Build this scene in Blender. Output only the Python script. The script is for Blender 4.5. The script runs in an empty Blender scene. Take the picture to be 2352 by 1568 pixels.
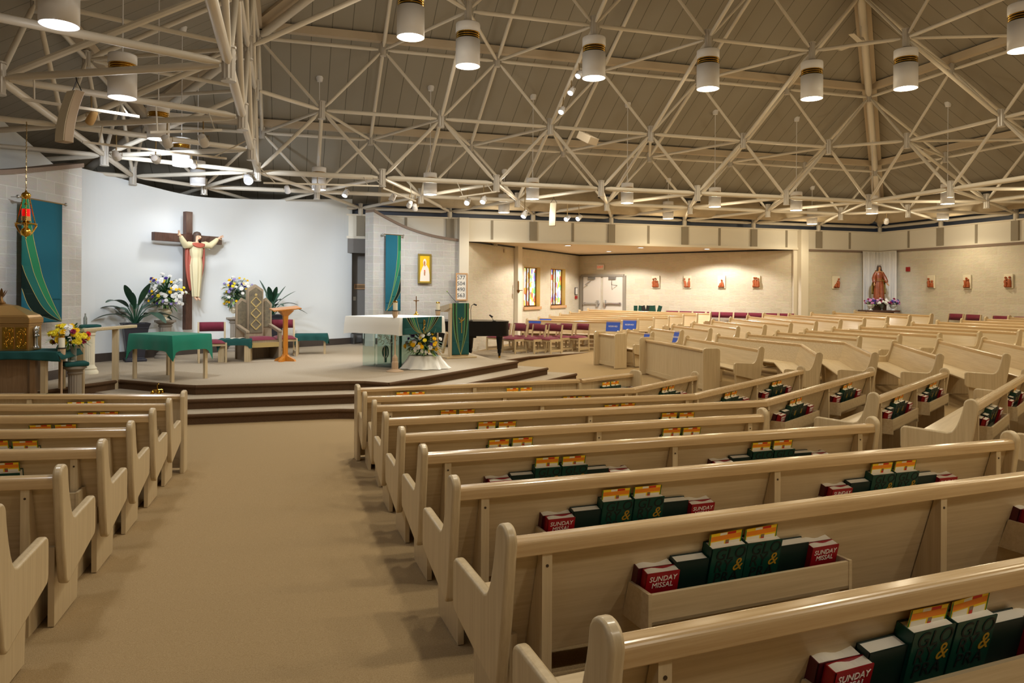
import bpy, bmesh, math, random
from mathutils import Vector, Matrix
R = random.Random(7)
SC = bpy.context.scene
COL = SC.collection
# ------------------------------------------------------------------ camera
F, YAW, HY, ROLL, HC = 1714.5, .2904, 668.0, .006, 1.93
cam_d = bpy.data.cameras.new('camera'); CAM = bpy.data.objects.new('camera', cam_d); COL.objects.link(CAM)
cam_d.sensor_width = 36.0; cam_d.lens = F / 2352 * 36; cam_d.shift_y = -(784 - HY) / 2352
cam_d.clip_start = .05; cam_d.clip_end = 200
CAM.location = (0, 0, HC)
CAM.rotation_euler = (Matrix.Rotation(-YAW, 4, 'Z') @ Matrix.Rotation(math.pi / 2, 4, 'X') @ Matrix.Rotation(ROLL, 4, 'Z')).to_euler()
SC.camera = CAM
# ------------------------------------------------------------------ world and exposure
w = bpy.data.worlds.new('world'); SC.world = w; w.use_nodes = True
w.node_tree.nodes['Background'].inputs[0].default_value = (.8, .9, 1, 1)
w.node_tree.nodes['Background'].inputs[1].default_value = .6
SC.view_settings.view_transform = 'Standard'; SC.view_settings.look = 'None'
SC.view_settings.exposure = -0.42; SC.view_settings.gamma = 1.0; SC.view_settings.use_curve_mapping = False
cy_ = SC.cycles
cy_.use_denoising = True; cy_.max_bounces = 6; cy_.diffuse_bounces = 4; cy_.glossy_bounces = 3
cy_.transmission_bounces = 5; cy_.transparent_max_bounces = 6; cy_.caustics_reflective = False
cy_.caustics_refractive = False; cy_.sample_clamp_indirect = 4.0; cy_.use_light_tree = True
cy_.use_adaptive_sampling = True; cy_.adaptive_threshold = .03

PENDANT_W, PENDANT_SMALL_W = 250, 135        # strength of the pendants' lamps
WARM = (1.0, .84, .56); MILD = (1.0, .91, .73); NEUTRAL = (.96, .97, .98); COOL = (.86, .93, 1.0)

# ------------------------------------------------------------------ seeing the photograph's pixels as points
def ray(x, y):
    a = (x - 1176) / F; b = (y - HY) / F
    c, s = math.cos(ROLL), math.sin(ROLL)
    a, b = a * c + b * s, -a * s + b * c
    c, s = math.cos(YAW), math.sin(YAW)
    return Vector((a * c + s, -a * s + c, -b))
def zf(X, Y):                                  # the nave floor falls gently towards the steps
    return .045 * max(0.0, math.hypot(X - 2.2, Y - 13.2) - 5.5)
CP = Vector((0, 0, HC))
def atz(x, y, z):
    d = ray(x, y); return CP + d * ((z - HC) / d.z)
def atf(x, y, h=0.0):
    z = h
    for _ in range(40):
        p = atz(x, y, z); z = .5 * z + .5 * (h + zf(p.x, p.y))
    return atz(x, y, z)
def aty(x, y, Y):
    d = ray(x, y); return CP + d * (Y / d.y)
def atx(x, y, X):
    d = ray(x, y); return CP + d * (X / d.x)
def atd(x, y, D):                              # at a depth along the view axis
    return CP + ray(x, y) * D
def depth(p):
    return p[0] * math.sin(YAW) + p[1] * math.cos(YAW)
def on_plane(x, y, o, t):                      # vertical plane through o along the horizontal unit t
    d = ray(x, y); n = Vector((-t[1], t[0], 0)); q = Vector((o[0], o[1], 0))
    return CP + d * ((q - CP).dot(n) / d.dot(n))
def zat(p, y):                                 # height that shows at image row y above the ground point p
    return HC - (y - HY - ROLL * (F * (p[0] * math.cos(YAW) - p[1] * math.sin(YAW)) / depth(p))) / F * depth(p)
def proj(p):
    X, Y, Z = p; c, s = math.cos(YAW), math.sin(YAW)
    r = X * c - Y * s; d = X * s + Y * c
    if d < .1: return None
    return (1176 + F * r / d, HY - F * (Z - HC) / d)

# ------------------------------------------------------------------ materials
def lin(c):
    return tuple(((v / 255) / 12.92 if v / 255 <= .04045 else ((v / 255 + .055) / 1.055) ** 2.4) for v in c) + (1,)
MATS = {}
def mat(name, rgb, rough=.6, metal=0.0, noise=0.0, nscale=20, stretch=(1, 1, 1), bump=0.0, bscale=None, coat=0.0,
        emit=None, estr=0.0, trans=0.0, alpha=1.0, spec=.5, rgb2=None, sheen=0.0):
    m = bpy.data.materials.new(name); m.use_nodes = True
    nt = m.node_tree; N = nt.nodes; L = nt.links; b = N['Principled BSDF']
    b.inputs['Base Color'].default_value = lin(rgb); b.inputs['Roughness'].default_value = rough
    b.inputs['Metallic'].default_value = metal; b.inputs['Coat Weight'].default_value = coat
    b.inputs['Coat Roughness'].default_value = .15
    b.inputs['Specular IOR Level'].default_value = spec
    b.inputs['Transmission Weight'].default_value = trans; b.inputs['Alpha'].default_value = alpha
    if sheen: b.inputs['Sheen Weight'].default_value = sheen
    if emit: b.inputs['Emission Color'].default_value = lin(emit); b.inputs['Emission Strength'].default_value = estr
    if noise or bump:
        tc = N.new('ShaderNodeTexCoord'); mp = N.new('ShaderNodeMapping'); mp.inputs['Scale'].default_value = stretch
        L.new(tc.outputs['Object'], mp.inputs['Vector'])
    if noise or rgb2:
        n = N.new('ShaderNodeTexNoise'); n.inputs['Scale'].default_value = nscale; n.inputs['Detail'].default_value = 4
        n.inputs['Roughness'].default_value = .65
        L.new(mp.outputs[0], n.inputs['Vector'])
        mx = N.new('ShaderNodeMix'); mx.data_type = 'RGBA'
        c1 = lin(rgb); c2 = lin(rgb2) if rgb2 else tuple(v * (1 - noise) for v in c1[:3]) + (1,)
        rp = N.new('ShaderNodeValToRGB'); rp.color_ramp.elements[0].position = .32; rp.color_ramp.elements[1].position = .68
        L.new(n.outputs['Fac'], rp.inputs['Fac'])
        mx.inputs[6].default_value = c2; mx.inputs[7].default_value = c1
        L.new(rp.outputs['Color'], mx.inputs[0]); L.new(mx.outputs[2], b.inputs['Base Color'])
    if bump:
        n2 = N.new('ShaderNodeTexNoise'); n2.inputs['Scale'].default_value = bscale or nscale; n2.inputs['Detail'].default_value = 5
        L.new(mp.outputs[0], n2.inputs['Vector'])
        bp = N.new('ShaderNodeBump'); bp.inputs['Strength'].default_value = bump; bp.inputs['Distance'].default_value = .02
        L.new(n2.outputs['Fac'], bp.inputs['Height']); L.new(bp.outputs[0], b.inputs['Normal'])
    MATS[name] = m; return m

def block_mat(name, rgb, rgb2, mortar, bw=.406, bh=.203, bump=.5, rough=.9, uv=True):
    m = bpy.data.materials.new(name); m.use_nodes = True
    nt = m.node_tree; N = nt.nodes; L = nt.links; b = N['Principled BSDF']
    b.inputs['Roughness'].default_value = rough; b.inputs['Specular IOR Level'].default_value = .2
    tc = N.new('ShaderNodeTexCoord')
    br = N.new('ShaderNodeTexBrick'); br.inputs['Scale'].default_value = 1
    br.inputs['Brick Width'].default_value = bw; br.inputs['Row Height'].default_value = bh
    br.inputs['Mortar Size'].default_value = .006; br.inputs['Mortar Smooth'].default_value = .3
    br.inputs['Color1'].default_value = lin(rgb); br.inputs['Color2'].default_value = lin(rgb2); br.inputs['Mortar'].default_value = lin(mortar)
    L.new(tc.outputs['UV'], br.inputs['Vector'])
    n = N.new('ShaderNodeTexNoise'); n.inputs['Scale'].default_value = 9; n.inputs['Detail'].default_value = 8; n.inputs['Roughness'].default_value = .7
    mp = N.new('ShaderNodeMapping'); mp.inputs['Scale'].default_value = (.7, 1.6, 1)
    L.new(tc.outputs['UV'], mp.inputs['Vector']); L.new(mp.outputs[0], n.inputs['Vector'])
    mx = N.new('ShaderNodeMix'); mx.data_type = 'RGBA'; mx.blend_type = 'MULTIPLY'; mx.inputs[0].default_value = .22
    L.new(br.outputs['Color'], mx.inputs[6]); L.new(n.outputs['Color'], mx.inputs[7]); L.new(mx.outputs[2], b.inputs['Base Color'])
    ad = N.new('ShaderNodeMath'); ad.operation = 'MULTIPLY_ADD'; ad.inputs[1].default_value = -.6
    L.new(br.outputs['Fac'], ad.inputs[0]); L.new(n.outputs['Fac'], ad.inputs[2])
    bp = N.new('ShaderNodeBump'); bp.inputs['Strength'].default_value = bump; bp.inputs['Distance'].default_value = .06
    L.new(ad.outputs[0], bp.inputs['Height']); L.new(bp.outputs[0], b.inputs['Normal'])
    MATS[name] = m; return m

def plank_mat(name, rgb, axis, pitch=.41):
    m = bpy.data.materials.new(name); m.use_nodes = True
    nt = m.node_tree; N = nt.nodes; L = nt.links; b = N['Principled BSDF']
    b.inputs['Roughness'].default_value = .75; b.inputs['Specular IOR Level'].default_value = .25
    tc = N.new('ShaderNodeTexCoord'); sp = N.new('ShaderNodeSeparateXYZ'); L.new(tc.outputs['Object'], sp.inputs[0])
    d = N.new('ShaderNodeMath'); d.operation = 'DIVIDE'; d.inputs[1].default_value = pitch; L.new(sp.outputs[axis], d.inputs[0])
    fr = N.new('ShaderNodeMath'); fr.operation = 'FRACT'; L.new(d.outputs[0], fr.inputs[0])
    lt = N.new('ShaderNodeMath'); lt.operation = 'LESS_THAN'; lt.inputs[1].default_value = .04; L.new(fr.outputs[0], lt.inputs[0])
    n = N.new('ShaderNodeTexNoise'); n.inputs['Scale'].default_value = .5; L.new(tc.outputs['Object'], n.inputs['Vector'])
    m0 = N.new('ShaderNodeMix'); m0.data_type = 'RGBA'; c = lin(rgb)
    m0.inputs[6].default_value = tuple(v * .88 for v in c[:3]) + (1,); m0.inputs[7].default_value = c; L.new(n.outputs['Fac'], m0.inputs[0])
    mx = N.new('ShaderNodeMix'); mx.data_type = 'RGBA'; L.new(lt.outputs[0], mx.inputs[0])
    L.new(m0.outputs[2], mx.inputs[6]); mx.inputs[7].default_value = tuple(v * .45 for v in c[:3]) + (1,)
    L.new(mx.outputs[2], b.inputs['Base Color'])
    MATS[name] = m; return m

OAK, OAK2 = (207, 187, 151), (190, 168, 131)
mat('oak', OAK, .38, rgb2=OAK2, noise=.1, nscale=3.2, stretch=(.5, 14, 14), coat=.25)
mat('oak_upright', OAK, .38, rgb2=OAK2, noise=.1, nscale=3.2, stretch=(14, 14, .5), coat=.25)
mat('oak_rail', (204, 174, 130), .24, rgb2=(184, 152, 106), noise=.1, nscale=3.5, stretch=(.5, 16, 16), coat=.5)
mat('oak_dark', (150, 118, 82), .45, rgb2=(128, 98, 66), noise=.1, nscale=4, stretch=(10, 10, .6), coat=.2)
mat('honey_oak', (205, 132, 40), .35, rgb2=(186, 112, 28), noise=.1, nscale=4, stretch=(10, 10, .7), coat=.4)
mat('walnut', (92, 62, 50), .45, rgb2=(66, 42, 34), noise=.1, nscale=5, stretch=(8, 8, 1.2), coat=.15)
mat('carpet', (173, 149, 112), .98, rgb2=(148, 124, 88), noise=.1, nscale=160, bump=.35, bscale=220, spec=.1)
mat('carpet_grey', (180, 166, 146), .98, rgb2=(164, 149, 128), noise=.1, nscale=60, bump=.3, bscale=200, spec=.1)
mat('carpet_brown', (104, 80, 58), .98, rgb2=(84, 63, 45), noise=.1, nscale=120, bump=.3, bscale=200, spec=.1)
mat('white_wall', (226, 230, 232), .85, spec=.2)
mat('panel', (232, 226, 212), .8, spec=.25)
mat('post', (228, 220, 204), .6, spec=.35)
mat('batten', (150, 140, 122), .7)
mat('clerestory', (70, 76, 92), .5)
mat('grey_wall', (120, 116, 112), .85)
mat('dark_wall', (150, 146, 142), .85)
mat('duct', (178, 162, 136), .7, rgb2=(158, 142, 116), noise=.1, nscale=1.5)
mat('black', (14, 14, 16), .5)
mat('vinyl_base', (70, 60, 54), .6)
mat('brick_cap', (136, 118, 104), .9, bump=.3, bscale=30)
mat('soffit', (214, 194, 164), .85)
mat('tube', (214, 206, 192), .36, spec=.5)
mat('hub', (196, 190, 182), .35, metal=.2)
mat('purlin', (196, 180, 156), .6)
mat('lamp_white', (226, 225, 228), .4, spec=.5)
mat('brass', (190, 150, 62), .25, metal=1.0)
mat('polished_brass', (214, 170, 70), .14, metal=1.0)
mat('black_louver', (38, 32, 18), .4)
mat('lamp_glow', (255, 255, 255), .5, emit=(255, 247, 236), estr=9)
mat('spot_glow', (255, 255, 255), .5, emit=(235, 240, 255), estr=30)
mat('downlight_glow', (255, 255, 255), .5, emit=(255, 250, 240), estr=6)
mat('teal_cloth', (34, 92, 108), .9, spec=.15, bump=.15, bscale=300)
mat('teal_mid', (36, 98, 92), .9, spec=.15)
mat('green_cloth', (24, 120, 96), .85, spec=.2, sheen=.2)
mat('dark_green_cloth', (40, 84, 82), .9, spec=.15)
mat('band_green', (44, 122, 84), .9, spec=.15)
mat('band_dark', (16, 34, 30), .9, spec=.15)
mat('gold_thread', (176, 158, 84), .6)
mat('maroon_fabric', (128, 52, 68), .95, spec=.1, rgb2=(110, 42, 57), noise=.1, nscale=90, sheen=.2)
mat('tapestry', (120, 108, 84), .9, rgb2=(92, 84, 70), noise=.1, nscale=14)
mat('tapestry_gold', (176, 152, 96), .8)
mat('white_cloth', (240, 238, 232), .85, spec=.15, sheen=.2)
mat('cream_stone', (226, 216, 190), .8, spec=.2)
mat('grey_stone', (150, 140, 128), .8, spec=.2)
mat('stand_wood', (196, 168, 138), .5)
mat('wax', (244, 238, 216), .5)
mat('flame_gold', (206, 168, 70), .3, metal=.8)
mat('leaf', (40, 84, 58), .45, rgb2=(26, 62, 50), noise=.1, nscale=5)
mat('leaf_light', (150, 182, 100), .5)
mat('leaf_dark', (58, 96, 50), .5)
mat('planter', (44, 44, 54), .45)
mat('yellow_petal', (250, 206, 20), .6)
mat('lemon_petal', (246, 228, 60), .6)
mat('white_petal', (245, 243, 238), .6)
mat('purple_petal', (72, 50, 138), .6)
mat('lilac_petal', (176, 160, 214), .6)
mat('magenta_petal', (150, 20, 72), .6)
mat('red_petal', (210, 24, 30), .6)
mat('pink_petal', (206, 140, 190), .6)
mat('robe', (220, 208, 168), .6)
mat('mantle_red', (176, 88, 70), .6)
mat('skin_paint', (222, 182, 150), .55)
mat('hair_brown', (70, 52, 42), .6)
mat('carved_wood', (150, 72, 30), .4, rgb2=(112, 48, 20), noise=.1, nscale=7, coat=.3)
mat('carved_gold', (150, 126, 60), .45)
mat('carved_face', (176, 128, 84), .5)
mat('terracotta', (170, 88, 44), .6)
mat('plaque', (236, 228, 204), .7)
mat('piano_black', (5, 5, 7), .3, spec=.35)
mat('metal_grey', (150, 150, 150), .35, metal=.9)
mat('chrome', (200, 200, 205), .15, metal=1.0)
mat('speaker_white', (214, 204, 182), .5)
mat('speaker_side', (176, 156, 134), .55)
mat('door_paint', (226, 218, 208), .6)
mat('door_frame', (150, 142, 130), .6)
mat('sign_white', (240, 236, 228), .5)
mat('sign_red', (240, 90, 60), .5, emit=(240, 80, 50), estr=.6)
mat('alarm_red', (160, 16, 18), .4)
mat('digit_navy', (34, 46, 66), .6)
mat('frame_wood', (204, 160, 116), .5)
mat('frame_gold', (150, 132, 66), .4, metal=.5)
mat('icon_yellow', (236, 190, 10), .6)
mat('icon_white', (240, 228, 214), .6)
mat('icon_skin', (190, 128, 84), .6)
mat('icon_red', (216, 80, 50), .6)
mat('blue_paper', (44, 84, 196), .6)
mat('page', (240, 234, 218), .8)
mat('book_maroon', (78, 16, 28), .4)
mat('book_red', (150, 14, 28), .35)
mat('book_green', (6, 36, 32), .4)
mat('book_glory', (4, 62, 50), .35)
mat('ink_black', (2, 12, 10), .6)
mat('ink_gold', (170, 130, 30), .5)
mat('ink_white', (240, 236, 230), .5)
mat('card_orange', (240, 140, 20), .6)
mat('card_red', (206, 40, 20), .6)
mat('card_yellow', (248, 210, 30), .6)
mat('card_green', (40, 110, 40), .6)
mat('vinyl_black', (20, 20, 22), .45)
mat('screw', (58, 40, 22), .5)
mat('bronze', (120, 84, 40), .4, metal=.7)
mat('bronze_gold', (186, 146, 88), .32, metal=.75)
mat('silver', (190, 190, 188), .25, metal=.9)
mat('red_glass', (190, 8, 14), .15, emit=(230, 10, 6), estr=.7)
mat('curtain', (228, 224, 218), .85, sheen=.2)
mat('vase_glass', (214, 222, 214), .08, trans=.75, alpha=1)
mat('chain_metal', (150, 128, 90), .4, metal=.8)
mat('rattan', (186, 150, 96), .7)
def glass_mat(name, rgb, rough=.05, trans=.9):
    return mat(name, rgb, rough, trans=trans)
glass_mat('altar_glass', (222, 242, 236)); MATS['altar_glass'].node_tree.nodes['Principled BSDF'].inputs['IOR'].default_value = 1.1
glass_mat('glass_edge', (30, 96, 80), .2, .3)
mat('etched', (214, 228, 220), .6, alpha=.7)
block_mat('block', (206, 196, 178), (196, 185, 166), (216, 208, 192))
block_mat('block_grey', (208, 204, 198), (198, 193, 186), (222, 219, 213), bump=.35)
mat('grey_oak', (160, 142, 118), .5, rgb2=(140, 122, 99), noise=.1, nscale=4, stretch=(10, 10, .7))
block_mat('block_smooth', (232, 223, 203), (224, 214, 193), (233, 225, 206), bump=.35)
plank_mat('ceiling_back', (156, 150, 138), 0); plank_mat('ceiling_side', (150, 143, 130), 1)

# ------------------------------------------------------------------ mesh builder
class MB:
    def __init__(s, tf=None):
        s.v = []; s.f = []; s.m = []; s.uv = []; s.tf = tf
    def add(s, vs, fs, mi=0, uvs=None):
        n = len(s.v)
        for p in vs:
            p = Vector(p); s.v.append(tuple(s.tf(p) if s.tf else p))
        for i, f in enumerate(fs):
            s.f.append([n + k for k in f]); s.m.append(mi); s.uv.append(uvs[i] if uvs else None)
        return s
    def box(s, x0, x1, y0, y1, z0, z1, mi=0):
        v = [(x, y, z) for z in (z0, z1) for y in (y0, y1) for x in (x0, x1)]
        return s.add(v, [(0, 2, 3, 1), (4, 5, 7, 6), (0, 1, 5, 4), (2, 6, 7, 3), (0, 4, 6, 2), (1, 3, 7, 5)], mi)
    def cbox(s, c, sx, sy, sz, mi=0, rz=0.0, M=None):
        M = M or (Matrix.Translation(c) @ Matrix.Rotation(rz, 4, 'Z'))
        v = [M @ Vector((x * sx / 2, y * sy / 2, z * sz / 2)) for z in (-1, 1) for y in (-1, 1) for x in (-1, 1)]
        return s.add(v, [(0, 2, 3, 1), (4, 5, 7, 6), (0, 1, 5, 4), (2, 6, 7, 3), (0, 4, 6, 2), (1, 3, 7, 5)], mi)
    def beam(s, p, q, wd, ht, mi=0, up=(0, 0, 1)):
        p, q = Vector(p), Vector(q); d = (q - p).normalized(); u = Vector(up)
        sd = d.cross(u).normalized() * wd / 2; u2 = sd.cross(d).normalized() * ht / 2
        v = [a + b + c for a in (p, q) for b in (-sd, sd) for c in (-u2, u2)]
        return s.add(v, [(0, 1, 3, 2), (4, 6, 7, 5), (0, 4, 5, 1), (2, 3, 7, 6), (0, 2, 6, 4), (1, 5, 7, 3)], mi)
    def tube(s, pts, r, seg=8, mi=0, cap=True, flat=None):
        pts = [Vector(p) for p in pts]; n = len(pts); rs = r if isinstance(r, (list, tuple)) else [r] * n
        vs = []; up = None
        for i, p in enumerate(pts):
            d = (pts[min(i + 1, n - 1)] - pts[max(i - 1, 0)]).normalized()
            if up is None: up = Vector((0, 0, 1)) if abs(d.z) < .95 else Vector((1, 0, 0))
            a = d.cross(up).normalized(); b = a.cross(d).normalized(); up = b
            for k in range(seg):
                t = 2 * math.pi * k / seg
                vs.append(p + a * (math.cos(t) * rs[i]) + b * (math.sin(t) * rs[i]))
        fs = [(i * seg + k, i * seg + (k + 1) % seg, (i + 1) * seg + (k + 1) % seg, (i + 1) * seg + k) for i in range(n - 1) for k in range(seg)]
        if cap: fs += [tuple(range(seg))[::-1], tuple((n - 1) * seg + k for k in range(seg))]
        return s.add(vs, fs, mi)
    def lathe(s, prof, c=(0, 0, 0), seg=20, mi=0, sx=1.0, sy=1.0, M=None):
        vs = []; n = len(prof)
        for r, z in prof:
            for k in range(seg):
                t = 2 * math.pi * k / seg; p = Vector((r * math.cos(t) * sx, r * math.sin(t) * sy, z))
                vs.append((M @ p) if M else p + Vector(c))
        fs = [(i * seg + k, i * seg + (k + 1) % seg, (i + 1) * seg + (k + 1) % seg, (i + 1) * seg + k) for i in range(n - 1) for k in range(seg)]
        if prof[0][0] > 1e-5: fs.append(tuple(range(seg))[::-1])
        if prof[-1][0] > 1e-5: fs.append(tuple((n - 1) * seg + k for k in range(seg)))
        return s.add(vs, fs, mi)
    def ball(s, c, r, mi=0, seg=10, sx=1, sy=1, sz=1, rings=6):
        prof = [(r * math.sin(math.pi * i / rings), -r * sz * math.cos(math.pi * i / rings)) for i in range(rings + 1)]
        return s.lathe([(max(a, 1e-4), b) for a, b in prof], c, seg, mi, sx, sy)
    def prism(s, poly, a0, a1, ax='x', mi=0, k0=0.0, k1=0.0):
        """poly: 2-D outline. ax 'x': poly is (y, z), extruded along x from a0 + k0*y to a1 + k1*y;
        'y': poly is (x, z); 'z': poly is (x, y)."""
        n = len(poly); vs = []
        for a, k in ((a0, k0), (a1, k1)):
            for u, v in poly:
                vs.append((a + k * u, u, v) if ax == 'x' else ((u, a, v) if ax == 'y' else (u, v, a)))
        fs = [tuple(range(n))[::-1], tuple(range(n, 2 * n))] + [(i, (i + 1) % n, n + (i + 1) % n, n + i) for i in range(n)]
        if ax == 'y': fs = [f[::-1] for f in fs]
        return s.add(vs, fs, mi)
    def grid(s, fn, nu, nv, mi=0, close=False):
        vs = [fn(i / nu, j / nv) for j in range(nv + 1) for i in range(nu + 1)]
        fs = [(j * (nu + 1) + i, j * (nu + 1) + i + 1, (j + 1) * (nu + 1) + i + 1, (j + 1) * (nu + 1) + i) for j in range(nv) for i in range(nu)]
        return s.add(vs, fs, mi if not callable(mi) else 0)
    def loft(s, rings, mi=0, cap=True):
        n = len(rings[0]); vs = [p for r in rings for p in r]
        fs = [(i * n + k, i * n + (k + 1) % n, (i + 1) * n + (k + 1) % n, (i + 1) * n + k) for i in range(len(rings) - 1) for k in range(n)]
        if cap: fs += [tuple(range(n))[::-1], tuple((len(rings) - 1) * n + k for k in range(n))]
        return s.add(vs, fs, mi)
    def mesh(s, name, mats, smooth=False):
        me = bpy.data.meshes.new(name); me.from_pydata(s.v, [], s.f)
        for m in (mats if isinstance(mats, (list, tuple)) else [mats]): me.materials.append(MATS[m])
        if any(s.m): me.polygons.foreach_set('material_index', s.m)
        if any(u is not None for u in s.uv):
            ul = me.uv_layers.new(name='UVMap')
            for p, u in zip(me.polygons, s.uv):
                if u:
                    for k, li in enumerate(p.loop_indices): ul.data[li].uv = u[k]
        if smooth: me.polygons.foreach_set('use_smooth', [True] * len(me.polygons))
        me.update(); return me
    def build(s, name, mats, parent=None, smooth=False, bevel=0.0, bseg=2, solid=0.0, weld=False):
        o = bpy.data.objects.new(name, s.mesh(name, mats, smooth)); COL.objects.link(o)
        if weld:
            bm = bmesh.new(); bm.from_mesh(o.data); bmesh.ops.remove_doubles(bm, verts=bm.verts, dist=.0004); bm.to_mesh(o.data); bm.free()
        if parent is not None: o.parent = parent
        if smooth == 'auto' or (smooth and bevel == 0): autosmooth(o)
        if smooth == 'auto': o.data.polygons.foreach_set('use_smooth', [True] * len(o.data.polygons))
        if solid:
            md = o.modifiers.new('solid', 'SOLIDIFY'); md.thickness = solid; md.offset = 0
        if bevel:
            md = o.modifiers.new('bevel', 'BEVEL'); md.width = bevel; md.segments = bseg; md.limit_method = 'ANGLE'; md.angle_limit = math.radians(40)
        return o
def autosmooth(o, ang=40):
    me = o.data
    bm = bmesh.new(); bm.from_mesh(me)
    for e in bm.edges:
        if len(e.link_faces) == 2 and e.calc_face_angle(0) > math.radians(ang): e.smooth = False
    bm.to_mesh(me); bm.free()
def tag(o, label=None, cat=None, group=None, kind=None):
    if label: o['label'] = label
    if cat: o['category'] = cat
    if group: o['group'] = group
    if kind: o['kind'] = kind
    return o
def thing(name, label, cat, loc=(0, 0, 0), rz=0.0, group=None):
    o = bpy.data.objects.new(name, None); COL.objects.link(o); o.empty_display_size = .1
    o.location = loc; o.rotation_euler = (0, 0, rz); return tag(o, label, cat, group)
def copy_tree(o, parent=None):
    c = o.copy(); COL.objects.link(c); c.parent = parent
    for ch in KIDS(o): copy_tree(ch, c)
    return c
def KIDS(o):
    return [x for x in bpy.data.objects if x.parent is o]
def struct(mb, name, mats, smooth=False, bevel=0.0, label=None, parent=None):
    o = mb.build(name, mats, parent, smooth, bevel)
    if parent is None: o['kind'] = 'structure'
    return o
TEXT = {}
def text_mesh(body, size, extrude=.001, align='CENTER', space=1.0, line=1.0, shear=0.0):
    key = (body, size, extrude, align, space, line, shear)
    if key in TEXT: return TEXT[key]
    cu = bpy.data.curves.new('lettering', 'FONT'); cu.body = body; cu.size = size; cu.extrude = extrude
    cu.align_x = align; cu.align_y = 'CENTER'; cu.space_character = space; cu.space_line = line; cu.shear = shear
    cu.resolution_u = 3
    o = bpy.data.objects.new('lettering', cu); COL.objects.link(o)
    dg = bpy.context.evaluated_depsgraph_get(); me = bpy.data.meshes.new_from_object(o.evaluated_get(dg))
    bpy.data.objects.remove(o); bpy.data.curves.remove(cu); me.name = 'lettering'; TEXT[key] = me; return me
def lettering(body, size, parent, loc, rot, material, name='lettering', **k):
    me = text_mesh(body, size, **k).copy(); me.materials.clear(); me.materials.append(MATS[material])
    o = bpy.data.objects.new(name, me); COL.objects.link(o); o.parent = parent; o.location = loc; o.rotation_euler = rot
    return o
def spot(loc, target, power, color, angle=110, blend=.6, radius=.12):
    l = bpy.data.lights.new('light', 'SPOT'); l.energy = power; l.color = color; l.spot_size = math.radians(angle); l.spot_blend = blend
    l.shadow_soft_size = radius
    o = bpy.data.objects.new('light', l); COL.objects.link(o); o.location = loc
    o.rotation_euler = (Vector(target) - Vector(loc)).to_track_quat('-Z', 'Y').to_euler(); return o
# ------------------------------------------------------------------ the setting
S = 2.5; GX, GY = 2.7508 * S, 3.356 * S; HALF = 12.5          # square plan, centre and half width
XR, YB, XL, YF = GX + HALF, GY + HALF, GX - HALF, GY - HALF
ZFB, ZFT = 3.39, 3.97                                       # fascia bottom and top
def zceil(X, Y): return 4.5 + .568 * (HALF - max(abs(X - GX), abs(Y - GY)))

def floor_grid():
    mb = MB(); x0, x1, y0, y1, st = XL - .6, XR + .4, YF - .4, 27.6, .55
    nx, ny = int((x1 - x0) / st), int((y1 - y0) / st)
    mb.grid(lambda u, v: (x0 + (x1 - x0) * u, y0 + (y1 - y0) * v, zf(x0 + (x1 - x0) * u, y0 + (y1 - y0) * v)), nx, ny)
    return mb
struct(floor_grid(), 'floor', ['carpet'], smooth=True)

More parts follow.
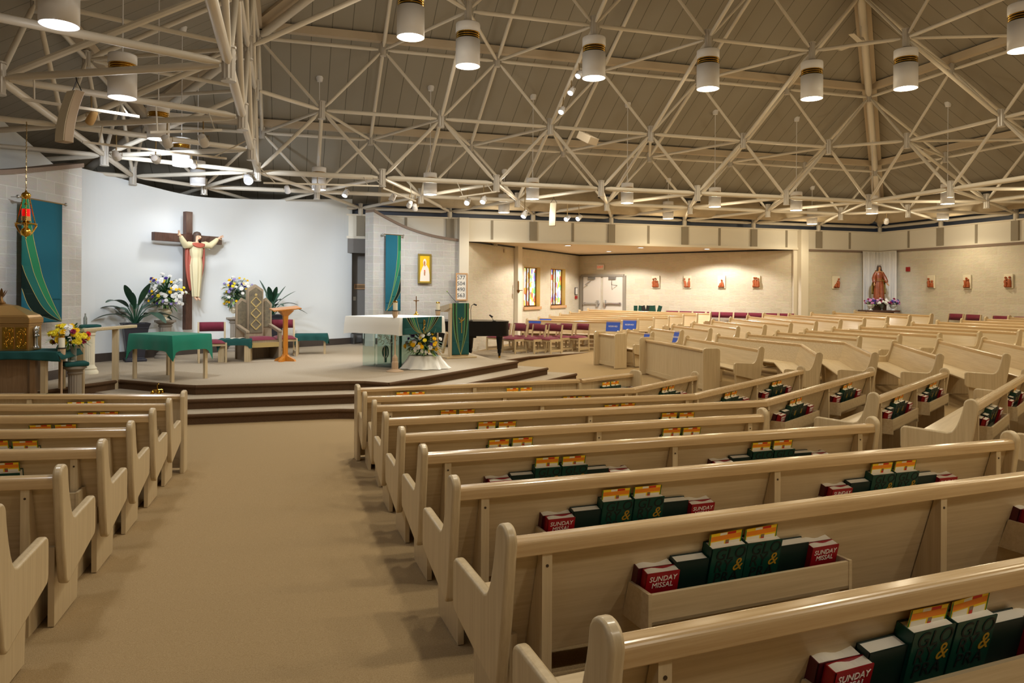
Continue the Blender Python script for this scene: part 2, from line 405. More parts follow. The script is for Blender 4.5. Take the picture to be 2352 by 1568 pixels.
def catmull(P, n=6):
    out = []
    for i in range(len(P) - 1):
        a, b, c, d = P[max(i - 1, 0)], P[i], P[i + 1], P[min(i + 2, len(P) - 1)]
        for k in range(n):
            t = k / n
            out.append(tuple(.5 * (2 * b[j] + (c[j] - a[j]) * t + (2 * a[j] - 5 * b[j] + 4 * c[j] - d[j]) * t * t + (3 * b[j] - a[j] - 3 * c[j] + d[j]) * t ** 3) for j in range(len(b))))
    out.append(tuple(P[-1])); return out
def wall_strip(P, z0, thick, name, mats, cap=None, side=1, seg=1, capname=None):
    """P: (x, y, ztop) points along the visible face; the body lies on the far side."""
    mb = MB(); u = 0; n = len(P)
    nrm = []
    for i in range(n):
        a, b = P[max(i - 1, 0)], P[min(i + 1, n - 1)]; d = Vector((b[0] - a[0], b[1] - a[1], 0)).normalized()
        nrm.append(Vector((-d.y, d.x, 0)) * side * thick)
    us = [0]
    for i in range(n - 1): us.append(us[-1] + math.hypot(P[i + 1][0] - P[i][0], P[i + 1][1] - P[i][1]))
    for i in range(n - 1):
        a, b = P[i], P[i + 1]; A = Vector((a[0], a[1], 0)); B = Vector((b[0], b[1], 0)); A2, B2 = A + nrm[i], B + nrm[i + 1]
        q = lambda p, z: (p.x, p.y, z)
        U = lambda k, z: (us[k], z)
        mb.add([q(A, z0), q(B, z0), q(B, b[2]), q(A, a[2])], [(0, 1, 2, 3)], 0, [[U(i, z0), U(i + 1, z0), U(i + 1, b[2]), U(i, a[2])]])
        mb.add([q(A2, z0), q(B2, z0), q(B2, b[2]), q(A2, a[2])], [(3, 2, 1, 0)], 0, [[U(i, a[2]), U(i + 1, b[2]), U(i + 1, z0), U(i, z0)]])
        mb.add([q(A, a[2]), q(B, b[2]), q(B2, b[2]), q(A2, a[2])], [(0, 1, 2, 3)], 0, [[(us[i], 0), (us[i + 1], 0), (us[i + 1], thick), (us[i], thick)]])
    for i, fl in ((0, 1), (n - 1, 0)):
        a = P[i]; A = Vector((a[0], a[1], 0)); A2 = A + nrm[i]
        mb.add([(A.x, A.y, z0), (A2.x, A2.y, z0), (A2.x, A2.y, a[2]), (A.x, A.y, a[2])], [(0, 1, 2, 3) if not fl else (3, 2, 1, 0)], 0,
               [[(0, z0), (thick, z0), (thick, a[2]), (0, a[2])] if not fl else [(0, a[2]), (thick, a[2]), (thick, z0), (0, z0)]])
    struct(mb, name, mats)
    if cap:
        cb = MB()
        for i in range(n - 1):
            a, b = P[i], P[i + 1]; off = [-nrm[i] * .12, -nrm[i + 1] * .12]
            v = []
            for p, nn, o in ((a, nrm[i], off[0]), (b, nrm[i + 1], off[1])):
                A = Vector((p[0], p[1], 0)); 
                v += [A + o + Vector((0, 0, p[2])), A + nn + Vector((0, 0, p[2])), A + nn + Vector((0, 0, p[2] + cap)), A + o + Vector((0, 0, p[2] + cap))]
            cb.add(v, [(0, 4, 5, 1), (1, 5, 6, 2), (2, 6, 7, 3), (3, 7, 4, 0), (0, 1, 2, 3), (4, 7, 6, 5)])
        struct(cb, capname, ['brick_cap'])

# --- the curved white sanctuary wall with its dark base
def pt(x, y, z): p = atz(x, y, z); return (p.x, p.y)
base = [(-3.95, 16.25), (-3.72, 16.72), (-2.95, 17.55), (-2.08, 18.38), (-1.05, 19.15), (.02, 19.88), (1.2, 20.62), (1.66, 20.98)]
tops = [(182, 384), (206, 394), (316, 425), (440, 450), (556, 457), (663, 458), (780, 457), (806, 457)]
ww = catmull([(b[0], b[1], zat(b, t[1])) for b, t in zip(base, tops)], 6)
wall_strip(ww, .3, .22, 'wall_sanctuary', ['white_wall'])
wall_strip([(p[0] + .012, p[1] - .014, .45 + .17) for p in ww], .44, .02, 'baseboard_sanctuary', ['vinyl_base'])
# --- left split-face wall behind the tabernacle
lb = [(-5.9, 9.9), (-5.0, 11.1), (-4.4, 12.05), (-3.98, 12.9), (-3.66, 13.7), (-3.44, 14.5)]
lt = [408, 407, 405, 399, 391, 384]
lw = catmull([(b[0], b[1], zat(b, t)) for b, t in zip(lb, lt)], 5)
wall_strip(lw, .2, .3, 'wall_left', ['block_grey'], cap=.07, capname='trim_1')
wall_strip([(p[0] + .015, p[1] - .012, .45 + .15) for p in lw], .44, .02, 'baseboard_left', ['vinyl_base'])
# --- brick wall behind the ambo, sloping down to the column
ab = [(2.12, 19.82), (2.45, 20.03), (2.95, 20.29), (3.45, 20.48), (3.95, 20.62), (4.62, 20.74)]
at_ = [481.5, 497, 517, 531.5, 541.5, 550]
aw = catmull([(b[0], b[1], zat(b, t) - .06) for b, t in zip(ab, at_)], 6)
wall_strip(aw, 0, .34, 'wall_ambo', ['block_grey'], cap=.07, capname='trim_2')
# --- altar platform: three steps
def slab(name, poly, z0, z1, nose=True):
    mb = MB(); n = len(poly); e = .035
    c = Vector((sum(p[0] for p in poly) / n, sum(p[1] for p in poly) / n, 0))
    mb.add([(x, y, z1) for x, y in poly], [tuple(range(n))], 0)
    for i in range(n):
        a, b = poly[i], poly[(i + 1) % n]
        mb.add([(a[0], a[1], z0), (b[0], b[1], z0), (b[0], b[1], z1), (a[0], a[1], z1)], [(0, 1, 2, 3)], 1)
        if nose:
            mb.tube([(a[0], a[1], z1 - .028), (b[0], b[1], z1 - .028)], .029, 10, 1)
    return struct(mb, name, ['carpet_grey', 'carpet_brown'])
back = [(4.7, 20.7), (1.9, 21.3), (-.4, 20.5), (-2.8, 18.9), (-4.2, 17.2), (-5.2, 16.3), (-6.1, 12.0), (-5.6, 9.6)]
slab('floor_sanctuary', [(-4.3, 10.7), (-3.07, 12.88), (-2.63, 13.5), (-1.62, 12.58), (-1.37, 12.42), (.95, 12.40), (1.2, 12.33), (1.54, 12.03), (4.66, 15.14), (4.25, 15.5), (4.12, 17.6)] + back, .0, .45)
slab('floor_step_middle', [(-2.95, 13.14), (-1.8, 12.08), (-1.5, 11.95), (1.0, 11.93), (1.28, 11.86), (1.66, 11.53), (5.3, 15.06), (4.2, 16.2), (0, 14.5), (-2.6, 13.6)], -.02, .30)
slab('floor_step_lower', [(-2.9, 12.72), (-2.0, 11.66), (-1.6, 11.49), (.72, 11.47), (1.0, 11.38), (1.72, 11.05), (6.0, 15.16), (4.2, 16.6), (0, 14.5), (-2.6, 13.5)], -.04, .15)
slab('floor_music', [(4.0, 17.1), (5.32, 18.33), (6.21, 19.17), (8.74, 20.24), (9.6, 20.9), (7.9, 23.2), (4.6, 20.6), (3.9, 20.4)], -.02, .17)

# --- fascia band round the nave, its posts and battens, the dark clerestory strip above
def fascia(name, a, b, inward, spacing=S, start=0.0, tr=None):
    a, b = Vector(a), Vector(b); d = (b - a).normalized(); L = (b - a).length; nin = Vector(inward)
    mb = MB()
    def slabm(x0, x1, o0, o1, z0, z1, mi):
        v = [a + d * x + nin * o + Vector((0, 0, z)) for z in (z0, z1) for o in (o0, o1) for x in (x0, x1)]
        mb.add(v, [(0, 2, 3, 1), (4, 5, 7, 6), (0, 1, 5, 4), (2, 6, 7, 3), (0, 4, 6, 2), (1, 3, 7, 5)], mi)
    slabm(0, L, -.16, 0, ZFB, ZFT, 0)
    slabm(0, L, 0, .045, ZFB - .05, ZFB + .02, 2)
    slabm(0, L, -.02, .05, ZFT, ZFT + .045, 2)
    slabm(-.4, L + .4, -.36, -.30, ZFT - .1, 5.0, 3)
    k = 0; x = start
    while x < L:
        if 0 < x < L: slabm(x - .11, x + .11, 0, .06, ZFB + .02, ZFT, 1)
        xm = x + spacing / 2
        if 0 < xm < L: slabm(xm - .035, xm + .035, 0, .02, ZFB + .02, ZFT, 1)
        x += spacing
    struct(mb, name, ['panel', 'batten', 'post', 'clerestory'])
fascia('trim_3', (XL, YB, 0), (XR, YB, 0), (0, -1, 0))
fascia('trim_4', (XR, YB, 0), (XR, YF, 0), (-1, 0, 0))
fascia('trim_5', (XL, YF, 0), (XL, YB, 0), (1, 0, 0))
fascia('trim_6', (XL, YF, 0), (XR, YF, 0), (0, 1, 0))
# --- columns of the alcove opening
mb = MB(); mb.box(4.60, 4.88, YB - .28, YB + .02, 0, 4.0); struct(mb, 'trim_7', ['post'], bevel=.01)
cx0 = aty(1836, 600, YB - .1).x; cx1 = aty(1853, 600, YB - .1).x
mb = MB(); mb.box(cx0, cx1, YB - .2, YB + .06, 0, 4.0); mb.box(cx0 - .14, cx0, YB + .0, YB + .06, 0, ZFB); struct(mb, 'trim_8', ['post'], bevel=.01)
# --- the brick walls either side of the statue corner, dark tile cap above
def long_wall(name, a, b, z0, z1, mats, side=1, thick=.25, cap=None, capname=None, n=1):
    P = [(a[0] + (b[0] - a[0]) * i / n, a[1] + (b[1] - a[1]) * i / n, z1) for i in range(n + 1)]
    wall_strip(P, z0, thick, name, mats, cap, side, capname=capname)
kx = aty(1983, 600, YB - .12).x
long_wall('wall_back', (cx1, YB - .03), (XR, YB - .03), 0, 3.30, ['block_smooth'], cap=.07, capname='trim_9')
long_wall('wall_right', (XR - .03, YB), (XR - .03, YF), 0, 3.30, ['block_smooth'], cap=.07, capname='trim_10')
long_wall('wall_corridor', (XL, YB + .5), (4.7, YB + .5), 0, ZFB, ['dark_wall'])
long_wall('wall_front', (XR, YF), (XL, YF), 0, ZFB, ['block_smooth'])
long_wall('wall_west', (XL, YF), (XL, YB), 0, ZFB, ['grey_wall'])
mb = MB(); mb.box(1.0, 2.6, YB - .02, YB + .5, 2.95, 3.34); struct(mb, 'trim_11', ['grey_wall'])
# --- the triangular side alcove
AL = Vector((4.86, YB + .02, 0)); _a = atz(1331, 585, 3.38); AP = Vector((_a.x, _a.y, 0)); AR = Vector((cx0 - .02, YB + .02, 0))
long_wall('wall_alcove_right', (AP.x, AP.y), (AR.x, AR.y), 0, 3.5, ['block_smooth'], n=1)
mb = MB(); mb.prism([(AL.x - .4, AL.y + .03), (AR.x + .3, AR.y + .03), (AP.x, AP.y + .3)], 3.38, 3.5, 'z'); struct(mb, 'ceiling_alcove', ['soffit'])
TL = (AP - AL).normalized(); TR = (AR - AP).normalized(); NL = Vector((TL.y, -TL.x, 0)); NR = Vector((TR.y, -TR.x, 0))
mb = MB()
for a, b, nn in ((AL, AP, NL), (AP, AR, NR)):
    mb.beam(a + nn * .02 + Vector((0, 0, 3.355)), b + nn * .02 + Vector((0, 0, 3.355)), .03, .05)
struct(mb, 'trim_12', ['black'])
WINS = ((1203, 1240, 613, 704, 'stained_glass'), (1265, 1298, 617, 701, 'stained_glass_pale'))
cuts = []
for x0, x1, yt, yb, _m in WINS:
    a, b = on_plane(x0, 660, AL, TL), on_plane(x1, 660, AL, TL); c_ = (a + b) / 2; cuts.append(((a - AL).dot(TL), (b - AL).dot(TL), zat(c_, yb), zat(c_, yt)))
def lwp(nm, s0, s1, z0, z1):
    a, b = AL + TL * s0, AL + TL * s1; wall_strip([(a.x, a.y, z1), (b.x, b.y, z1)], z0, .25, nm, ['block_smooth'])
e0 = 0
for k, (s0, s1, zb_, zt_) in enumerate(cuts):
    lwp('wall_alcove_left', e0, s0, 0, 3.5); lwp('wall_alcove_left', s0, s1, 0, zb_); lwp('wall_alcove_left', s0, s1, zt_, 3.5); e0 = s1
lwp('wall_alcove_left', e0, (AP - AL).length, 0, 3.5)
# --- pyramid ceiling
apex = (GX, GY, 4.5 + .568 * HALF); e = .3; ze = 4.5 - .568 * e
cn = [(XL - e, YB + e, ze), (XR + e, YB + e, ze), (XR + e, YF - e, ze), (XL - e, YF - e, ze)]
for i, (nm, mt) in enumerate((('ceiling', 'ceiling_back'), ('ceiling_right', 'ceiling_side'), ('ceiling_front', 'ceiling_back'), ('ceiling_left', 'ceiling_side'))):
    mb = MB(); mb.add([cn[i], cn[(i + 1) % 4], apex], [(0, 1, 2)]); struct(mb, nm, [mt])
# --- purlins and hip beams under the ceiling
mb = MB()
for m in (4, 3, 2, 1):
    h = m * S; z = zceil(GX + h, GY) - .10
    c = [(GX - h, GY + h, z), (GX + h, GY + h, z), (GX + h, GY - h, z), (GX - h, GY - h, z)]
    for i in range(4): mb.beam(c[i], c[(i + 1) % 4], .16, .16)
struct(mb, 'trim_13', ['purlin'])
mb = MB()
for sx, sy in ((1, 1), (-1, 1), (1, -1), (-1, -1)):
    p = Vector((GX + sx * (HALF - .1), GY + sy * (HALF - .1), 4.5)); q = Vector((GX, GY, 4.5 + .568 * HALF - .1))
    mb.beam(p, q, .34, .12)
struct(mb, 'trim_14', ['purlin'])
# --- white gable panel above the left wall
P1 = Vector((-4.3, 14.6, 0)); P2 = Vector((-3.9, 15.2, 0)); T0 = (P2 - P1).normalized()
gp = [on_plane(x, y, P1, T0) for x, y in ((-60, 210), (20, 290), (60, 322), (140, 392), (176, 420), (60, 430), (-60, 430))]
nb = Vector((-T0.y, T0.x, 0)) * .12
mb = MB(); n = len(gp)
mb.add([p for p in gp] + [p + nb for p in gp], [tuple(range(n)), tuple(range(n, 2 * n))[::-1]] + [(i, (i + 1) % n, n + (i + 1) % n, n + i) for i in range(n)])
struct(mb, 'wall_gable', ['white_wall'])
# --- air duct along the eaves with its grilles
t = thing('air_duct', 'large round tan air duct along the eaves above the alcove fascia', 'duct', (0, 0, 0))
mb = MB(); mb.tube([(2.3, YB - .8, 4.55), (XR - 1.17, YB - .8, 4.55)], .36, 20)
mb.build('duct_pipe', ['duct'], t, True)
for a, b, y in ((1162, 1200, 427), (1376, 1419, 437), (1571, 1608, 447), (1748, 1782, 456)):
    p, q = aty(a, y, YB - 1.19), aty(b, y, YB - 1.19); mb = MB(); mb.box(p.x, q.x, YB - 1.2, YB - 1.12, 4.59, 4.71); mb.build('grille', ['black'], t)
t = thing('air_duct', 'large round tan air duct along the eaves above the right brick wall', 'duct', (0, 0, 0))
mb = MB(); mb.tube([(XR - .8, YB - .9, 4.55), (XR - .8, 2, 4.55)], .36, 20); mb.build('duct_pipe', ['duct'], t, True)
p, q = atx(2244, 433, XR - 1.19), atx(2279, 433, XR - 1.19); mb = MB(); mb.box(XR - 1.2, XR - 1.12, q.y, p.y, 4.59, 4.71); mb.build('grille', ['black'], t)
# ------------------------------------------------------------------ roof truss: nodes (u, v) about the centre of the square plan
ZT = {5: 4.18, 4: 5.585, 3: 7.0, 2: 8.42, 1: 9.84, 0: 11.0}
ZB = {4: 4.27, 3: 5.635, 2: 7.07, 1: 8.5}
ZA = 4.30
def W(u, v, z): return Vector((GX + u * S, GY + v * S, z))
TN, BN, AN = {}, {}, {}
for u in range(-5, 6):
    for v in range(-5, 6): TN[(u, v)] = W(u, v, ZT[max(abs(u), abs(v))])
for m in (1, 2, 3, 4):
    k = -m + .5
    while k < m:
        for q in ((k, m), (k, -m), (m, k), (-m, k)): BN[q] = W(q[0], q[1], ZB[m])
        k += 1
for k in range(-3, 4):
    for q in ((k, 3), (k, -3), (3, k), (-3, k)): AN[q] = W(q[0], q[1], ZA)
M_ = {}
def mem(p, q, r, flat=False):
    key = tuple(sorted((tuple(round(c, 2) for c in p), tuple(round(c, 2) for c in q))))
    if key not in M_ or M_[key][2] < r: M_[key] = (p, q, r)
for (u, v), p in TN.items():
    m = max(abs(u), abs(v))
    if m >= 1:
        for q in ((u + 1, v), (u, v + 1)):
            if q in TN and max(abs(q[0]), abs(q[1])) == m and m in (2, 3, 4, 5): mem(p, TN[q], .038 if m < 5 else .05)
    for q in ((u + 1, v), (u - 1, v), (u, v + 1), (u, v - 1)):                 # up-slope chords
        if q in TN and max(abs(q[0]), abs(q[1])) == m - 1 and m <= 4 and abs(u) != abs(v): mem(p, TN[q], .042)
    if abs(u) == abs(v) and m >= 1: mem(p, TN[(u - (u > 0) + (u < 0), v - (v > 0) + (v < 0))], .085)
for (u, v), p in BN.items():
    m = max(abs(u), abs(v))
    for q in ((u + 1, v), (u, v + 1)):
        if q in BN and max(abs(q[0]), abs(q[1])) == m: mem(p, BN[q], .04 if m < 4 else .05)
    if abs(u) == m and abs(v) == m - .5: mem(p, BN[(math.copysign(m - .5, u), math.copysign(m, v))], .04)
    ax = 0 if abs(u) == m else 1
    o = (u - math.copysign(1, u), v) if ax == 0 else (u, v - math.copysign(1, v))
    if o in BN: mem(p, BN[o], .042)
    o2 = (u + math.copysign(1, u), v) if ax == 0 else (u, v + math.copysign(1, v))
    for s_ in (-.5, .5):
        t1 = (int(u), int(v + s_)) if ax == 0 else (int(u + s_), int(v))
        mem(p, TN[t1], .034)
        if abs(t1[1 - ax]) <= m + 1:
            t2 = (int(u + math.copysign(1, u)), int(v + s_)) if ax == 0 else (int(u + s_), int(v + math.copysign(1, v)))
            if t2 in TN: mem(p, TN[t2], .034 if m < 4 else .042)
        if m in (3, 4):
            a1 = (math.copysign(3, u), v + s_) if ax == 0 else (u + s_, math.copysign(3, v))
            a1 = (int(round(a1[0])), int(round(a1[1])))
            if a1 in AN: mem(p, AN[a1], .042 if m == 4 else .038)
for (u, v), p in AN.items():
    for q in ((u + 1, v), (u, v + 1)):
        if q in AN and max(abs(q[0]), abs(q[1])) == 3: mem(p, AN[q], .055)
truss = thing('roof_truss', 'cream painted tubular steel space frame spanning under the whole pitched ceiling', 'roof truss', (0, 0, 0))
def shown(p, mx=500, my=400):
    q = proj(p); return q is not None and -mx < q[0] < 2352 + mx and -my < q[1] < 1568
def ends(p, q, r):
    d = (q - p); L = d.length; d.normalize()
    g = .10
    return [p + d * g, p + d * (g + .14), q - d * (g + .14), q - d * g], [r * .55, r, r, r * .55]
mem_list = []
for p, q, r in M_.values():
    if not (shown(p) or shown(q)): continue
    a, b = proj(p), proj(q); D = .5 * (depth(p) + depth(q))
    if D < 1: continue
    if p.y < -1.5 and q.y < -1.5: continue
    ln = math.hypot(a[0] - b[0], a[1] - b[1]) if a and b else 50
    onscreen = shown(p, 0, 0) or shown(q, 0, 0)
    mem_list.append((-(ln * r / max(D, 2)) * (1 if onscreen else .02), p, q, r))
mem_list.sort(key=lambda t: t[0])
for k, (_, p, q, r) in enumerate(mem_list[:100]):
    P_, R_ = ends(p, q, r); mb = MB(); mb.tube(P_, R_, 10); mb.build('truss_tube', ['tube'], truss, True)
mb = MB()
for _, p, q, r in mem_list[100:]:
    P_, R_ = ends(p, q, r); mb.tube(P_, R_, 8)
tag(mb.build('truss_tubes', ['tube'], truss, True), kind='stuff')
def hub_mesh(h, r):
    mb = MB(); n = 20
    ring = [(r * (1 if k % 2 else .86) * math.cos(2 * math.pi * k / n), r * (1 if k % 2 else .86) * math.sin(2 * math.pi * k / n)) for k in range(n)]
    mb.prism(ring, -h / 2, h / 2, 'z'); mb.lathe([(r * 1.1, -h / 2 - .02), (r * 1.1, -h / 2), (.02, -h / 2 + .001)], seg=14); mb.lathe([(.02, h / 2 - .001), (r * 1.1, h / 2), (r * 1.1, h / 2 + .02), (.01, h / 2 + .03)], seg=14)
    return mb.mesh('hub', ['hub'])
hm1, hm2 = hub_mesh(.33, .07), hub_mesh(.22, .06)
hubs = [(p, 1) for k, p in TN.items() if 2 <= max(abs(k[0]), abs(k[1])) <= 5] + [(p, 2) for p in BN.values()] + [(p, 3) for p in AN.values()]
hubs = [(depth(p), p, i) for p, i in hubs if shown(p, 150, 150) and depth(p) > 1.5 and p.z < 8.0]
hubs.sort(key=lambda t: t[0]); 
for D, p, i in hubs[:100]:
    o = bpy.data.objects.new('hub', hm1 if i != 1 else hm2); COL.objects.link(o); o.parent = truss; o.location = p
mb = MB()
for k, p in TN.items():
    m = max(abs(k[0]), abs(k[1]))
    if 2 <= m <= 4 and shown(p, 300, 300): mb.tube([p, p + Vector((0, 0, zceil(p.x, p.y) - .1 - p.z))], .035, 8)
    if m == 5 and shown(p, 300, 300): mb.tube([p, (p.x, p.y, ZFT)], .07, 10)
tag(mb.build('truss_struts', ['tube'], truss, True), kind='stuff')

# ------------------------------------------------------------------ pendant lamps
def pend_mesh(r, h):
    out = {}
    mb = MB(); a, b, c = h * .22, h * .38, h
    mb.lathe([(.02, h), (r * .98, h), (r, h - .015), (r, h - a), (r * .93, h - a)], seg=28); out['lamp_cap'] = mb.mesh('lamp_cap', ['lamp_white'], True)
    mb = MB()
    for k in range(3):
        z1 = h - a - k * (b - a) / 3; s_ = (b - a) / 3; mb.lathe([(r * .8, z1), (r * .97, z1 - s_ * .1), (r * .97, z1 - s_ * .3), (r * .8, z1 - s_ * .42)], seg=28); mb.lathe([(r * .84, z1 - s_ * .4), (r * .84, z1 - s_)], seg=28, mi=0 if h < .6 else 1)
    out['louver'] = mb.mesh('louver', ['brass', 'black_louver'], True)
    mb = MB(); mb.lathe([(r * .93, h - b), (r, h - b), (r, 0), (r * .955, 0), (r * .955, h - b - .02)], seg=32); out['lamp_shade'] = mb.mesh('lamp_shade', ['lamp_white'], True)
    mb = MB(); mb.lathe([(r * .95, .008), (.001, .008)], seg=28); out['diffuser'] = mb.mesh('diffuser', ['lamp_glow'], True)
    return out
BIGM, SMALLM = pend_mesh(.225, .78), pend_mesh(.155, .50)
def near_word(u, v): return ''
def pendant(u, v, z, big, label, group, light=True):
    dim = (.9 if u > -1.6 else .5) if v < -2 else (.7 if v < -1 and u > -1 else 1)
    p = W(u, v, z); M = BIGM if big else SMALLM; h = .78 if big else .50
    if not big and abs(v - 4.5) < .1 or abs(u - 4.5) < .1: p.z = z
    t = thing('pendant_lamp', label, 'pendant lamp', p, 0, group)
    for nm, me in M.items():
        o = bpy.data.objects.new(nm, me); COL.objects.link(o); o.parent = t
    if big:
        mb = MB()
        for k in range(3):
            an = k * 2.094 + .4; mb.tube([(.12 * math.cos(an), .12 * math.sin(an), h), (0, 0, 7.07 - .18 - z)], .006, 5)
        mb.build('suspension_wire', ['chain_metal'], t)
    else:
        zc = zceil(p.x, p.y); mb = MB(); mb.tube([(0, 0, h), (0, 0, zc - z)], .009, 6); mb.build('stem', ['lamp_white'], t)
        mb = MB(); mb.lathe([(.001, zc - z - .07), (.06, zc - z - .07), (.085, zc - z + .04)], seg=16); mb.build('canopy', ['lamp_white'], t, True)
    if light:
        cl = NEUTRAL if u < -2 else (MILD if u < 0 else WARM); pw = (PENDANT_W if big else PENDANT_SMALL_W) * dim * (.6 if u < -2 else 1)
        spot((p.x, p.y, p.z - .03), (p.x, p.y, 0), pw, cl, 150, .6, .13)
        l = bpy.data.lights.new('light', 'POINT'); l.energy = pw * (.06 if u < -2 else (.12 if big else .24)); l.color = cl; l.shadow_soft_size = .12
        o = bpy.data.objects.new('light', l); COL.objects.link(o); o.location = (p.x, p.y, p.z - .16)
    return t
BIGL = {(-1.5, 2): 'large white pendant lamp with dark louvers right of the one cut by the top edge', (-.5, 2): 'large white pendant lamp just right of the row of small lit spots', (.5, 2): 'large white pendant lamp of the high row, second left of the ceiling hip beam',
        (1.5, 2): 'large white pendant lamp of the high row, first left of the ceiling hip beam', (2, 1.5): 'large white pendant lamp of the high row, first right of the ceiling hip beam', (2, .5): 'large white pendant lamp cut by the right edge of the photo',
        (-2, 1.5): 'large white pendant lamp cut by the top edge, leftmost of the high row', (-2, .5): 'large white pendant lamp of the inner ring, out of the picture to the upper left'}
G1, G2 = 'large pendant lamps hung from the upper truss nodes', 'small pendant lamps on long stems'
for q in [(k, 2) for k in (-1.5, -.5, .5, 1.5)] + [(2, k) for k in (1.5, .5, -.5, -1.5)] + [(-2, k) for k in (1.5, .5, -.5, -1.5)] + [(k, -2) for k in (-1.5, -.5, .5, 1.5)]:
    pendant(q[0], q[1], 6.05, True, BIGL.get(q, 'large white pendant lamp of the inner ring, beyond the edge of the picture'), G1)
SML = {(-3.5, 3.5): 'small white pendant lamp with brass louvers right above the cross', (-3.5, 2.5): 'small white pendant lamp between two white spot heads, left of the cross top',
       (-3.5, 1.5): 'white pendant lamp with brass louvers, second below the big one at the left', (-3.5, .5): 'white pendant lamp with gold louvers beside the hanging line array speaker', (-3.5, -.5): 'white pendant lamp cut by the top left corner of the photo',
       (-2.5, 3.5): 'small pendant lamp with lit brass bands above the right end of the white wall', (-1.5, 3.5): 'small pendant lamp above the teal banner beside the ambo', (-.5, 3.5): 'small pendant lamp above the white curved line array speaker',
       (.5, 3.5): 'small pendant lamp above the exit doors of the alcove', (1.5, 3.5): 'small pendant lamp above the station plaques of the alcove wall', (2.5, 3.5): 'small pendant lamp above the white column right of the alcove',
       (3.5, 3.5): 'small pendant lamp right above the statue corner', (3.5, 2.5): 'small pendant lamp right of the statue corner, higher of the two there',
       (-.5, 4.5): 'small far pendant lamp hanging near the alcove column, half hidden by truss tubes', (1.5, 4.5): 'small far pendant lamp over the alcove opening, only its lit bottom showing',
       (3.5, 4.5): 'small far pendant lamp above the wall between white column and statue', (4.5, 3.5): 'small far pendant lamp right of the statue corner, lower of the two there'}
ring = []
for k in (-3.5, -2.5, -1.5, -.5, .5, 1.5, 2.5, 3.5): ring += [(k, 3.5)]
for k in (2.5, 1.5, .5, -.5, -1.5, -2.5, -3.5): ring += [(3.5, k), (-3.5, k)]
for k in (-2.5, -1.5, -.5, .5, 1.5, 2.5): ring += [(k, -3.5)]
for q in ring: pendant(q[0], q[1], 4.15, False, SML.get(q, 'small pendant lamp of the outer ring, beyond the edge of the picture'), G2)
for q in ((-.5, 4.5), (1.5, 4.5), (3.5, 4.5), (4.5, 3.5)): pendant(q[0], q[1], 4.07, False, SML[q], G2)

# ------------------------------------------------------------------ track spots
def track(a, b, label, D=None, z=None):
    t = thing('lighting_track', label, 'lighting track', (0, 0, 0), 0, 'lighting tracks clipped under truss tubes')
    mb = MB(); mb.beam(a, b, .03, .03); mb.build('track_rail', ['tube'], t)
    for f in (.1, .9):
        p = Vector(a).lerp(Vector(b), f); q = p + Vector((0, 0, .12)); bd_ = 1.6
        for _, m0, m1, r in mem_list:
            d = m1 - m0; tt = min(max((p - m0).dot(d) / d.length_squared, .08), .92); c_ = m0 + d * tt
            if c_.z > p.z - .05 and (c_ - p).length < bd_: bd_ = (c_ - p).length; q = c_
        mb = MB(); mb.tube([p, q], .01, 6); mb.build('bracket', ['tube'], t)
    return t
def hang(x, y, D0):
    best = None
    for k in range(-40, 41):
        D = D0 + k * .07; p = atd(x, y, D)
        for _, a, b, r in mem_list:
            d = b - a; h = Vector((d.x, d.y, 0)); L2 = h.length_squared
            if L2 < .2: continue
            t = min(max(Vector((p.x - a.x, p.y - a.y, 0)).dot(h) / L2, .08), .92); q = a + d * t; dz = q.z - p.z
            if dz < .08 or dz > .7: continue
            c = math.hypot(q.x - p.x, q.y - p.y) * 3 + abs(dz - .2) * .6 + abs(D - D0) * .05
            if best is None or c < best[0]: best = (c, p, q)
    return best
def spot_head(x, y, D, aim, label, r=.065, ln=.17, glow=True, power=0, color=COOL, stem=.14, colm='lamp_white', ang=60):
    p = atd(x, y, D); q = p + Vector((0, 0, .2)); hb_ = hang(x, y, D)
    if hb_: p, q = hb_[1], hb_[2]
    a = Vector(aim); d = (a - p).normalized()
    t = thing('track_spotlight', label, 'spotlight', p, 0, 'track spotlights under the truss')
    rot = d.to_track_quat('Z', 'Y').to_matrix().to_4x4()
    mb = MB(); mb.lathe([(r * .35, -ln * .62), (r * .8, -ln * .5), (r * .9, -ln * .1), (r, 0), (r, ln * .45), (r * .88, ln * .45), (r * .85, ln * .3)], seg=18, M=rot); mb.build('lamp_housing', [colm], t, True)
    mb = MB(); mb.lathe([(r * .87, ln * .36), (.001, ln * .36)], seg=18, M=rot); mb.build('lens', ['spot_glow' if glow else 'lamp_white'], t, True)
    mb = MB(); mb.tube([(0, 0, 0), q - p], .01, 6); s_ = Vector((d.y, -d.x, 0)).normalized() * (r + .012)
    mb.tube([s_ * 1.0, s_ + Vector((0, 0, r)), -s_ + Vector((0, 0, r)), -s_], .006, 5); mb.build('yoke', ['chain_metal'], t)
    if power: spot(p + d * (ln * .5 + .12), aim, power, color, ang, 1.0, .05)
    return t
WALLC = (-1.7, 18.4, 3.0)
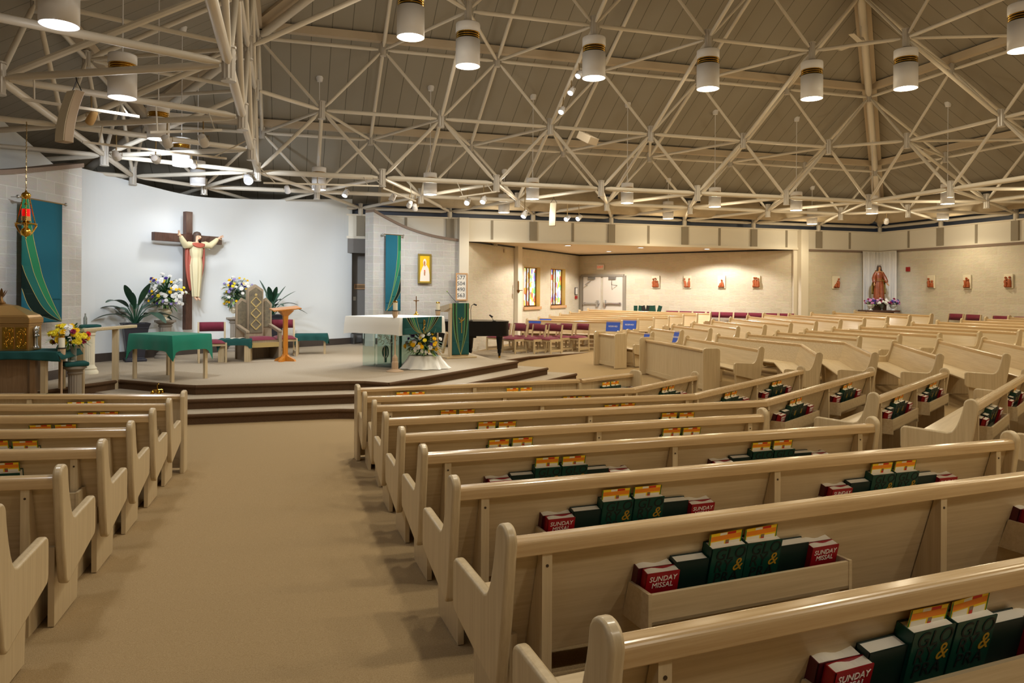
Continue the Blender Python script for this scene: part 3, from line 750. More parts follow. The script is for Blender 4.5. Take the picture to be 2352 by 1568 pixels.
SP = [(2036, 508, 20.2, (XR - .9, YB - .9, 1.9), 'small cool spotlight added under the truss to brighten the carved statue', 1, 260, 50),  # cool lamp added to brighten the statue and its curtains
      (267, 357, 11.0, (-2.6, 17.6, 3.0), 'white track spotlight near the left, above the brick wall top', 1, 330, 80),
      (357, 365, 11.2, (-1.7, 18.4, 3.5), 'white track spotlight in the middle of the track before the white wall', 1, 480, 75),
      (441, 376, 11.6, (.0, 19.6, 2.6), 'white track spotlight beside the third small pendant above the cross', 1, 420, 80),
      (383, 325, 9.6, (-1.0, 14.5, 1.5), 'dull cream track spotlight just right of the second pendant lamp', 0, 340, 75),
      (467, 323, 9.8, (-.2, 15.0, 1.5), 'dull cream track spotlight turned toward the camera left of the steep truss tubes', 0, 0, 60),
      (660, 435, 14.2, (.6, 20, 2), 'cream track spotlight hanging above the white wall left of a pendant lamp', 0, 170, 100),
      (794, 444, 14.6, (-.2, 15.6, 1.0), 'lit track spotlight facing the camera left of a truss node above the altar wall end', 1, 0, 60),
      (729, 432, 14.4, (.5, 17, 1), 'cream track spotlight directly in front of a small pendant lamp', 0, 0, 60),
      (902, 454, 14.9, (.2, 16, .5), 'cream track spotlight above the left edge of the ambo wall', 0, 420, 75),
      (941, 469, 15.4, (2.4, 20.0, 2.6), 'white track spotlight, left one of the touching pair above the ambo wall', 0, 190, 80),
      (953, 476, 15.6, (3.6, 20.4, 2.2), 'white track spotlight, right one of the touching pair above the ambo wall', 0, 190, 80),
      (1074, 463, 15.6, (1.5, 13, .9), 'bright track spotlight facing the camera, left one of two above the fascia', 1, 420, 60),
      (1111, 459, 15.7, (2.2, 14, .9), 'bright track spotlight facing the camera, right one of two above the fascia', 1, 420, 60),
      (1205, 492, 16.0, (3.5, 15, 1.2), 'white track spotlight left of the curved line array speaker', 1, 0, 60),
      (1303, 501, 17.6, (3.5, 16, 1.0), 'bright small spotlight right of the curved line array, left one of two', 1, 120, 50),
      (1330, 500, 17.8, (3.5, 16, 1.0), 'bright small spotlight right of the curved line array, right one of two', 1, 120, 50),
      (1291, 253, 13.2, (2.0, 12, .5), 'bright spotlight under a sloping truss tube, lowest of the three', 1, 150, 50),
      (1313, 209, 12.8, (1.5, 12, .5), 'bright spotlight under a sloping truss tube, middle of the three', 1, 150, 50),
      (1331, 170, 12.4, (1.0, 12, .5), 'bright spotlight under a sloping truss tube, highest of the three', 1, 0, 50)]
for x, y, D, aim, lab, g, pw, an in SP:
    spot_head(x, y, D, aim, lab, glow=bool(g), power=pw, ang=an)
spot_head(211, 270, 8.6, (-4.0, 13.0, 2.2), 'tan flared flood lamp hanging beside the left line array speaker', power=260, ang=75, r=.05, ln=.2, glow=False, colm='rattan')
spot_head(570, 410, 12.6, (0, 9, 0), 'cream shaded double spot head hanging at the truss corner left of the white wall middle', r=.09, ln=.26, glow=False)
for a, b, lab in (((-1.0, 0), (0, 0), ''),):
    pass
for (x0, y0, D0_), (x1, y1, D1_), lab in (((50, 227, 8.2), (320, 268, 8.9), 'thin white lighting track under the truss tube behind the left line array speaker'),
        ((345, 304, 9.4), (510, 299, 9.8), 'thin lighting track holding the two dull cream spotlights'),
        ((190, 326, 10.4), (520, 364, 11.8), 'thin lighting track holding the white spotlights that wash the cross wall'),
        ((605, 420, 14.0), (870, 427, 14.9), 'thin lighting track over the right part of the white wall'),
        ((880, 432, 15.0), (955, 462, 15.5), 'short sloping lighting track holding the touching pair of spotlights'),
        ((1055, 452, 15.6), (1140, 440, 15.9), 'short lighting track holding the two bright spots above the fascia')):
    track(atd(x0, y0, D0_), atd(x1, y1, D1_), lab)

# ------------------------------------------------------------------ curved line array speakers
def line_array(x, y0, y1, D, lab, lean, ht):
    hb_ = hang(x, y0, D); top = hb_[1] if hb_ else atd(x, y0, D); D = depth(top); hq = (hb_[2] - top) if hb_ else Vector((0, 0, .4)); z0 = zat(top, y1); h = top.z - z0
    t = thing('line_array_speaker', lab, 'speaker', (top.x, top.y, z0), ht, 'curved line array speakers')
    n = 10; mb = MB(); w_ = h * .135
    def prof(k): 
        f = k / n; return lean * (1 - (f) ** 1.8) * h * .22
    rings = []
    for k in range(n + 1):
        y = -prof(k); z = h * k / n
        rings.append([(-w_, y - h * .10, z), (w_, y - h * .10, z), (w_ * .8, y + h * .10, z), (-w_ * .8, y + h * .10, z)])
    mb.loft(rings); mb.build('cabinet', ['speaker_side'], t, bevel=.008)
    mb = MB(); rings = []
    for k in range(n + 1):
        y = -prof(k); z = h * (.01 + .98 * k / n)
        rings.append([(-w_ * .94, y - h * .11, z), (w_ * .94, y - h * .11, z), (w_ * .94, y - h * .09, z), (-w_ * .94, y - h * .09, z)])
    mb.loft(rings); mb.build('front_grille', ['speaker_white'], t)
    mb = MB(); mb.tube([(-.08, 0, h), (0, 0, h + .12), (.08, 0, h)], .006, 5); mb.tube([(0, 0, h + .12), Matrix.Rotation(-ht, 3, 'Z') @ hq + Vector((0, 0, h))], .008, 5); mb.build('rigging', ['black'], t)
line_array(176, 210, 332, 8.4, 'large curved beige line array speaker hanging at the upper left', 1, -.75)
line_array(1272, 466, 520, 15.5, 'small curved white line array speaker hanging below the truss middle', 1, -.55)
# ------------------------------------------------------------------ pews
END_POLY = [(-.058, .79)] + [(.0 - .058 * math.cos(math.radians(a)), .798 + .058 * math.sin(math.radians(a))) for a in range(8, 176, 12)] + [(.062, .77), (.072, .725), (.088, .67), (.108, .615), (.128, .578), (.15, .553), (.18, .54),
            (.52, .556), (.54, .553), (.557, .54), (.565, .52), (.565, .37), (.56, .35), (.545, .328), (.12, .235), (.095, .226), (.07, .224), (.048, .235), (.03, .265), (-.02, .52)]
def rrect(y0, y1, z0, z1, rr):
    out = []
    for (cy, cz, a0), r in zip(((y0, z0, 180), (y1, z0, 270), (y1, z1, 0), (y0, z1, 90)), rr):
        c = (cy + (r if cy == y0 else -r), cz + (r if cz == z0 else -r)); n = 6 if r > .01 else 2
        out += [(c[0] + r * math.cos(math.radians(a0 + 90 * k / n)), c[1] + r * math.sin(math.radians(a0 + 90 * k / n))) for k in range(n + 1)]
    return out[::-1]
RAIL = rrect(-.046, .026, .741, .803, (.004, .004, .018, .022))
BACK = [(-.002, .76), (.02, .76), (.158, .295), (.136, .295)]
SEAT = [(.125, .40), (.125, .428), (.3, .425), (.515, .44), (.53, .428), (.525, .405)]
LEG = [(-.034, 0), (-.034, .741), (-.002, .741), (.128, .30), (.13, .40), (.48, .40), (.44, 0)]
KNEEL = [(-.30, .13), (-.30, .165), (-.285, .18), (-.16, .18), (-.145, .165), (-.145, .13)]
FOOT = [(.08, 0), (.08, .41), (.50, .41), (.47, 0)]
class Seg: pass
def pew_frame(pts, rz0=None):
    segs = []; o = Vector((pts[0][0], pts[0][1], zf(*pts[0])))
    for i in range(len(pts) - 1):
        a, b = pts[i], pts[i + 1]; s = Seg(); d = Vector((b[0] - a[0], b[1] - a[1], 0)); s.L = d.length; s.d = d.normalized()
        s.n = Vector((-s.d.y, s.d.x, 0)); s.a = Vector((a[0], a[1], 0)); s.z0, s.z1 = zf(*a), zf(*b); segs.append(s)
    rz = math.atan2(segs[0].d.y, segs[0].d.x); inv = Matrix.Rotation(-rz, 4, 'Z')
    for s in segs:
        def tf(p, s=s):
            q = s.a + s.d * p.x + s.n * p.y; q.z = p.z + s.z0 + (s.z1 - s.z0) * p.x / s.L
            return inv @ (q - o)
        s.tf = tf; s.ang = math.atan2(s.d.y, s.d.x) - rz
    for i, s in enumerate(segs):
        s.k0 = s.k1 = 0.0
    for i in range(len(segs) - 1):
        th = (segs[i + 1].ang - segs[i].ang); k = math.tan(th / 2); segs[i].k1 = -k; segs[i + 1].k0 = k
    return o, rz, segs
PEWS = {}
def pew(key, pts, label, group, posts=None, ends=(1, 1), kneel=False, simple=False):
    o, rz, segs = pew_frame(pts); t = thing('pew', label, 'pew', o, rz, group)
    bt, rt, st = MB(), MB(), MB()
    for i, s in enumerate(segs):
        e0 = .02 if i == 0 else 0; e1 = s.L - (.02 if i == len(segs) - 1 else 0)
        for poly, nm, mt, bv in ((BACK, 'backrest', 'oak', 0), (RAIL, 'top_rail', 'oak_rail', 0), (SEAT, 'seat', 'oak', 0)):
            mb = MB(s.tf); mb.prism(poly, e0, e1, 'x', 0, s.k0, s.k1); mb.build(nm, [mt], t)
        nx = max(1, round((s.L - .4) / 1.75)); xs = [.17 + (s.L - .34) * k / nx for k in range(nx + 1)]
        if i > 0: xs[0] = .06
        if i < len(segs) - 1: xs[-1] = s.L - .08
        for x in xs:
            mb = MB(s.tf); mb.prism(LEG, x - .02, x + .02, 'x'); 
            if not simple: mb.prism([(x + .006 * math.cos(a), .695 + .006 * math.sin(a)) for a in [k * math.pi / 4 for k in range(8)]], -.036, -.034, 'y', 1)
            mb.build('leg', ['oak_upright', 'screw'], t)
        if kneel:
            mb = MB(s.tf); mb.prism(KNEEL, .3, s.L - .3, 'x'); 
            for x in (.4, s.L - .4): mb.box(x - .02, x + .02, -.24, -.02, 0, .13)
            mb.build('kneeler', ['oak_dark'], t)
    for which, s, x, sg in (('a', segs[0], 0, 1), ('b', segs[-1], segs[-1].L, -1)):
        if not ends[0 if which == 'a' else 1]: continue
        mb = MB(s.tf); x0, x1 = sorted((x, x + sg * .045)); mb.prism(END_POLY, x0, x1, 'x'); mb.build('end_panel', ['oak_upright'], t, bevel=0 if simple else .012, bseg=3, smooth='auto')
        x0, x1 = sorted((x + sg * .07, x + sg * .10)); mb = MB(s.tf); mb.prism(FOOT, x0, x1, 'x'); mb.build('foot', ['oak_upright'], t)
    PEWS[key] = (t, segs, o, rz); return t
def screen(key, pts, label, group, depth_=.24):
    """panelled front screen standing before the first row"""
    o, rz, segs = pew_frame(pts); t = thing('pew_front_screen', label, 'pew screen', o, rz, group)
    for i, s in enumerate(segs):
        mb = MB(s.tf); mb.prism([(.09, .03), (.09, .77), (.115, .77), (.115, .03)], .02, s.L - .02, 'x', 0, s.k0, s.k1); mb.build('panel', ['oak_upright'], t)
        mb = MB(s.tf); mb.prism([(.04, .76), (.04, .79), (.06, .803), (.13, .803), (.15, .79), (.15, .76)], .02, s.L - .02, 'x', 0, s.k0, s.k1); mb.build('top_rail', ['oak_rail'], t)
        mb = MB(s.tf); mb.prism([(.075, .03), (.075, .12), (.135, .12), (.135, .03)], .02, s.L - .02, 'x', 0, s.k0, s.k1); mb.build('base_rail', ['oak'], t)
        nx = max(1, round(s.L / 1.7))
        for k in range(nx + (1 if i == len(segs) - 1 else 0) + (0 if i else 0)):
            x = s.L * k / nx
            if i == 0 and k == 0: continue
            if i == len(segs) - 1 and k == nx: continue
            mb = MB(s.tf); mb.box(x - .022, x + .022, .05, .09, .12, .755); mb.build('post', ['oak_upright'], t)
    P = [(-.08, 0), (-.08, .80), (-.06, .84), (-.02, .855), (depth_ - .06, .855), (depth_ - .02, .84), (depth_, .80), (depth_, 0)]
    for s, x, sg in ((segs[0], 0, 1), (segs[-1], segs[-1].L, -1)):
        x0, x1 = sorted((x, x + sg * .045)); mb = MB(s.tf); mb.prism(P, x0, x1, 'x'); mb.build('end_panel', ['oak_upright'], t, bevel=.011)
    PEWS[key] = (t, segs, o, rz); return t
def XY(x, y, h=.85): p = atf(x, y, h); return (p.x, p.y)

# rows of the centre block, 1 = at the steps, 9 = nearest the camera
GC = 'pews right of the centre aisle'
c_pts = {1: [(817.5, 884), (1340, 872), (1465, 850)], 2: [(833, 900), (1451, 890), (1598, 853)], 3: [(854.5, 919), (1591, 904), (1841, 840)],
         4: [(879, 946.6), (1753, 918), (2002, 843)], 5: [(914.7, 980.6), (1757, 937)], 6: [(963, 1022), (2009.6, 957)], 7: [(1032, 1094), (2326, 990)]}
c_xy = {}
for k, P in c_pts.items(): c_xy[k] = [XY(*P[0])] + [XY(*p, .803) for p in P[1:-1]] + [XY(*P[-1])]
c_xy[8] = [XY(1150, 1207), (5.15, 3.02)]; c_xy[9] = [XY(1375, 1425), (5.3, 2.12)]
ORD = {9: 'nearest the camera', 8: 'second from the camera', 7: 'third from the camera', 6: 'fourth from camera', 5: 'fifth from camera', 4: 'sixth from the camera, bent at its far end',
       3: 'seventh from the camera, bent at its far end', 2: 'second row from the steps, bent at far end'}
screen('c1', c_xy[1], 'oak screen with top rail in front of the first pew right of the aisle', 'oak front screens before the pews', .12)
for k in range(2, 10):
    pew('c%d' % k, c_xy[k], 'oak pew right of the centre aisle, ' + ORD[k], GC, kneel=True)
# left of the aisle
lcap = [(427, 898), (394, 915), (357, 938), (308, 967), (244, 1009), (150, 1068)]
ldir = [(-1, -.005)] * 6
LW = ['at the steps', 'second row from the steps', 'third row from the steps', 'fourth row from the steps', 'fifth row from the steps', 'sixth row from the steps']
lleft = [(0, 918), (0, 932.5), (0, 954), (0, 983.5), (0, 1026), (0, 1083)]
l_xy = []
for (x, y), (x2, y2) in zip(lcap, lleft):
    b = Vector(XY(x, y)); d = Vector((-1, .03)).normalized(); l_xy.append([tuple(b + d * 4.4), tuple(b)])
d6 = (Vector(l_xy[5][0]) - Vector(l_xy[5][1])).normalized()
stp = Vector(l_xy[5][1]) - Vector(l_xy[4][1])
b7 = Vector(l_xy[5][1]) + stp * 1.0; l_xy.append([tuple(b7 + d6 * 4.4), tuple(b7)])
screen('l0', l_xy[0], 'oak screen with top rail in front of the first pew left of the aisle', 'oak front screens before the pews', .12)
for k in range(1, 7):
    lab = 'oak pew left of the centre aisle, ' + (LW[k] if k < 6 else 'nearest the camera and cut by the photo edge')
    pew('l%d' % k, l_xy[k], lab, 'pews left of the centre aisle', kneel=True)
# angled block right of the bent pews
q1 = [XY(2005, 902), XY(2170, 845)]; q2 = [XY(2230, 918), XY(2352, 850)]
dq = (Vector(q2[1]) - Vector(q2[0])).normalized(); q2[1] = tuple(Vector(q2[0]) + dq * 3.6)
sq = Vector(q2[0]) - Vector(q1[0]); q3 = [tuple(Vector(q2[0]) + Vector((.52, -.72)) * .98), tuple(Vector(q2[0]) + Vector((.52, -.72)) * .98 + dq * 3.4)]
GQ = 'angled pews at the right side'
pew('q1', q1, 'angled oak pew beyond the third row end, two book racks on its back', GQ)
pew('q2', q2, 'angled oak pew at the right edge with a curved arm reaching left', GQ)
pew('q3', q3, 'angled oak pew cut by the right edge, behind the end of the third row', GQ)
# rows facing left, seen from their fronts
def linfit(P):
    n = len(P); sx = sum(range(n)); sxx = sum(i * i for i in range(n)); out = []
    for c in (0, 1):
        sy = sum(p[c] for p in P); sxy = sum(i * p[c] for i, p in enumerate(P)); m = (n * sxy - sx * sy) / (n * sxx - sx * sx); b = (sy - m * sx) / n; out.append((b, m))
    return lambda i: (out[0][0] + out[0][1] * i, out[1][0] + out[1][1] * i)
EL = linfit([XY(*p) for p in ((1572, 771), (1646, 766.6), (1717, 760), (1786, 757), (1854, 753.6), (1918, 749.7), (1979, 747), (2039, 743), (2096, 739.5), (2152.5, 733), (2207, 730.6), (2261, 726.8), (2312, 724))])
ER = linfit([XY(*p) for p in ((1974, 772.7), (2071, 767.6), (2161, 766), (2253, 760), (2344, 758.7))])
ROWN = ['first', 'second', 'third', 'fourth', 'fifth', 'sixth', 'seventh', 'eighth', 'ninth', 'tenth', 'eleventh', 'twelfth', 'thirteenth']
GE = 'pews facing left in the right half of the nave'
for i in range(13):
    L = EL(i)
    if i == 0: pts = [XY(1750, 797), L]
    elif i == 1: pts = [XY(1882, 810), XY(1840, 784), L]
    elif i == 2: pts = [XY(2010, 810), XY(1942, 780), L]
    else:
        r = ER(i - 3); pts = [r if i < 8 else (r[0], r[1]), L]
    pew('e%d' % i, pts, 'oak pew facing left, %s row behind the long panelled screen' % ROWN[i], GE, simple=True)
for i, (a, b) in enumerate((((2054, 781), (2160, 812)), ((2158, 776), (2313, 812)), ((2260, 773), None))):
    A = XY(*a); B = XY(*b) if b else (A[0] - 1.95, A[1] - 3.2)
    pew('b%d' % i, [B, A], ['short oak pew turned toward the camera, right of the bent pews', 'oak pew turned toward the camera, middle one of three at the right', 'oak pew turned toward the camera, cut by the right edge'][i], 'pews turned toward the camera at the right')
screen('f2', [XY(1646, 799.5), XY(1494, 774)], 'long panelled oak screen standing on the carpet before the left facing pews', 'oak front screens before the pews', .28)
screen('f1', [XY(1434, 766), XY(1384.4, 760)], 'short panelled oak screen right of the choir chairs', 'oak front screens before the pews', .28)
# rows beyond the cross aisle
def inside(p, mg=.32):
    q = Vector((p[0], p[1], 0))
    for o, nn in ((AL, NL), (AR, NR)):
        dd = (q - o).dot(nn)
        if q.y > YB - .3 and dd < mg: q = q + nn * (mg - dd)
    if q.x > AR.x - .5 and q.y > YB - .45: q.y = YB - .45
    return (q.x, q.y)
NLf = linfit([XY(*p) for p in ((1443, 755), (1497, 750), (1545, 743), (1591, 738), (1636, 732), (1678, 727), (1717, 723), (1755.6, 718), (1790, 714))])
NRf = linfit([XY(*p) for p in ((1498, 761), (1567, 759), (1633, 755), (1696, 750), (1758, 746), (1818, 741), (1875.5, 738), (1933, 735.5), (1987, 729), (2040, 726), (2091, 724), (2141, 720), (2189.5, 718))])
GN = 'pews facing left beyond the cross aisle'
for i in range(12):
    a = NRf(i); b = inside(NLf(i)) if i < 8 else (a[0] - .12, 20.35)
    pew('n%d' % i, [a, b], 'oak pew facing left beyond the cross aisle, %s row behind the short screen' % ROWN[i], GN, simple=True)
MLf = linfit([XY(*p, .80) for p in ((1208.4, 734), (1238, 730), (1264, 725.5), (1289.7, 721.7), (1313.6, 717), (1334.7, 712.5), (1355.7, 710))])
MRf = linfit([XY(*p, .80) for p in ((1430, 739), (1478, 734), (1527.5, 729), (1571.5, 722.6), (1612.6, 718), (1651, 713.5), (1687, 711.5))])
GM = 'pews in the side alcove'
for i in range(7):
    a, b = Vector(MRf(i) + (0,)), Vector(MLf(i) + (0,))
    a += NR * (5.38 - .72 * i - (a - AR).dot(NR)); b += NR * (6.25 - .86 * i - (b - AR).dot(NR)); a, b = (a.x, a.y), (b.x, b.y)
    pew('m%d' % i, [a, b], 'long oak pew in the side alcove, %s row behind the choir chairs' % ROWN[i], GM, simple=True)

# ------------------------------------------------------------------ books
def book_meshes(w, h, th, cover, lean=0.0):
    c = MB(); t = .004
    c.box(-w / 2, w / 2, -th / 2, -th / 2 + t, 0, h); c.box(-w / 2, w / 2, th / 2 - t, th / 2, 0, h); c.box(-w / 2, -w / 2 + t, -th / 2, th / 2, 0, h)
    p = MB(); n = 8; top = h - .004
    vs = []; 
    for y in (-th / 2 + t, th / 2 - t):
        for k in range(n + 1):
            x = -w / 2 + t + (w - t - .004) * k / n; vs += [(x, y, .003), (x, y, top + .004 * lean * math.sin(k * .9))]
    m = n + 1; fs = []
    for k in range(n):
        a = 2 * k; b = 2 * (m + k); fs += [(a, a + 2, a + 3, a + 1), (b, b + 1, b + 3, b + 2), (a + 1, a + 3, b + 3, b + 1), (a, b, b + 2, a + 2)]
    fs += [(0, 1, 2 * m + 1, 2 * m), (2 * n, 2 * m + 2 * n, 2 * m + 2 * n + 1, 2 * n + 1)]
    p.add(vs, fs)
    return [('cover', c.mesh('cover', [cover])), ('page_block', p.mesh('page_block', ['page']))]
BM = {'maroon': book_meshes(.158, .182, .044, 'book_maroon', 1.6), 'red': book_meshes(.148, .172, .04, 'book_red', 1.2),
      'green': book_meshes(.155, .196, .05, 'book_green', 0), 'glory': book_meshes(.178, .236, .06, 'book_glory', 0)}
def mk_text(me, material):
    me = me.copy(); me.materials.clear(); me.materials.append(MATS[material]); return me
TXM = {'red': [(mk_text(text_mesh('SUNDAY\nMISSAL', .031, .0008, space=1.0, line=.9, shear=.12), 'ink_white'), (0, -.0212, .131))],
       'glory': [(mk_text(text_mesh('GLO', .073, .0006, space=1.05, shear=.1), 'ink_black'), (.008, -.0312, .203)),
                 (mk_text(text_mesh('RY', .073, .0006, space=1.0, shear=.1), 'ink_black'), (-.024, -.0312, .150)),
                 (mk_text(text_mesh('&', .080, .0006, shear=.2), 'ink_gold'), (.052, -.0312, .148)),
                 (mk_text(text_mesh('PRA', .066, .0006, space=1.1, shear=.1), 'ink_black'), (.0, -.0312, .098))]}
NMS = {'maroon': ('missal', 'maroon missal'), 'red': ('missal', 'small red missal with white title'), 'green': ('hymnal', 'plain dark green hymnal'), 'glory': ('hymnal', 'tall green hymnal')}
def book(kind, M, label, group, texts=True):
    t = thing(NMS[kind][0], label, 'book', (0, 0, 0), 0, group); t.matrix_world = M
    for nm, me in BM[kind]:
        o = bpy.data.objects.new(nm, me); COL.objects.link(o); o.parent = t
    if texts:
        for me, loc in TXM.get(kind, []):
            o = bpy.data.objects.new('lettering', me); COL.objects.link(o); o.parent = t; o.location = loc; o.rotation_euler = (math.pi / 2, 0, 0)
    return t
cb = MB(); W2, H2 = .082, .105
def cq(x0, x1, z0, z1, mi, y=-.0012): cb.add([(x0, y, z0), (x1, y, z0), (x1, y, z1), (x0, y, z1)], [(0, 1, 2, 3)], mi)
cb.box(-W2, W2, 0 - .0008, .0008, 0, H2, 0)
cq(-W2, W2, H2 - .006, H2, 3); cq(-W2 + .05, -W2 + .085, H2 - .012, H2 - .001, 4, -.0014); cq(-W2 + .088, -W2 + .13, H2 - .012, H2 - .001, 2, -.0014)
cq(-W2 + .006, W2 - .006, H2 - .034, H2 - .013, 1); cq(-W2, -W2 + .006, 0, H2, 5); cq(W2 - .005, W2, 0, H2, 5)
cq(-W2 + .01, -W2 + .075, .03, H2 - .038, 4); cq(-W2 + .082, -W2 + .1, .03, H2 - .036, 6); cq(-W2 + .1, W2 - .01, .03, H2 - .042, 4); cq(-W2 + .084, -W2 + .098, .03, .055, 2, -.0016)
CARD = cb.mesh('song_card', ['card_yellow', 'card_orange', 'card_red', 'card_yellow', 'page', 'card_green', 'oak_dark'])
def rack(key, px, side, where, mode='full', seg=0, half=.56, cards=(1, 1), tilt=(0, 0), scale=1.0):
    """open book rack on the back of a pew; px: image column of the middle of the two tall hymnals"""
    t, segs, o, rz = PEWS[key]; s = segs[seg]
    scr = key in ('c1', 'l0')
    yb = .05 if not scr else .085
    base = s.a + s.n * (-.02)
    p = on_plane(px, 900, base, s.d); xc = (Vector((p.x, p.y, 0)) - s.a).dot(s.d)
    yo = (.075, -.085) if not scr else (.088, -.07)
    p = on_plane(px, 900, base, s.d); xc = (Vector((p.x, p.y, 0)) - s.a).dot(s.d)
    z0 = .43; half = min(half, .495)
    mb = MB(s.tf); a, b = xc - half, xc + half
    mb.box(a, b, yo[1], yo[1] + .016, z0, z0 + .115); mb.box(a, b, yo[1], yo[0], z0, z0 + .012)
    for x in (a - .016, b): mb.prism([(yo[1] - .003, z0 - .03), (yo[1] - .003, z0 + .12), (yo[0] - .02, z0 + .12), (yo[0] + .03, z0 - .03)], x, x + .016, 'x')
    mb.build('book_rack', ['oak'], t)
    Mt = Matrix.Translation(o) @ Matrix.Rotation(rz, 4, 'Z')
    rs = random.Random(int(px) * 7 + seg); LEAN = math.radians(14 if not scr else 2)
    def place(kind, x, y, lab, gr, tl=0.0, tx=True):
        q = Mt @ s.tf(Vector((x, y, z0 + .013)))
        book(kind, Matrix.Translation(q) @ Matrix.Rotation(rz + s.ang + tl, 4, 'Z') @ Matrix.Rotation(LEAN, 4, 'X'), lab, gr, tx)
    yg = .045 if not scr else .04
    if mode == 'full':
        place('maroon', xc - .418, yg + .022, 'maroon missal behind the red one, left end, ' + where, 'maroon missals', rs.uniform(-.03, .03))
        place('red', xc - .408, yg - .022, 'red missal with white title, left end, ' + where, 'red missals', rs.uniform(-.04, .04))
        place('green', xc - .26, yg + .004, 'plain dark green hymnal left of the tall pair, ' + where, 'plain dark green hymnals', rs.uniform(-.03, .03))
        place('green', xc + .258, yg + .004, 'plain dark green hymnal right of the tall pair, ' + where, 'plain dark green hymnals', rs.uniform(-.03, .03))
        place('maroon', xc + .41, yg + .022, 'maroon missal behind the red one, right end, ' + where, 'maroon missals', rs.uniform(-.05, .02))
        place('red', xc + .416, yg - .022, 'red missal with white title, right end, ' + where, 'red missals', rs.uniform(-.05, .03))
    for k, (dx, wd) in enumerate(((-.093, 'left'), (.09, 'right'))):
        tl = rs.uniform(-.02, .02)
        place('glory', xc + dx, yg + .004, 'tall green hymnal, %s one of the pair, %s' % (wd, where), 'tall green hymnals', tl, mode == 'full')
        if cards[k]:
            q = Mt @ s.tf(Vector((xc + dx, yg + .006, z0 + .013)))
            c = bpy.data.objects.new('song_card', CARD); COL.objects.link(c)
            c.matrix_world = Matrix.Translation(q) @ Matrix.Rotation(rz + s.ang + tl, 4, 'Z') @ Matrix.Rotation(LEAN, 4, 'X') @ Matrix.Translation((0, 0, .186 + rs.uniform(-.006, .008))) @ Matrix.Rotation(tilt[k], 4, 'Y')
            tag(c, 'orange and yellow song card, %s one of two, %s' % (wd, where), 'song card', 'song cards tucked in hymnals')
rack('c9', 2190, 0, 'rack of the nearest right pew', tilt=(.03, -.07))
rack('c8', 1715, 0, 'left rack, second pew from camera', tilt=(-.03, -.04))
rack('c8', 2500, 0, 'right edge rack, second pew from camera')
rack('c7', 1455, 0, 'left rack, third pew from camera', cards=(1, 1))
rack('c7', 2056, 0, 'right rack, third pew from camera')
rack('c6', 1290, 0, 'left rack, fourth pew from camera')
rack('c6', 1776, 0, 'right rack, fourth pew from camera')
rack('c5', 1175, 0, 'left rack, fifth pew from camera', 'pair')
rack('c5', 1568, 0, 'right rack, fifth pew from camera', 'pair')
rack('c4', 1143, 0, 'left rack, sixth pew from camera', 'pair')
rack('c4', 1559, 0, 'middle rack, sixth pew from camera', 'pair')
rack('c4', 1830, 0, 'first bent rack, sixth pew from camera', seg=1)
rack('c4', 1948, 0, 'last bent rack, sixth pew from camera', seg=1)
rack('c3', 1052, 0, 'left rack, seventh pew from camera', 'pair')
rack('c3', 1424, 0, 'middle rack, seventh pew from camera', 'pair')
rack('c3', 1680, 0, 'first bent rack, seventh pew from camera', seg=1)
rack('c3', 1786, 0, 'last bent rack, seventh pew from camera', seg=1)
rack('c2', 1326, 0, 'middle rack, second pew from steps', 'pair')
rack('c2', 1536, 0, 'bent part rack, second pew from steps', seg=1, half=.45)
rack('c1', 946, 0, 'left rack, right front screen', 'pair')
rack('c1', 1197, 0, 'right rack, right front screen', 'pair')
rack('c1', 1410, 0, 'bent part rack, right front screen', seg=1, half=.5)
rack('q1', 2066, 0, 'left rack, first angled pew')
rack('q1', 2144, 0, 'right rack, first angled pew')
rack('q2', 2282, 0, 'left rack, second angled pew', cards=(0, 0))
rack('q2', 2336, 0, 'right rack, second angled pew', cards=(1, 0))
rack('l0', 194, 0, 'rack of left front screen', 'pair')
rack('l1', 226, 0, 'rack of second left pew from steps', 'pair')
rack('l2', 122, 0, 'rack of third left pew from steps', 'pair')
rack('l3', 24, 0, 'rack of fourth left pew from steps', 'pair')
rack('l4', -30, 0, 'rack of fifth left pew from steps', 'pair')

# ------------------------------------------------------------------ blue reserved papers on the pews
def blue(key, px, label, w_=.34, h_=.24, front=True, zc=.66):
    t, segs, o, rz = PEWS[key]; s = segs[0]
    p = on_plane(px, 740, s.a + s.n * .05, s.d); x = (Vector((p.x, p.y, 0)) - s.a).dot(s.d); x = min(max(x, w_ / 2 + .07), s.L - w_ / 2 - .07)
    y = .018 + (.77 - zc) / .475 * .14 + .010
    q = Matrix.Translation(o) @ Matrix.Rotation(rz, 4, 'Z') @ s.tf(Vector((x, y, zc)))
    M = Matrix.Translation(q) @ Matrix.Rotation(rz + s.ang + math.pi, 4, 'Z') @ Matrix.Rotation(math.radians(-16), 4, 'X')
    mb = MB(); mb.cbox((0, 0, 0), w_, .002, h_); ob = mb.build('reserved_sign', ['blue_paper']); ob.matrix_world = M
    tag(ob, label, 'paper sign', 'blue paper signs on pews')
    lettering('RESERVED', .062, ob, (0, -.002, 0), (math.pi / 2, 0, 0), 'ink_white', extrude=.0005)
blue('m0', 1228, 'blue paper sign at the left end of the first alcove pew', .4)
blue('m1', 1249, 'blue paper sign at the left end of the second alcove pew', .4)
blue('m0', 1418, 'blue paper sign at the right end of the first alcove pew', .42, .30)
blue('m1', 1466, 'blue paper sign at the right end of the second alcove pew', .42, .30)
blue('n0', 1485, 'blue paper sign on the pew right behind the short screen', .24, .30)
blue('n1', 1555, 'blue paper sign on the second pew behind the short screen', .24, .30)

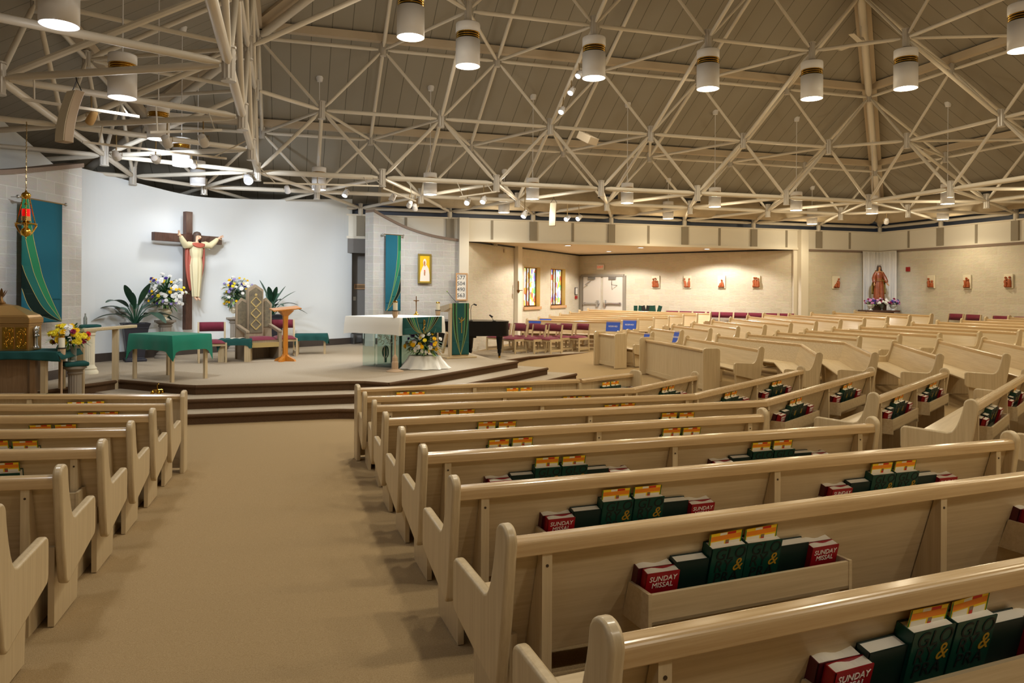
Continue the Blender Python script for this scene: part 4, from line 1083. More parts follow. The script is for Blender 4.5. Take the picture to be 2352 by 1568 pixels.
# ------------------------------------------------------------------ upholstered chairs
def chair_meshes():
    out = []
    for sx in (-1, 1):
        x0, x1 = sorted((sx * .235, sx * .27))
        mb = MB(); mb.prism([(.20, 0), (.20, .40), (.245, .40), (.245, 0)], x0, x1, 'x'); out.append(('leg', mb.mesh('leg', ['oak_upright'])))
        mb = MB(); mb.prism([(-.245, 0), (-.225, .42), (-.29, .80), (-.255, .80), (-.185, .44), (-.20, 0)], x0, x1, 'x'); out.append(('leg', mb.mesh('leg', ['oak_upright'])))
        mb = MB(); mb.box(x0 + .005, x1 - .005, -.22, .22, .05, .11); out.append(('side_rail', mb.mesh('side_rail', ['oak_upright']))); mb = MB(); mb.box(x0 + .003, x1 - .003, -.22, .22, .335, .40); out.append(('side_rail', mb.mesh('side_rail', ['oak_upright'])))
    for y in (.205, -.22): mb = MB(); mb.box(-.24, .24, y, y + .03, .335, .40); out.append(('apron', mb.mesh('apron', ['oak'])))
    mb = MB(); nx, ny = 8, 8
    def top(u, v):
        x = (u - .5) * .47; y = -.21 + v * .47; e = (1 - abs(2 * u - 1) ** 4) * (1 - abs(2 * v - 1) ** 4); return (x, y, .405 + .055 * e ** .5)
    mb.grid(top, nx, ny); mb.box(-.235, .235, -.21, .26, .385, .406); out.append(('seat', mb.mesh('seat', ['maroon_fabric'], True)))
    mb = MB(); rings = []
    for k in range(9):
        u = k / 8; x = (u - .5) * .47; c = .03 * (1 - (2 * u - 1) ** 2)
        rings.append([(x, -.262 - c, .62), (x, -.235 - c, .61), (x, -.262 - c - .005, .80), (x, -.30 - c, .80)])
    mb.loft(rings); out.append(('backrest', mb.mesh('backrest', ['maroon_fabric'], True)))
    return out
CHM = chair_meshes()
def chair(p, z, rz, label, group):
    t = thing('upholstered_chair', label, 'chair', (p[0], p[1], z), rz, group)
    for nm, me in CHM:
        o = bpy.data.objects.new(nm, me); COL.objects.link(o); o.parent = t
    return t
GCH = 'choir chairs on the low platform'
aim = math.radians(118)                                   # the choir faces the altar
def chair_at(px, ytop, ztop, rz):
    p = atz(px, ytop, ztop); f = Vector((-math.sin(rz), math.cos(rz), 0)); q = p + f * .27; return (q.x, q.y)
for px, row, lab in ((1197, 0, 'maroon chair in the front choir row, leftmost beside the piano'), (1240, 0, 'maroon chair in the front choir row, middle one'), (1277, 0, 'maroon chair in the front choir row, rightmost'),
                    (1160, 1, 'maroon chair right behind the piano, partly hidden'), (1194, 1, 'maroon chair in the back choir row, leftmost'), (1229, 1, 'maroon chair in the back choir row, second from the left'), (1266, 1, 'maroon chair in the back choir row, middle one'),
                    (1302, 1, 'maroon chair in the back choir row, second from the right'), (1340, 1, 'maroon chair in the back choir row, rightmost')):
    p = atd(px, 740, 22.25 if row else 21.45); f = Vector((-math.sin(aim), math.cos(aim), 0)); q = p + f * .27; chair((q.x, q.y), .17, aim, lab, GCH)
rw = math.atan2(NR.y, NR.x) - math.pi / 2
for i, px in enumerate((1537, 1568, 1600, 1630, 1663, 1695, 1729, 1763, 1802)):
    p = on_plane(px, 700, AR + NR * .5, TR); 
    chair((p.x, p.y), zf(p.x, p.y) + .002, rw, 'maroon chair against the alcove wall, %s from the left' % ROWN[i], 'chairs along the alcove wall')
for i, px in enumerate((2180, 2219, 2282, 2331)):
    p = atx(px, 720, XR - .55); chair((p.x, p.y), zf(p.x, p.y) + .002, math.pi / 2, 'maroon chair against the right brick wall, %s from the statue' % ROWN[i], 'chairs along the right wall')
# green coats draped on the first alcove wall pew
# ------------------------------------------------------------------ helpers for the furnishings
CR = Vector((math.cos(YAW), -math.sin(YAW), 0)); CD = Vector((math.sin(YAW), math.cos(YAW), 0))
def cdir(r, d): return (CR * r + CD * d).normalized()
def rz_of(d): return math.atan2(d.y, d.x)                 # local +x along d
def face_rz(n): return math.atan2(n.y, n.x) + math.pi / 2   # local -y along n
ZP = .45
def lookup(P, t):
    if t <= P[0][0]: return P[0][1]
    for a, b in zip(P, P[1:]):
        if t <= b[0]: return a[1] + (b[1] - a[1]) * (t - a[0]) / max(b[0] - a[0], 1e-6)
    return P[-1][1]
def smooth(P): return catmull(P, 6)
def strip_cloth(bounds, mats, n, place, name, matlist, parent, lo=0.0, hi=1.0, gold=None, gw=.008):
    mb = MB(); B = []
    for i in range(n + 1):
        t = i / n; row = [lo]; 
        for k, f in enumerate(bounds):
            x = min(max(f(t), lo), hi); a = max(min(x, hi), row[-1]); row.append(a)
            g = min(a + gw, hi) if (lo < x < hi) else a; row.append(max(g, a))
        row.append(hi); B.append(row)
    seq = []
    for k in range(len(bounds)): seq += [mats[k], gold]
    seq.append(mats[-1])
    for i in range(n):
        for k in range(len(seq)):
            a0, a1, b0, b1 = B[i][k], B[i][k + 1], B[i + 1][k], B[i + 1][k + 1]
            if a1 - a0 < 1e-5 and b1 - b0 < 1e-5: continue
            m = 1 if (a1 - a0 < .25 and b1 - b0 < .25) else 4
            for j in range(m):
                u0, u1 = j / m, (j + 1) / m
                mb.add([place(a0 + (a1 - a0) * u0, i / n), place(a0 + (a1 - a0) * u1, i / n), place(b0 + (b1 - b0) * u1, (i + 1) / n), place(b0 + (b1 - b0) * u0, (i + 1) / n)], [(0, 3, 2, 1)], seq[k])
    return mb.build(name, matlist, parent, True, solid=.006, weld=True)
CL = ['teal_cloth', 'band_dark', 'teal_mid', 'band_green', 'gold_thread', 'dark_green_cloth']

def skin_body(name, parent, nodes, edges, root, material, sub=2):
    me = bpy.data.meshes.new(name); bm = bmesh.new(); sk = bm.verts.layers.skin.verify(); vs = []
    for k, (p, r) in nodes.items():
        v = bm.verts.new(p); v[sk].radius = (r, r) if not isinstance(r, tuple) else r; v[sk].use_root = (k == root); vs.append((k, v))
    d = dict(vs)
    for a, b in edges: bm.edges.new((d[a], d[b]))
    bm.to_mesh(me); bm.free(); me.materials.append(MATS[material])
    o = bpy.data.objects.new(name, me); COL.objects.link(o); o.parent = parent
    m = o.modifiers.new('skin', 'SKIN'); m.use_smooth_shade = True
    m = o.modifiers.new('sub', 'SUBSURF'); m.levels = sub; m.render_levels = sub
    return o
def figure(t, arms, skin, legs=True, tilt=0.0, fing=.0085):
    """human figure 1.72 high, facing local -y; arms: (elbow, wrist, hand direction) per side for +x then -x"""
    N = {'pel': ((0, 0, .93), (.15, .10)), 'wai': ((0, 0, 1.08), (.125, .085)), 'che': ((0, -.01, 1.28), (.155, .10)), 'sho': ((0, 0, 1.40), (.11, .075)),
         'nec': ((0, 0, 1.47), .05), 'jaw': ((tilt * .02, -.02, 1.53), (.055, .06)), 'hed': ((tilt * .03, -.015, 1.60), (.072, .085)), 'top': ((tilt * .03, 0, 1.685), (.055, .06)),
         'nos': ((tilt * .05 + tilt * .02, -.105, 1.585), .011)}
    E = [('pel', 'wai'), ('wai', 'che'), ('che', 'sho'), ('sho', 'nec'), ('nec', 'jaw'), ('jaw', 'hed'), ('hed', 'top'), ('hed', 'nos')]
    for s, (el, wr, hd) in zip((1, -1), arms):
        k = str(s); sh = Vector((s * .17, 0, 1.40)); el, wr, hd = Vector(el), Vector(wr), Vector(hd).normalized()
        N['s' + k] = (sh, .06); N['e' + k] = (el, .042); N['w' + k] = (wr, .028)
        pm = wr + hd * .05; N['p' + k] = (pm, (.036, .018)); E += [('sho', 's' + k), ('s' + k, 'e' + k), ('e' + k, 'w' + k), ('w' + k, 'p' + k)]
        side = hd.cross(Vector((0, 1, 0))).normalized()
        for f, (off, ln, cu) in enumerate(((-.027, .072, .01), (-.009, .085, .0), (.009, .08, .004), (.026, .062, .014))):
            b = pm + hd * .035 + side * off; m = b + hd * ln * .5 + Vector((0, -.006 - cu, 0)); e = b + hd * ln + Vector((0, -.02 - cu, 0))
            N['f%s%da' % (k, f)] = (b, fing); N['f%s%db' % (k, f)] = (m, fing * .9); N['f%s%dc' % (k, f)] = (e, fing * .7)
            E += [('p' + k, 'f%s%da' % (k, f)), ('f%s%da' % (k, f), 'f%s%db' % (k, f)), ('f%s%db' % (k, f), 'f%s%dc' % (k, f))]
        tb = pm + side * -.04 * (1 if s > 0 else -1) + hd * -.01 + Vector((0, -.01, 0)); te = tb + hd * .045 + side * -.03 * (1 if s > 0 else -1)
        N['t' + k] = (tb, .011); N['u' + k] = (te, .008); E += [('p' + k, 't' + k), ('t' + k, 'u' + k)]
    for s in (1, -1):
        k = 'l%d' % s
        N[k + 'h'] = ((s * .07, 0, .86), .06); N[k + 'k'] = ((s * .04, 0, .48), .036); N[k + 'a'] = ((s * .038, 0, .10), .026); N[k + 'f'] = ((s * .045, -.11, .03), (.032, .02))
        E += [('pel', k + 'h'), (k + 'h', k + 'k'), (k + 'k', k + 'a'), (k + 'a', k + 'f')]
    return skin_body('body', t, N, E, 'pel', skin)
def robe_mesh(rings, sleeves, pl=.02, seg=40, freq=9):
    mb = MB(); R_ = []
    for (x, y, z, rx, ry, a) in rings:
        R_.append([(x + (rx + a * math.sin(freq * th)) * math.cos(th), y + (ry + a * math.sin(freq * th)) * math.sin(th), z) for th in [2 * math.pi * k / seg for k in range(seg)]])
    mb.loft(R_)
    for path in sleeves: mb.tube([p for p, r in path], [r for p, r in path], 12)
    return mb
def eyes(t, mt, tl=0.0):
    mb = MB()
    for s in (-1, 1): mb.ball((tl * .03 + s * .028, -.088, 1.605), .0085, 0, 8)
    mb.build('eyes', [mt], t, True); mb = MB(); mb.tube([(tl * .03 - .022, -.092, 1.553), (tl * .03, -.098, 1.551), (tl * .03 + .022, -.092, 1.553)], .005, 6); mb.build('mouth', ['icon_red'], t)

# ------------------------------------------------------------------ crucifix on the white wall
wo = Vector((-2.06, 18.28, 0)); wt = Vector((.62, .60, 0)).normalized(); wn = Vector((wt.y, -wt.x, 0))
co = on_plane(433, 650, wo + wn * .14, wt); cz0 = zat(co, 757); cz1 = zat(co, 486)
t = thing('crucifix', 'dark wooden cross with robed risen figure hanging on the white curved wall', 'crucifix', (co.x, co.y, cz0), face_rz(wn))
Hc = cz1 - cz0; xl = (on_plane(351, 545, co, wt) - co).dot(wt); xr = (on_plane(506, 553, co, wt) - co).dot(wt); zc_ = zat(co, 548) - cz0
mb = MB(); mb.box(-.085, .085, -.02, .09, 0, Hc); mb.build('upright_beam', ['walnut'], t, bevel=.008)
mb = MB(); mb.box(xl, xr, -.06, .05, zc_ - .09, zc_ + .09); mb.build('cross_beam', ['walnut'], t, bevel=.008)
fg = thing('figure', None, None, (.06, -.17, zat(co, 692) - cz0), .02); fg.parent = t
sc_ = (zat(co, 533) - zat(co, 692)) / 1.72; fg.scale = (sc_,) * 3
arm = [((.37, -.05, 1.43), (.58, -.09, 1.59), (.8, -.1, .45)), ((-.34, -.05, 1.40), (-.53, -.10, 1.59), (-.6, -.2, .7))]
figure(fg, arm, 'skin_paint', tilt=1.0)
rings = [(0, 0, .12, .085, .08, .010), (0, 0, .30, .105, .09, .012), (0, 0, .6, .14, .11, .013), (0, 0, .9, .16, .12, .010), (0, 0, 1.05, .145, .11, .006), (0, 0, 1.08, .14, .105, .004), (0, 0, 1.12, .155, .115, .006), (0, 0, 1.28, .175, .12, .005), (0, 0, 1.40, .17, .10, .003), (0, 0, 1.455, .075, .07, .0)]
sl = [[(Vector((s * .13, 0, 1.40)), .075), (Vector((a[0][0] * .7, a[0][1] * .5, a[0][2] - .01)), .085), (Vector(a[0]) + Vector((0, 0, -.03)), .082), (Vector(a[0]).lerp(Vector(a[1]), .6) + Vector((0, 0, -.025)), .066), (Vector(a[0]).lerp(Vector(a[1]), .93), .046)] for s, a in zip((1, -1), arm)]
robe_mesh(rings, sl).build('robe', ['robe'], fg, True)
mb = MB()
def cape(side):
    def f(u, v):
        z = 1.44 - v * (1.05 + .12 * (side < 0)); x = side * (.10 + .09 * math.sin(v * 2.2) - .10 * v * v) + side * u * (.17 - .11 * v); y = .06 + .05 * math.sin(u * 6) * (1 - v * .5) - .08 * (1 - u) * (1 - v)
        return (x, y, z)
    return f
mb.grid(cape(1), 8, 14); mb.grid(cape(-1), 8, 14)
mb.build('mantle', ['mantle_red'], fg, True, solid=.02)
mb = MB()
mb.grid(lambda u, v: ((.10 + .085 * v) * math.cos(math.pi * (1 + u)), -.075 - .05 * v * math.sin(math.pi * u) - .01, 1.45 - .10 * v * math.sin(math.pi * u) - .02 * v), 16, 4); mb.build('collar', ['mantle_red'], fg, True, solid=.015)
mb = MB(); mb.grid(lambda u, v: (.03 + .092 * math.cos(math.pi * (u * 1.3 - .15)), .005 + .098 * math.sin(math.pi * (u * 1.3 - .15)), 1.66 - .24 * v), 12, 6); mb.lathe([(.092, 1.64), (.088, 1.68), (.06, 1.715), (.001, 1.73)], (.03, .005, 0), 14); mb.build('hair', ['hair_brown'], fg, True, solid=.012)
mb = MB(); mb.ball((.03, -.058, 1.525), .036, 0, 10, 1, .7, 1.1); mb.build('beard', ['hair_brown'], fg, True)
eyes(fg, 'hair_brown', 1.0)

# ------------------------------------------------------------------ flowers and plants
def bloom_mesh(mt, r=.05, mt2=None):
    mb = MB()
    for L_, (n, rr, zz, tl) in enumerate(((8, 1.0, 0, .25), (7, .78, .22, .6), (5, .5, .4, 1.0))):
        for k in range(n):
            a = 2 * math.pi * (k + .5 * L_) / n; d = Vector((math.cos(a), math.sin(a), 0)); s = Vector((-d.y, d.x, 0)); b = Vector((0, 0, zz * r * .4)); w_ = rr * r * .42
            p = b + d * rr * r * .55 + Vector((0, 0, tl * r * .45)); q = b + d * rr * r + Vector((0, 0, tl * r * .7))
            mb.add([b, p - s * w_, q - s * w_ * .5, q + s * w_ * .5, p + s * w_], [(0, 1, 2, 3, 4)])
    mb.ball((0, 0, r * .3), r * .35, 1 if mt2 else 0, 8)
    return mb.mesh('bloom', [mt] + ([mt2] if mt2 else []), True)
BLM = {}
def bloom(mt, r, mt2=None):
    k = (mt, r)
    if k not in BLM: BLM[k] = bloom_mesh(mt, r, mt2)
    return BLM[k]
def leafy(mb, p, d, L, wd, n=4, droop=.3, mi=0, fold=.15):
    d = Vector(d).normalized(); s = d.cross(Vector((0, 0, 1))); s = s.normalized() if s.length > .01 else Vector((1, 0, 0)); vs = []
    for i in range(n + 1):
        t = i / n; c = Vector(p) + d * L * t + Vector((0, 0, -droop * L * t * t)); w_ = wd * math.sin(math.pi * (.06 + .9 * t)) ** .8
        up = Vector((0, 0, fold * w_)); vs += [c - s * w_ + up, c, c + s * w_ + up]
    fs = []
    for i in range(n): a = 3 * i; fs += [(a, a + 1, a + 4, a + 3), (a + 1, a + 2, a + 5, a + 4)]
    mb.add(vs, fs, mi)
def arrangement(t, c, rx, rz_, n, palette, seed, up=.35, blooms=(.03, .05), leaves=160, leafL=.2, ry=None, flat=.0):
    rs = random.Random(seed); ry = ry or rx; c = Vector(c)
    def direction():
        while True:
            v = Vector((rs.uniform(-1, 1), rs.uniform(-1, 1), rs.uniform(-.45, 1)))
            if .2 < v.length < 1: return v.normalized()
    mb = MB()
    for i in range(leaves):
        v = direction(); q = Vector((v.x * rx, v.y * ry, v.z * rz_)) * rs.uniform(.1, .75); q.z += up * .0
        leafy(mb, c + q, (v.x, v.y, v.z * .6 + .1), leafL * rs.uniform(.6, 1.2), leafL * rs.uniform(.07, .14), 3, rs.uniform(.1, .5), rs.choice((0, 0, 1, 2)))
    mb.build('foliage', ['leaf_dark', 'leaf', 'leaf_light'], t, False)
    mb = MB()
    for i in range(n):
        v = direction(); 
        if v.y > .35: v.y = -v.y
        q = Vector((v.x * rx, v.y * ry, max(v.z, -.35) * rz_)) * rs.uniform(.84, 1.1)
        m = rs.choice(palette); r = rs.uniform(*blooms) * (1.25 if m.startswith('white') else 1)
        o = bpy.data.objects.new('bloom', bloom(m, round(r, 2))); COL.objects.link(o); o.parent = t; o.location = c + q
        o.rotation_euler = (v + Vector((0, -.5, .1))).to_track_quat('Z', 'Y').to_euler()
        mb.tube([c + q * .2, c + q], .004, 4)
    mb.build('flower_stems', ['leaf'], t)
def urn(t, r, h, mt, c=(0, 0, 0)):
    mb = MB(); mb.lathe([(r * .5, 0), (r * .52, h * .06), (r * .22, h * .14), (r * .2, h * .26), (r * .6, h * .42), (r * .95, h * .75), (r * .8, h * .9), (r * 1.05, h), (r * .9, h), (r * .7, h * .85)], c, 24); mb.build('vase', [mt], t, True)
def pedestal(name, label, p, h, r, mt, sq=True, group=None, cloth=None):
    t = thing(name, label, 'pedestal', p, .4, group); mb = MB()
    mb.lathe([(r * 1.35, 0), (r * 1.35, h * .05), (r * 1.1, h * .09), (r * 1.15, h * .12), (r * .85, h * .17), (r * .8, h * .2)], seg=28); mb.build('base', [mt], t, True)
    mb = MB(); n = 32; rr = [r * (.80 if k % 2 else .75) for k in range(n)]
    mb.loft([[(rr[k] * math.cos(2 * math.pi * k / n), rr[k] * math.sin(2 * math.pi * k / n), z) for k in range(n)] for z in (h * .19, h * .84)]); mb.build('shaft', [mt], t)
    mb = MB(); mb.lathe([(r * .8, h * .82), (r * .95, h * .85), (r * .8, h * .88), (r * 1.2, h * .94), (r * 1.4, h * .95), (r * 1.4, h)], seg=28); mb.build('capital', [mt], t, True)
    return t
PAL = ['yellow_petal', 'yellow_petal', 'lemon_petal', 'white_petal', 'white_petal', 'white_petal', 'purple_petal', 'lilac_petal', 'white_petal']
for px, yb, yt, cxp, lab, sd in ((379, 822, 735, 379, 'left', 3), (533, 806, 728, 520, 'right', 5)):
    g = atz(px, yb, ZP); h = zat(g, yt) - ZP
    pedestal('stone_pedestal', 'grey fluted stone pedestal carrying the %s flower urn by the cross' % lab, (g.x, g.y, ZP), h, .155, 'grey_stone', group='stone pedestals below the cross')
    t = thing('flower_arrangement', 'tall yellow, white and purple flower arrangement on the pedestal %s of the cross' % lab, 'flowers', (g.x, g.y, ZP + h), face_rz(-CD), 'flower arrangements on stone pedestals')
    urn(t, .15, .24, 'cream_stone'); sc2 = depth(g) / F
    arrangement(t, (0, 0, .52), 46 * sc2, 46 * sc2 * 1.05, 84, PAL, sd, leaves=330, leafL=.19, ry=.3, blooms=(.024, .042))
def big_plant(x, y, ht, lab, sd, pot=True, nl=17, rl=.75, ph=.78, pr=.22):
    g = atz(x, y, ZP); t = thing('potted_plant', lab, 'plant', (g.x, g.y, ZP), .3, 'tall potted plants by the white wall'); rs = random.Random(sd)
    mb = MB(); s0, s1 = pr * .72, pr
    mb.loft([[(a * s_, b * s_, z) for a, b in ((-1, -1), (1, -1), (1, 1), (-1, 1))] for s_, z in ((s0 * 1.25, 0), (s0 * 1.25, .05), (s0, .07), (s1, ph - .12), (s1 * 1.05, ph - .10), (s1 * 1.05, ph - .08), (s1 * 1.2, ph), (s1 * 1.0, ph), (s1 * .95, ph - .06))]); mb.build('planter', ['planter'], t, bevel=.01)
    mb = MB()
    for k in range(nl):
        a = k * 2.4 + rs.uniform(-.3, .3); el = rs.uniform(.25, 1.35); L = rl * rs.uniform(.75, 1.1); d = Vector((math.cos(a) * math.cos(el), math.sin(a) * math.cos(el), math.sin(el)))
        p0 = Vector((0, 0, ph - .05)); mid = p0 + d * L * .45 + Vector((0, 0, .12)); mb.tube([p0, p0.lerp(mid, .5) + Vector((0, 0, .05)), mid], [.014, .011, .008], 6, 0)
        leafy(mb, mid - d * .02, (d.x, d.y, d.z * .55), L * .9, L * (.135 if el < .9 else .095), 8, .42 if el < .9 else .12, 0, .25)
    mb.build('leaves', ['leaf', 'leaf_light'], t, True)
big_plant(310, 829, 1.5, 'dark green leafy plant in a tall black planter left of the cross', 4)
big_plant(624, 806, 1.3, 'dark green leafy plant in a black planter half hidden behind the throne', 12, rl=.62, ph=.88)

# ------------------------------------------------------------------ cloth covered tables
def drape(t, sx, sy, z, drop, mt, name='tablecloth', corner=.10, seed=1, M=None, wav=.012):
    rs = random.Random(seed); mb = MB(); n = 64
    def pos(s):                                           # perimeter of the rectangle
        P = 2 * (sx + sy); q = (s % 1) * P
        if q < sx: return Vector((-sx / 2 + q, -sy / 2, 0)), Vector((0, -1, 0)), abs(q / sx - .5) * 2
        q -= sx
        if q < sy: return Vector((sx / 2, -sy / 2 + q, 0)), Vector((1, 0, 0)), abs(q / sy - .5) * 2
        q -= sy
        if q < sx: return Vector((sx / 2 - q, sy / 2, 0)), Vector((0, 1, 0)), abs(q / sx - .5) * 2
        q -= sx; return Vector((-sx / 2, sy / 2 - q, 0)), Vector((-1, 0, 0)), abs(q / sy - .5) * 2
    ring = [[], [], [], []]; ph = rs.uniform(0, 6)
    for k in range(n):
        p, nn, c = pos(k / n); e = c ** 10
        out = .004 + .02 * math.sin(k * .9 + ph) * 1.0 * (wav / .012) * .6; dr = drop + corner * e
        ring[0].append((p.x * .999, p.y * .999, z + .004)); ring[1].append(tuple(p + nn * .012 + Vector((0, 0, z - .012))))
        ring[2].append(tuple(p + nn * (.014 + out * .5 + .02 * e) + Vector((0, 0, z - dr * .5)))); ring[3].append(tuple(p + nn * (.016 + out + .03 * e) + Vector((0, 0, z - dr))))
    mb.loft(ring[::-1], cap=False); mb.add(ring[0], [tuple(range(n))])
    return mb.build(name, [mt], t, True)
def cloth_table(p, rz, sx, sy, h, drop, mt, lab, clab, cg=None, corner=.12, seed=1, leg=.05, inset=.06, slab_leg=False):
    t = thing('side_table', lab, 'table', (p[0], p[1], p[2]), rz)
    mb = MB(); mb.box(-sx / 2 + .01, sx / 2 - .01, -sy / 2 + .01, sy / 2 - .01, h - .03, h); mb.build('table_top', ['oak'], t)
    mb = MB(); mb.box(-sx / 2 + inset, sx / 2 - inset, -sy / 2 + inset, sy / 2 - inset, h - .09, h - .03); mb.build('apron', ['oak'], t)
    for a in (-1, 1):
        for b in (-1, 1):
            x, y = a * (sx / 2 - inset), b * (sy / 2 - inset); mb = MB(); mb.box(x - leg / 2, x + leg / 2, y - leg / 2, y + leg / 2, 0, h - .03); mb.build('leg', ['oak_upright'], t)
    c = thing('tablecloth', clab, 'tablecloth', (p[0], p[1], p[2]), rz, cg); bpy.data.objects.remove(c)
    o = drape(None, sx, sy, h, drop, mt, corner=corner, seed=seed); o.location = p; o.rotation_euler = (0, 0, rz); tag(o, clab, 'tablecloth', cg)
    return t
q = [atz(*v, ZP) for v in ((323, 868), (403, 876), (459, 868), (378, 864))]
c = (q[0] + q[1] + q[2] + q[3]) / 4
dl = (q[0] - q[1]); dr_ = (q[2] - q[1])
cloth_table((c.x, c.y, ZP), rz_of(-dl.normalized()) , dl.length + .18, dr_.length + .22, .74, .24, 'green_cloth', 'oak table on the platform under a bright green cloth', 'bright green cloth draped over the table in front of the cross', corner=.20, seed=4)
p = atz(715, 812, ZP); cloth_table((p.x, p.y, ZP), face_rz(cdir(.25, -1)), .72, .42, .46, .14, 'dark_green_cloth', 'low side table under a dark teal cloth right of the honey oak stand', 'dark teal cloth on the low table right of the honey oak stand', 'dark teal cloths on low tables', seed=2)
p = atz(541, 829, ZP); cloth_table((p.x, p.y, ZP), face_rz(cdir(.25, -1)), .62, .45, .46, .12, 'dark_green_cloth', 'low side table under a dark teal cloth left of the throne', 'dark teal cloth on the low table between chair and throne', 'dark teal cloths on low tables', seed=3, leg=.12)
bk = thing('open_booklet', 'open white booklet lying on the dark teal cloth beside the throne', 'booklet', (p.x + .05, p.y + .02, ZP + .467), .3)
mb = MB(); mb.grid(lambda u, v: ((u - .5) * .3, (v - .5) * .2, .012 * math.sin(math.pi * abs(2 * u - 1))), 12, 2); mb.build('pages', ['page'], bk, True)
# chairs beside the throne
nz = cdir(.45, -1)
g = atz(487, 831, ZP); chair((g.x, g.y), ZP, rz_of(nz) - math.pi / 2, 'maroon upholstered chair on the platform left of the throne', 'chairs beside the throne')
g = atz(640, 820, ZP); g = g + CD * .35; chair((g.x, g.y), ZP, rz_of(nz) - math.pi / 2, 'maroon upholstered chair on the platform right of the throne', 'chairs beside the throne')
# throne
g = atz(584, 826, ZP) + CD * .2; t = thing('presider_throne', 'tall pointed wooden throne with tapestry back and maroon seat', 'throne', (g.x, g.y, ZP), face_rz(cdir(.85, -1)))
sc3 = depth(g) / F; Ht = (826 - 655) * sc3
def wing(s):
    return [(s * .16, 0), (s * .39, 0), (s * .39, Ht * .74), (s * .27, Ht * .82), (s * .16, Ht * .78)]
for s in (-1, 1):
    mb = MB(); mb.prism(wing(s) if s > 0 else wing(s)[::-1], .20, .25, 'y'); mb.build('back_wing', ['grey_oak'], t)
    mb = MB(); P = [(s * .175, Ht * .42), (s * .35, Ht * .42), (s * .35, Ht * .72), (s * .265, Ht * .78), (s * .175, Ht * .75)]; mb.prism(P if s > 0 else P[::-1], .185, .2, 'y'); mb.build('wing_tapestry', ['tapestry'], t)
    mb = MB(); x0, x1 = sorted((s * .31, s * .39)); mb.prism([(-.36, .62), (.2, .74), (.2, .68), (-.36, .55)], x0, x1, 'x'); mb.build('armrest', ['grey_oak'], t, bevel=.01)
    mb = MB(); mb.box(s * .35 - .035, s * .35 + .035, -.36, -.28, 0, .58); mb.build('front_leg', ['grey_oak'], t)
    mb = MB(); mb.prism([(-.28, 0), (.2, 0), (.2, .42), (-.28, .42)], s * .35 - .02, s * .35 + .02, 'x'); mb.build('side_panel', ['grey_oak'], t)
mb = MB(); mb.prism([(-.17, 0), (.17, 0), (.17, Ht * .93), (0, Ht), (-.17, Ht * .93)], .12, .24, 'y'); mb.build('back_panel', ['grey_oak'], t)
mb = MB(); mb.prism([(-.14, .55), (.14, .55), (.14, Ht * .90), (0, Ht * .96), (-.14, Ht * .90)], .105, .12, 'y'); mb.build('back_tapestry', ['tapestry'], t)
mb = MB()
for k, z in enumerate((.62, .86, 1.10, 1.34)):
    if z + .2 < Ht * .92:
        for s in (-1, 1):
            mb.beam((0, .1, z), (s * .11, .1, z + .11), .025, .012, up=(0, 1, 0)); mb.beam((s * .11, .1, z + .11), (0, .1, z + .22), .018, .012, up=(0, 1, 0))
mb.ball((0, .1, Ht * .86), .03, 0, 8, 1, .3, 1); mb.build('tapestry_motif', ['tapestry_gold'], t)
mb = MB(); mb.box(-.33, .33, -.34, .12, .36, .42); mb.build('seat_frame', ['grey_oak'], t)
mb = MB(); mb.grid(lambda u, v: ((u - .5) * .64, -.35 + .46 * v, .42 + .07 * ((1 - abs(2 * u - 1) ** 4) * (1 - abs(2 * v - 1) ** 4)) ** .5), 10, 8); mb.build('seat_cushion', ['maroon_fabric'], t, True)
mb = MB(); mb.box(-.32, .32, -.365, -.34, .27, .37); mb.build('carved_apron', ['tapestry_gold'], t)

# honey oak standing desk
g = atz(655, 829, ZP); t = thing('lectern_stand', 'slim honey oak standing desk on the platform right of the throne', 'lectern', (g.x, g.y, ZP), face_rz(cdir(.7, -1)))
h_ = zat(g, 712) - ZP
mb = MB(); mb.loft([[(a * r, b * r, z) for a, b in ((-1, -1), (1, -1), (1, 1), (-1, 1))] for r, z in ((.05, .04), (.045, .2), (.042, h_ - .25), (.05, h_ - .12), (.12, h_ - .03), (.14, h_)) ]); mb.build('column', ['honey_oak'], t, bevel=.008)
mb = MB()
for k in range(4):
    a = k * math.pi / 2 + .78; d = Vector((math.cos(a), math.sin(a), 0)); s_ = Vector((-d.y, d.x, 0)) * .035
    P = [Vector((0, 0, .20)), d * .08 + Vector((0, 0, .10)), d * .20 + Vector((0, 0, .045)), d * .23 + Vector((0, 0, 0)), Vector((0, 0, 0))]
    mb.add([v - s_ for v in P] + [v + s_ for v in P], [(0, 1, 2, 3, 4), (9, 8, 7, 6, 5)] + [(i, (i + 1) % 5 + 5 - 5 if False else (i + 1) % 5, (i + 1) % 5 + 5, i + 5) for i in range(5)])
mb.build('foot_cross', ['honey_oak'], t)
mb = MB(); mb.cbox((0, 0, h_ + .03), .58, .30, .025, M=Matrix.Translation((0, 0, h_ + .03)) @ Matrix.Rotation(math.radians(8), 4, 'X') @ Matrix.Rotation(math.radians(-5), 4, 'Y')); mb.build('book_board', ['honey_oak'], t, bevel=.005)

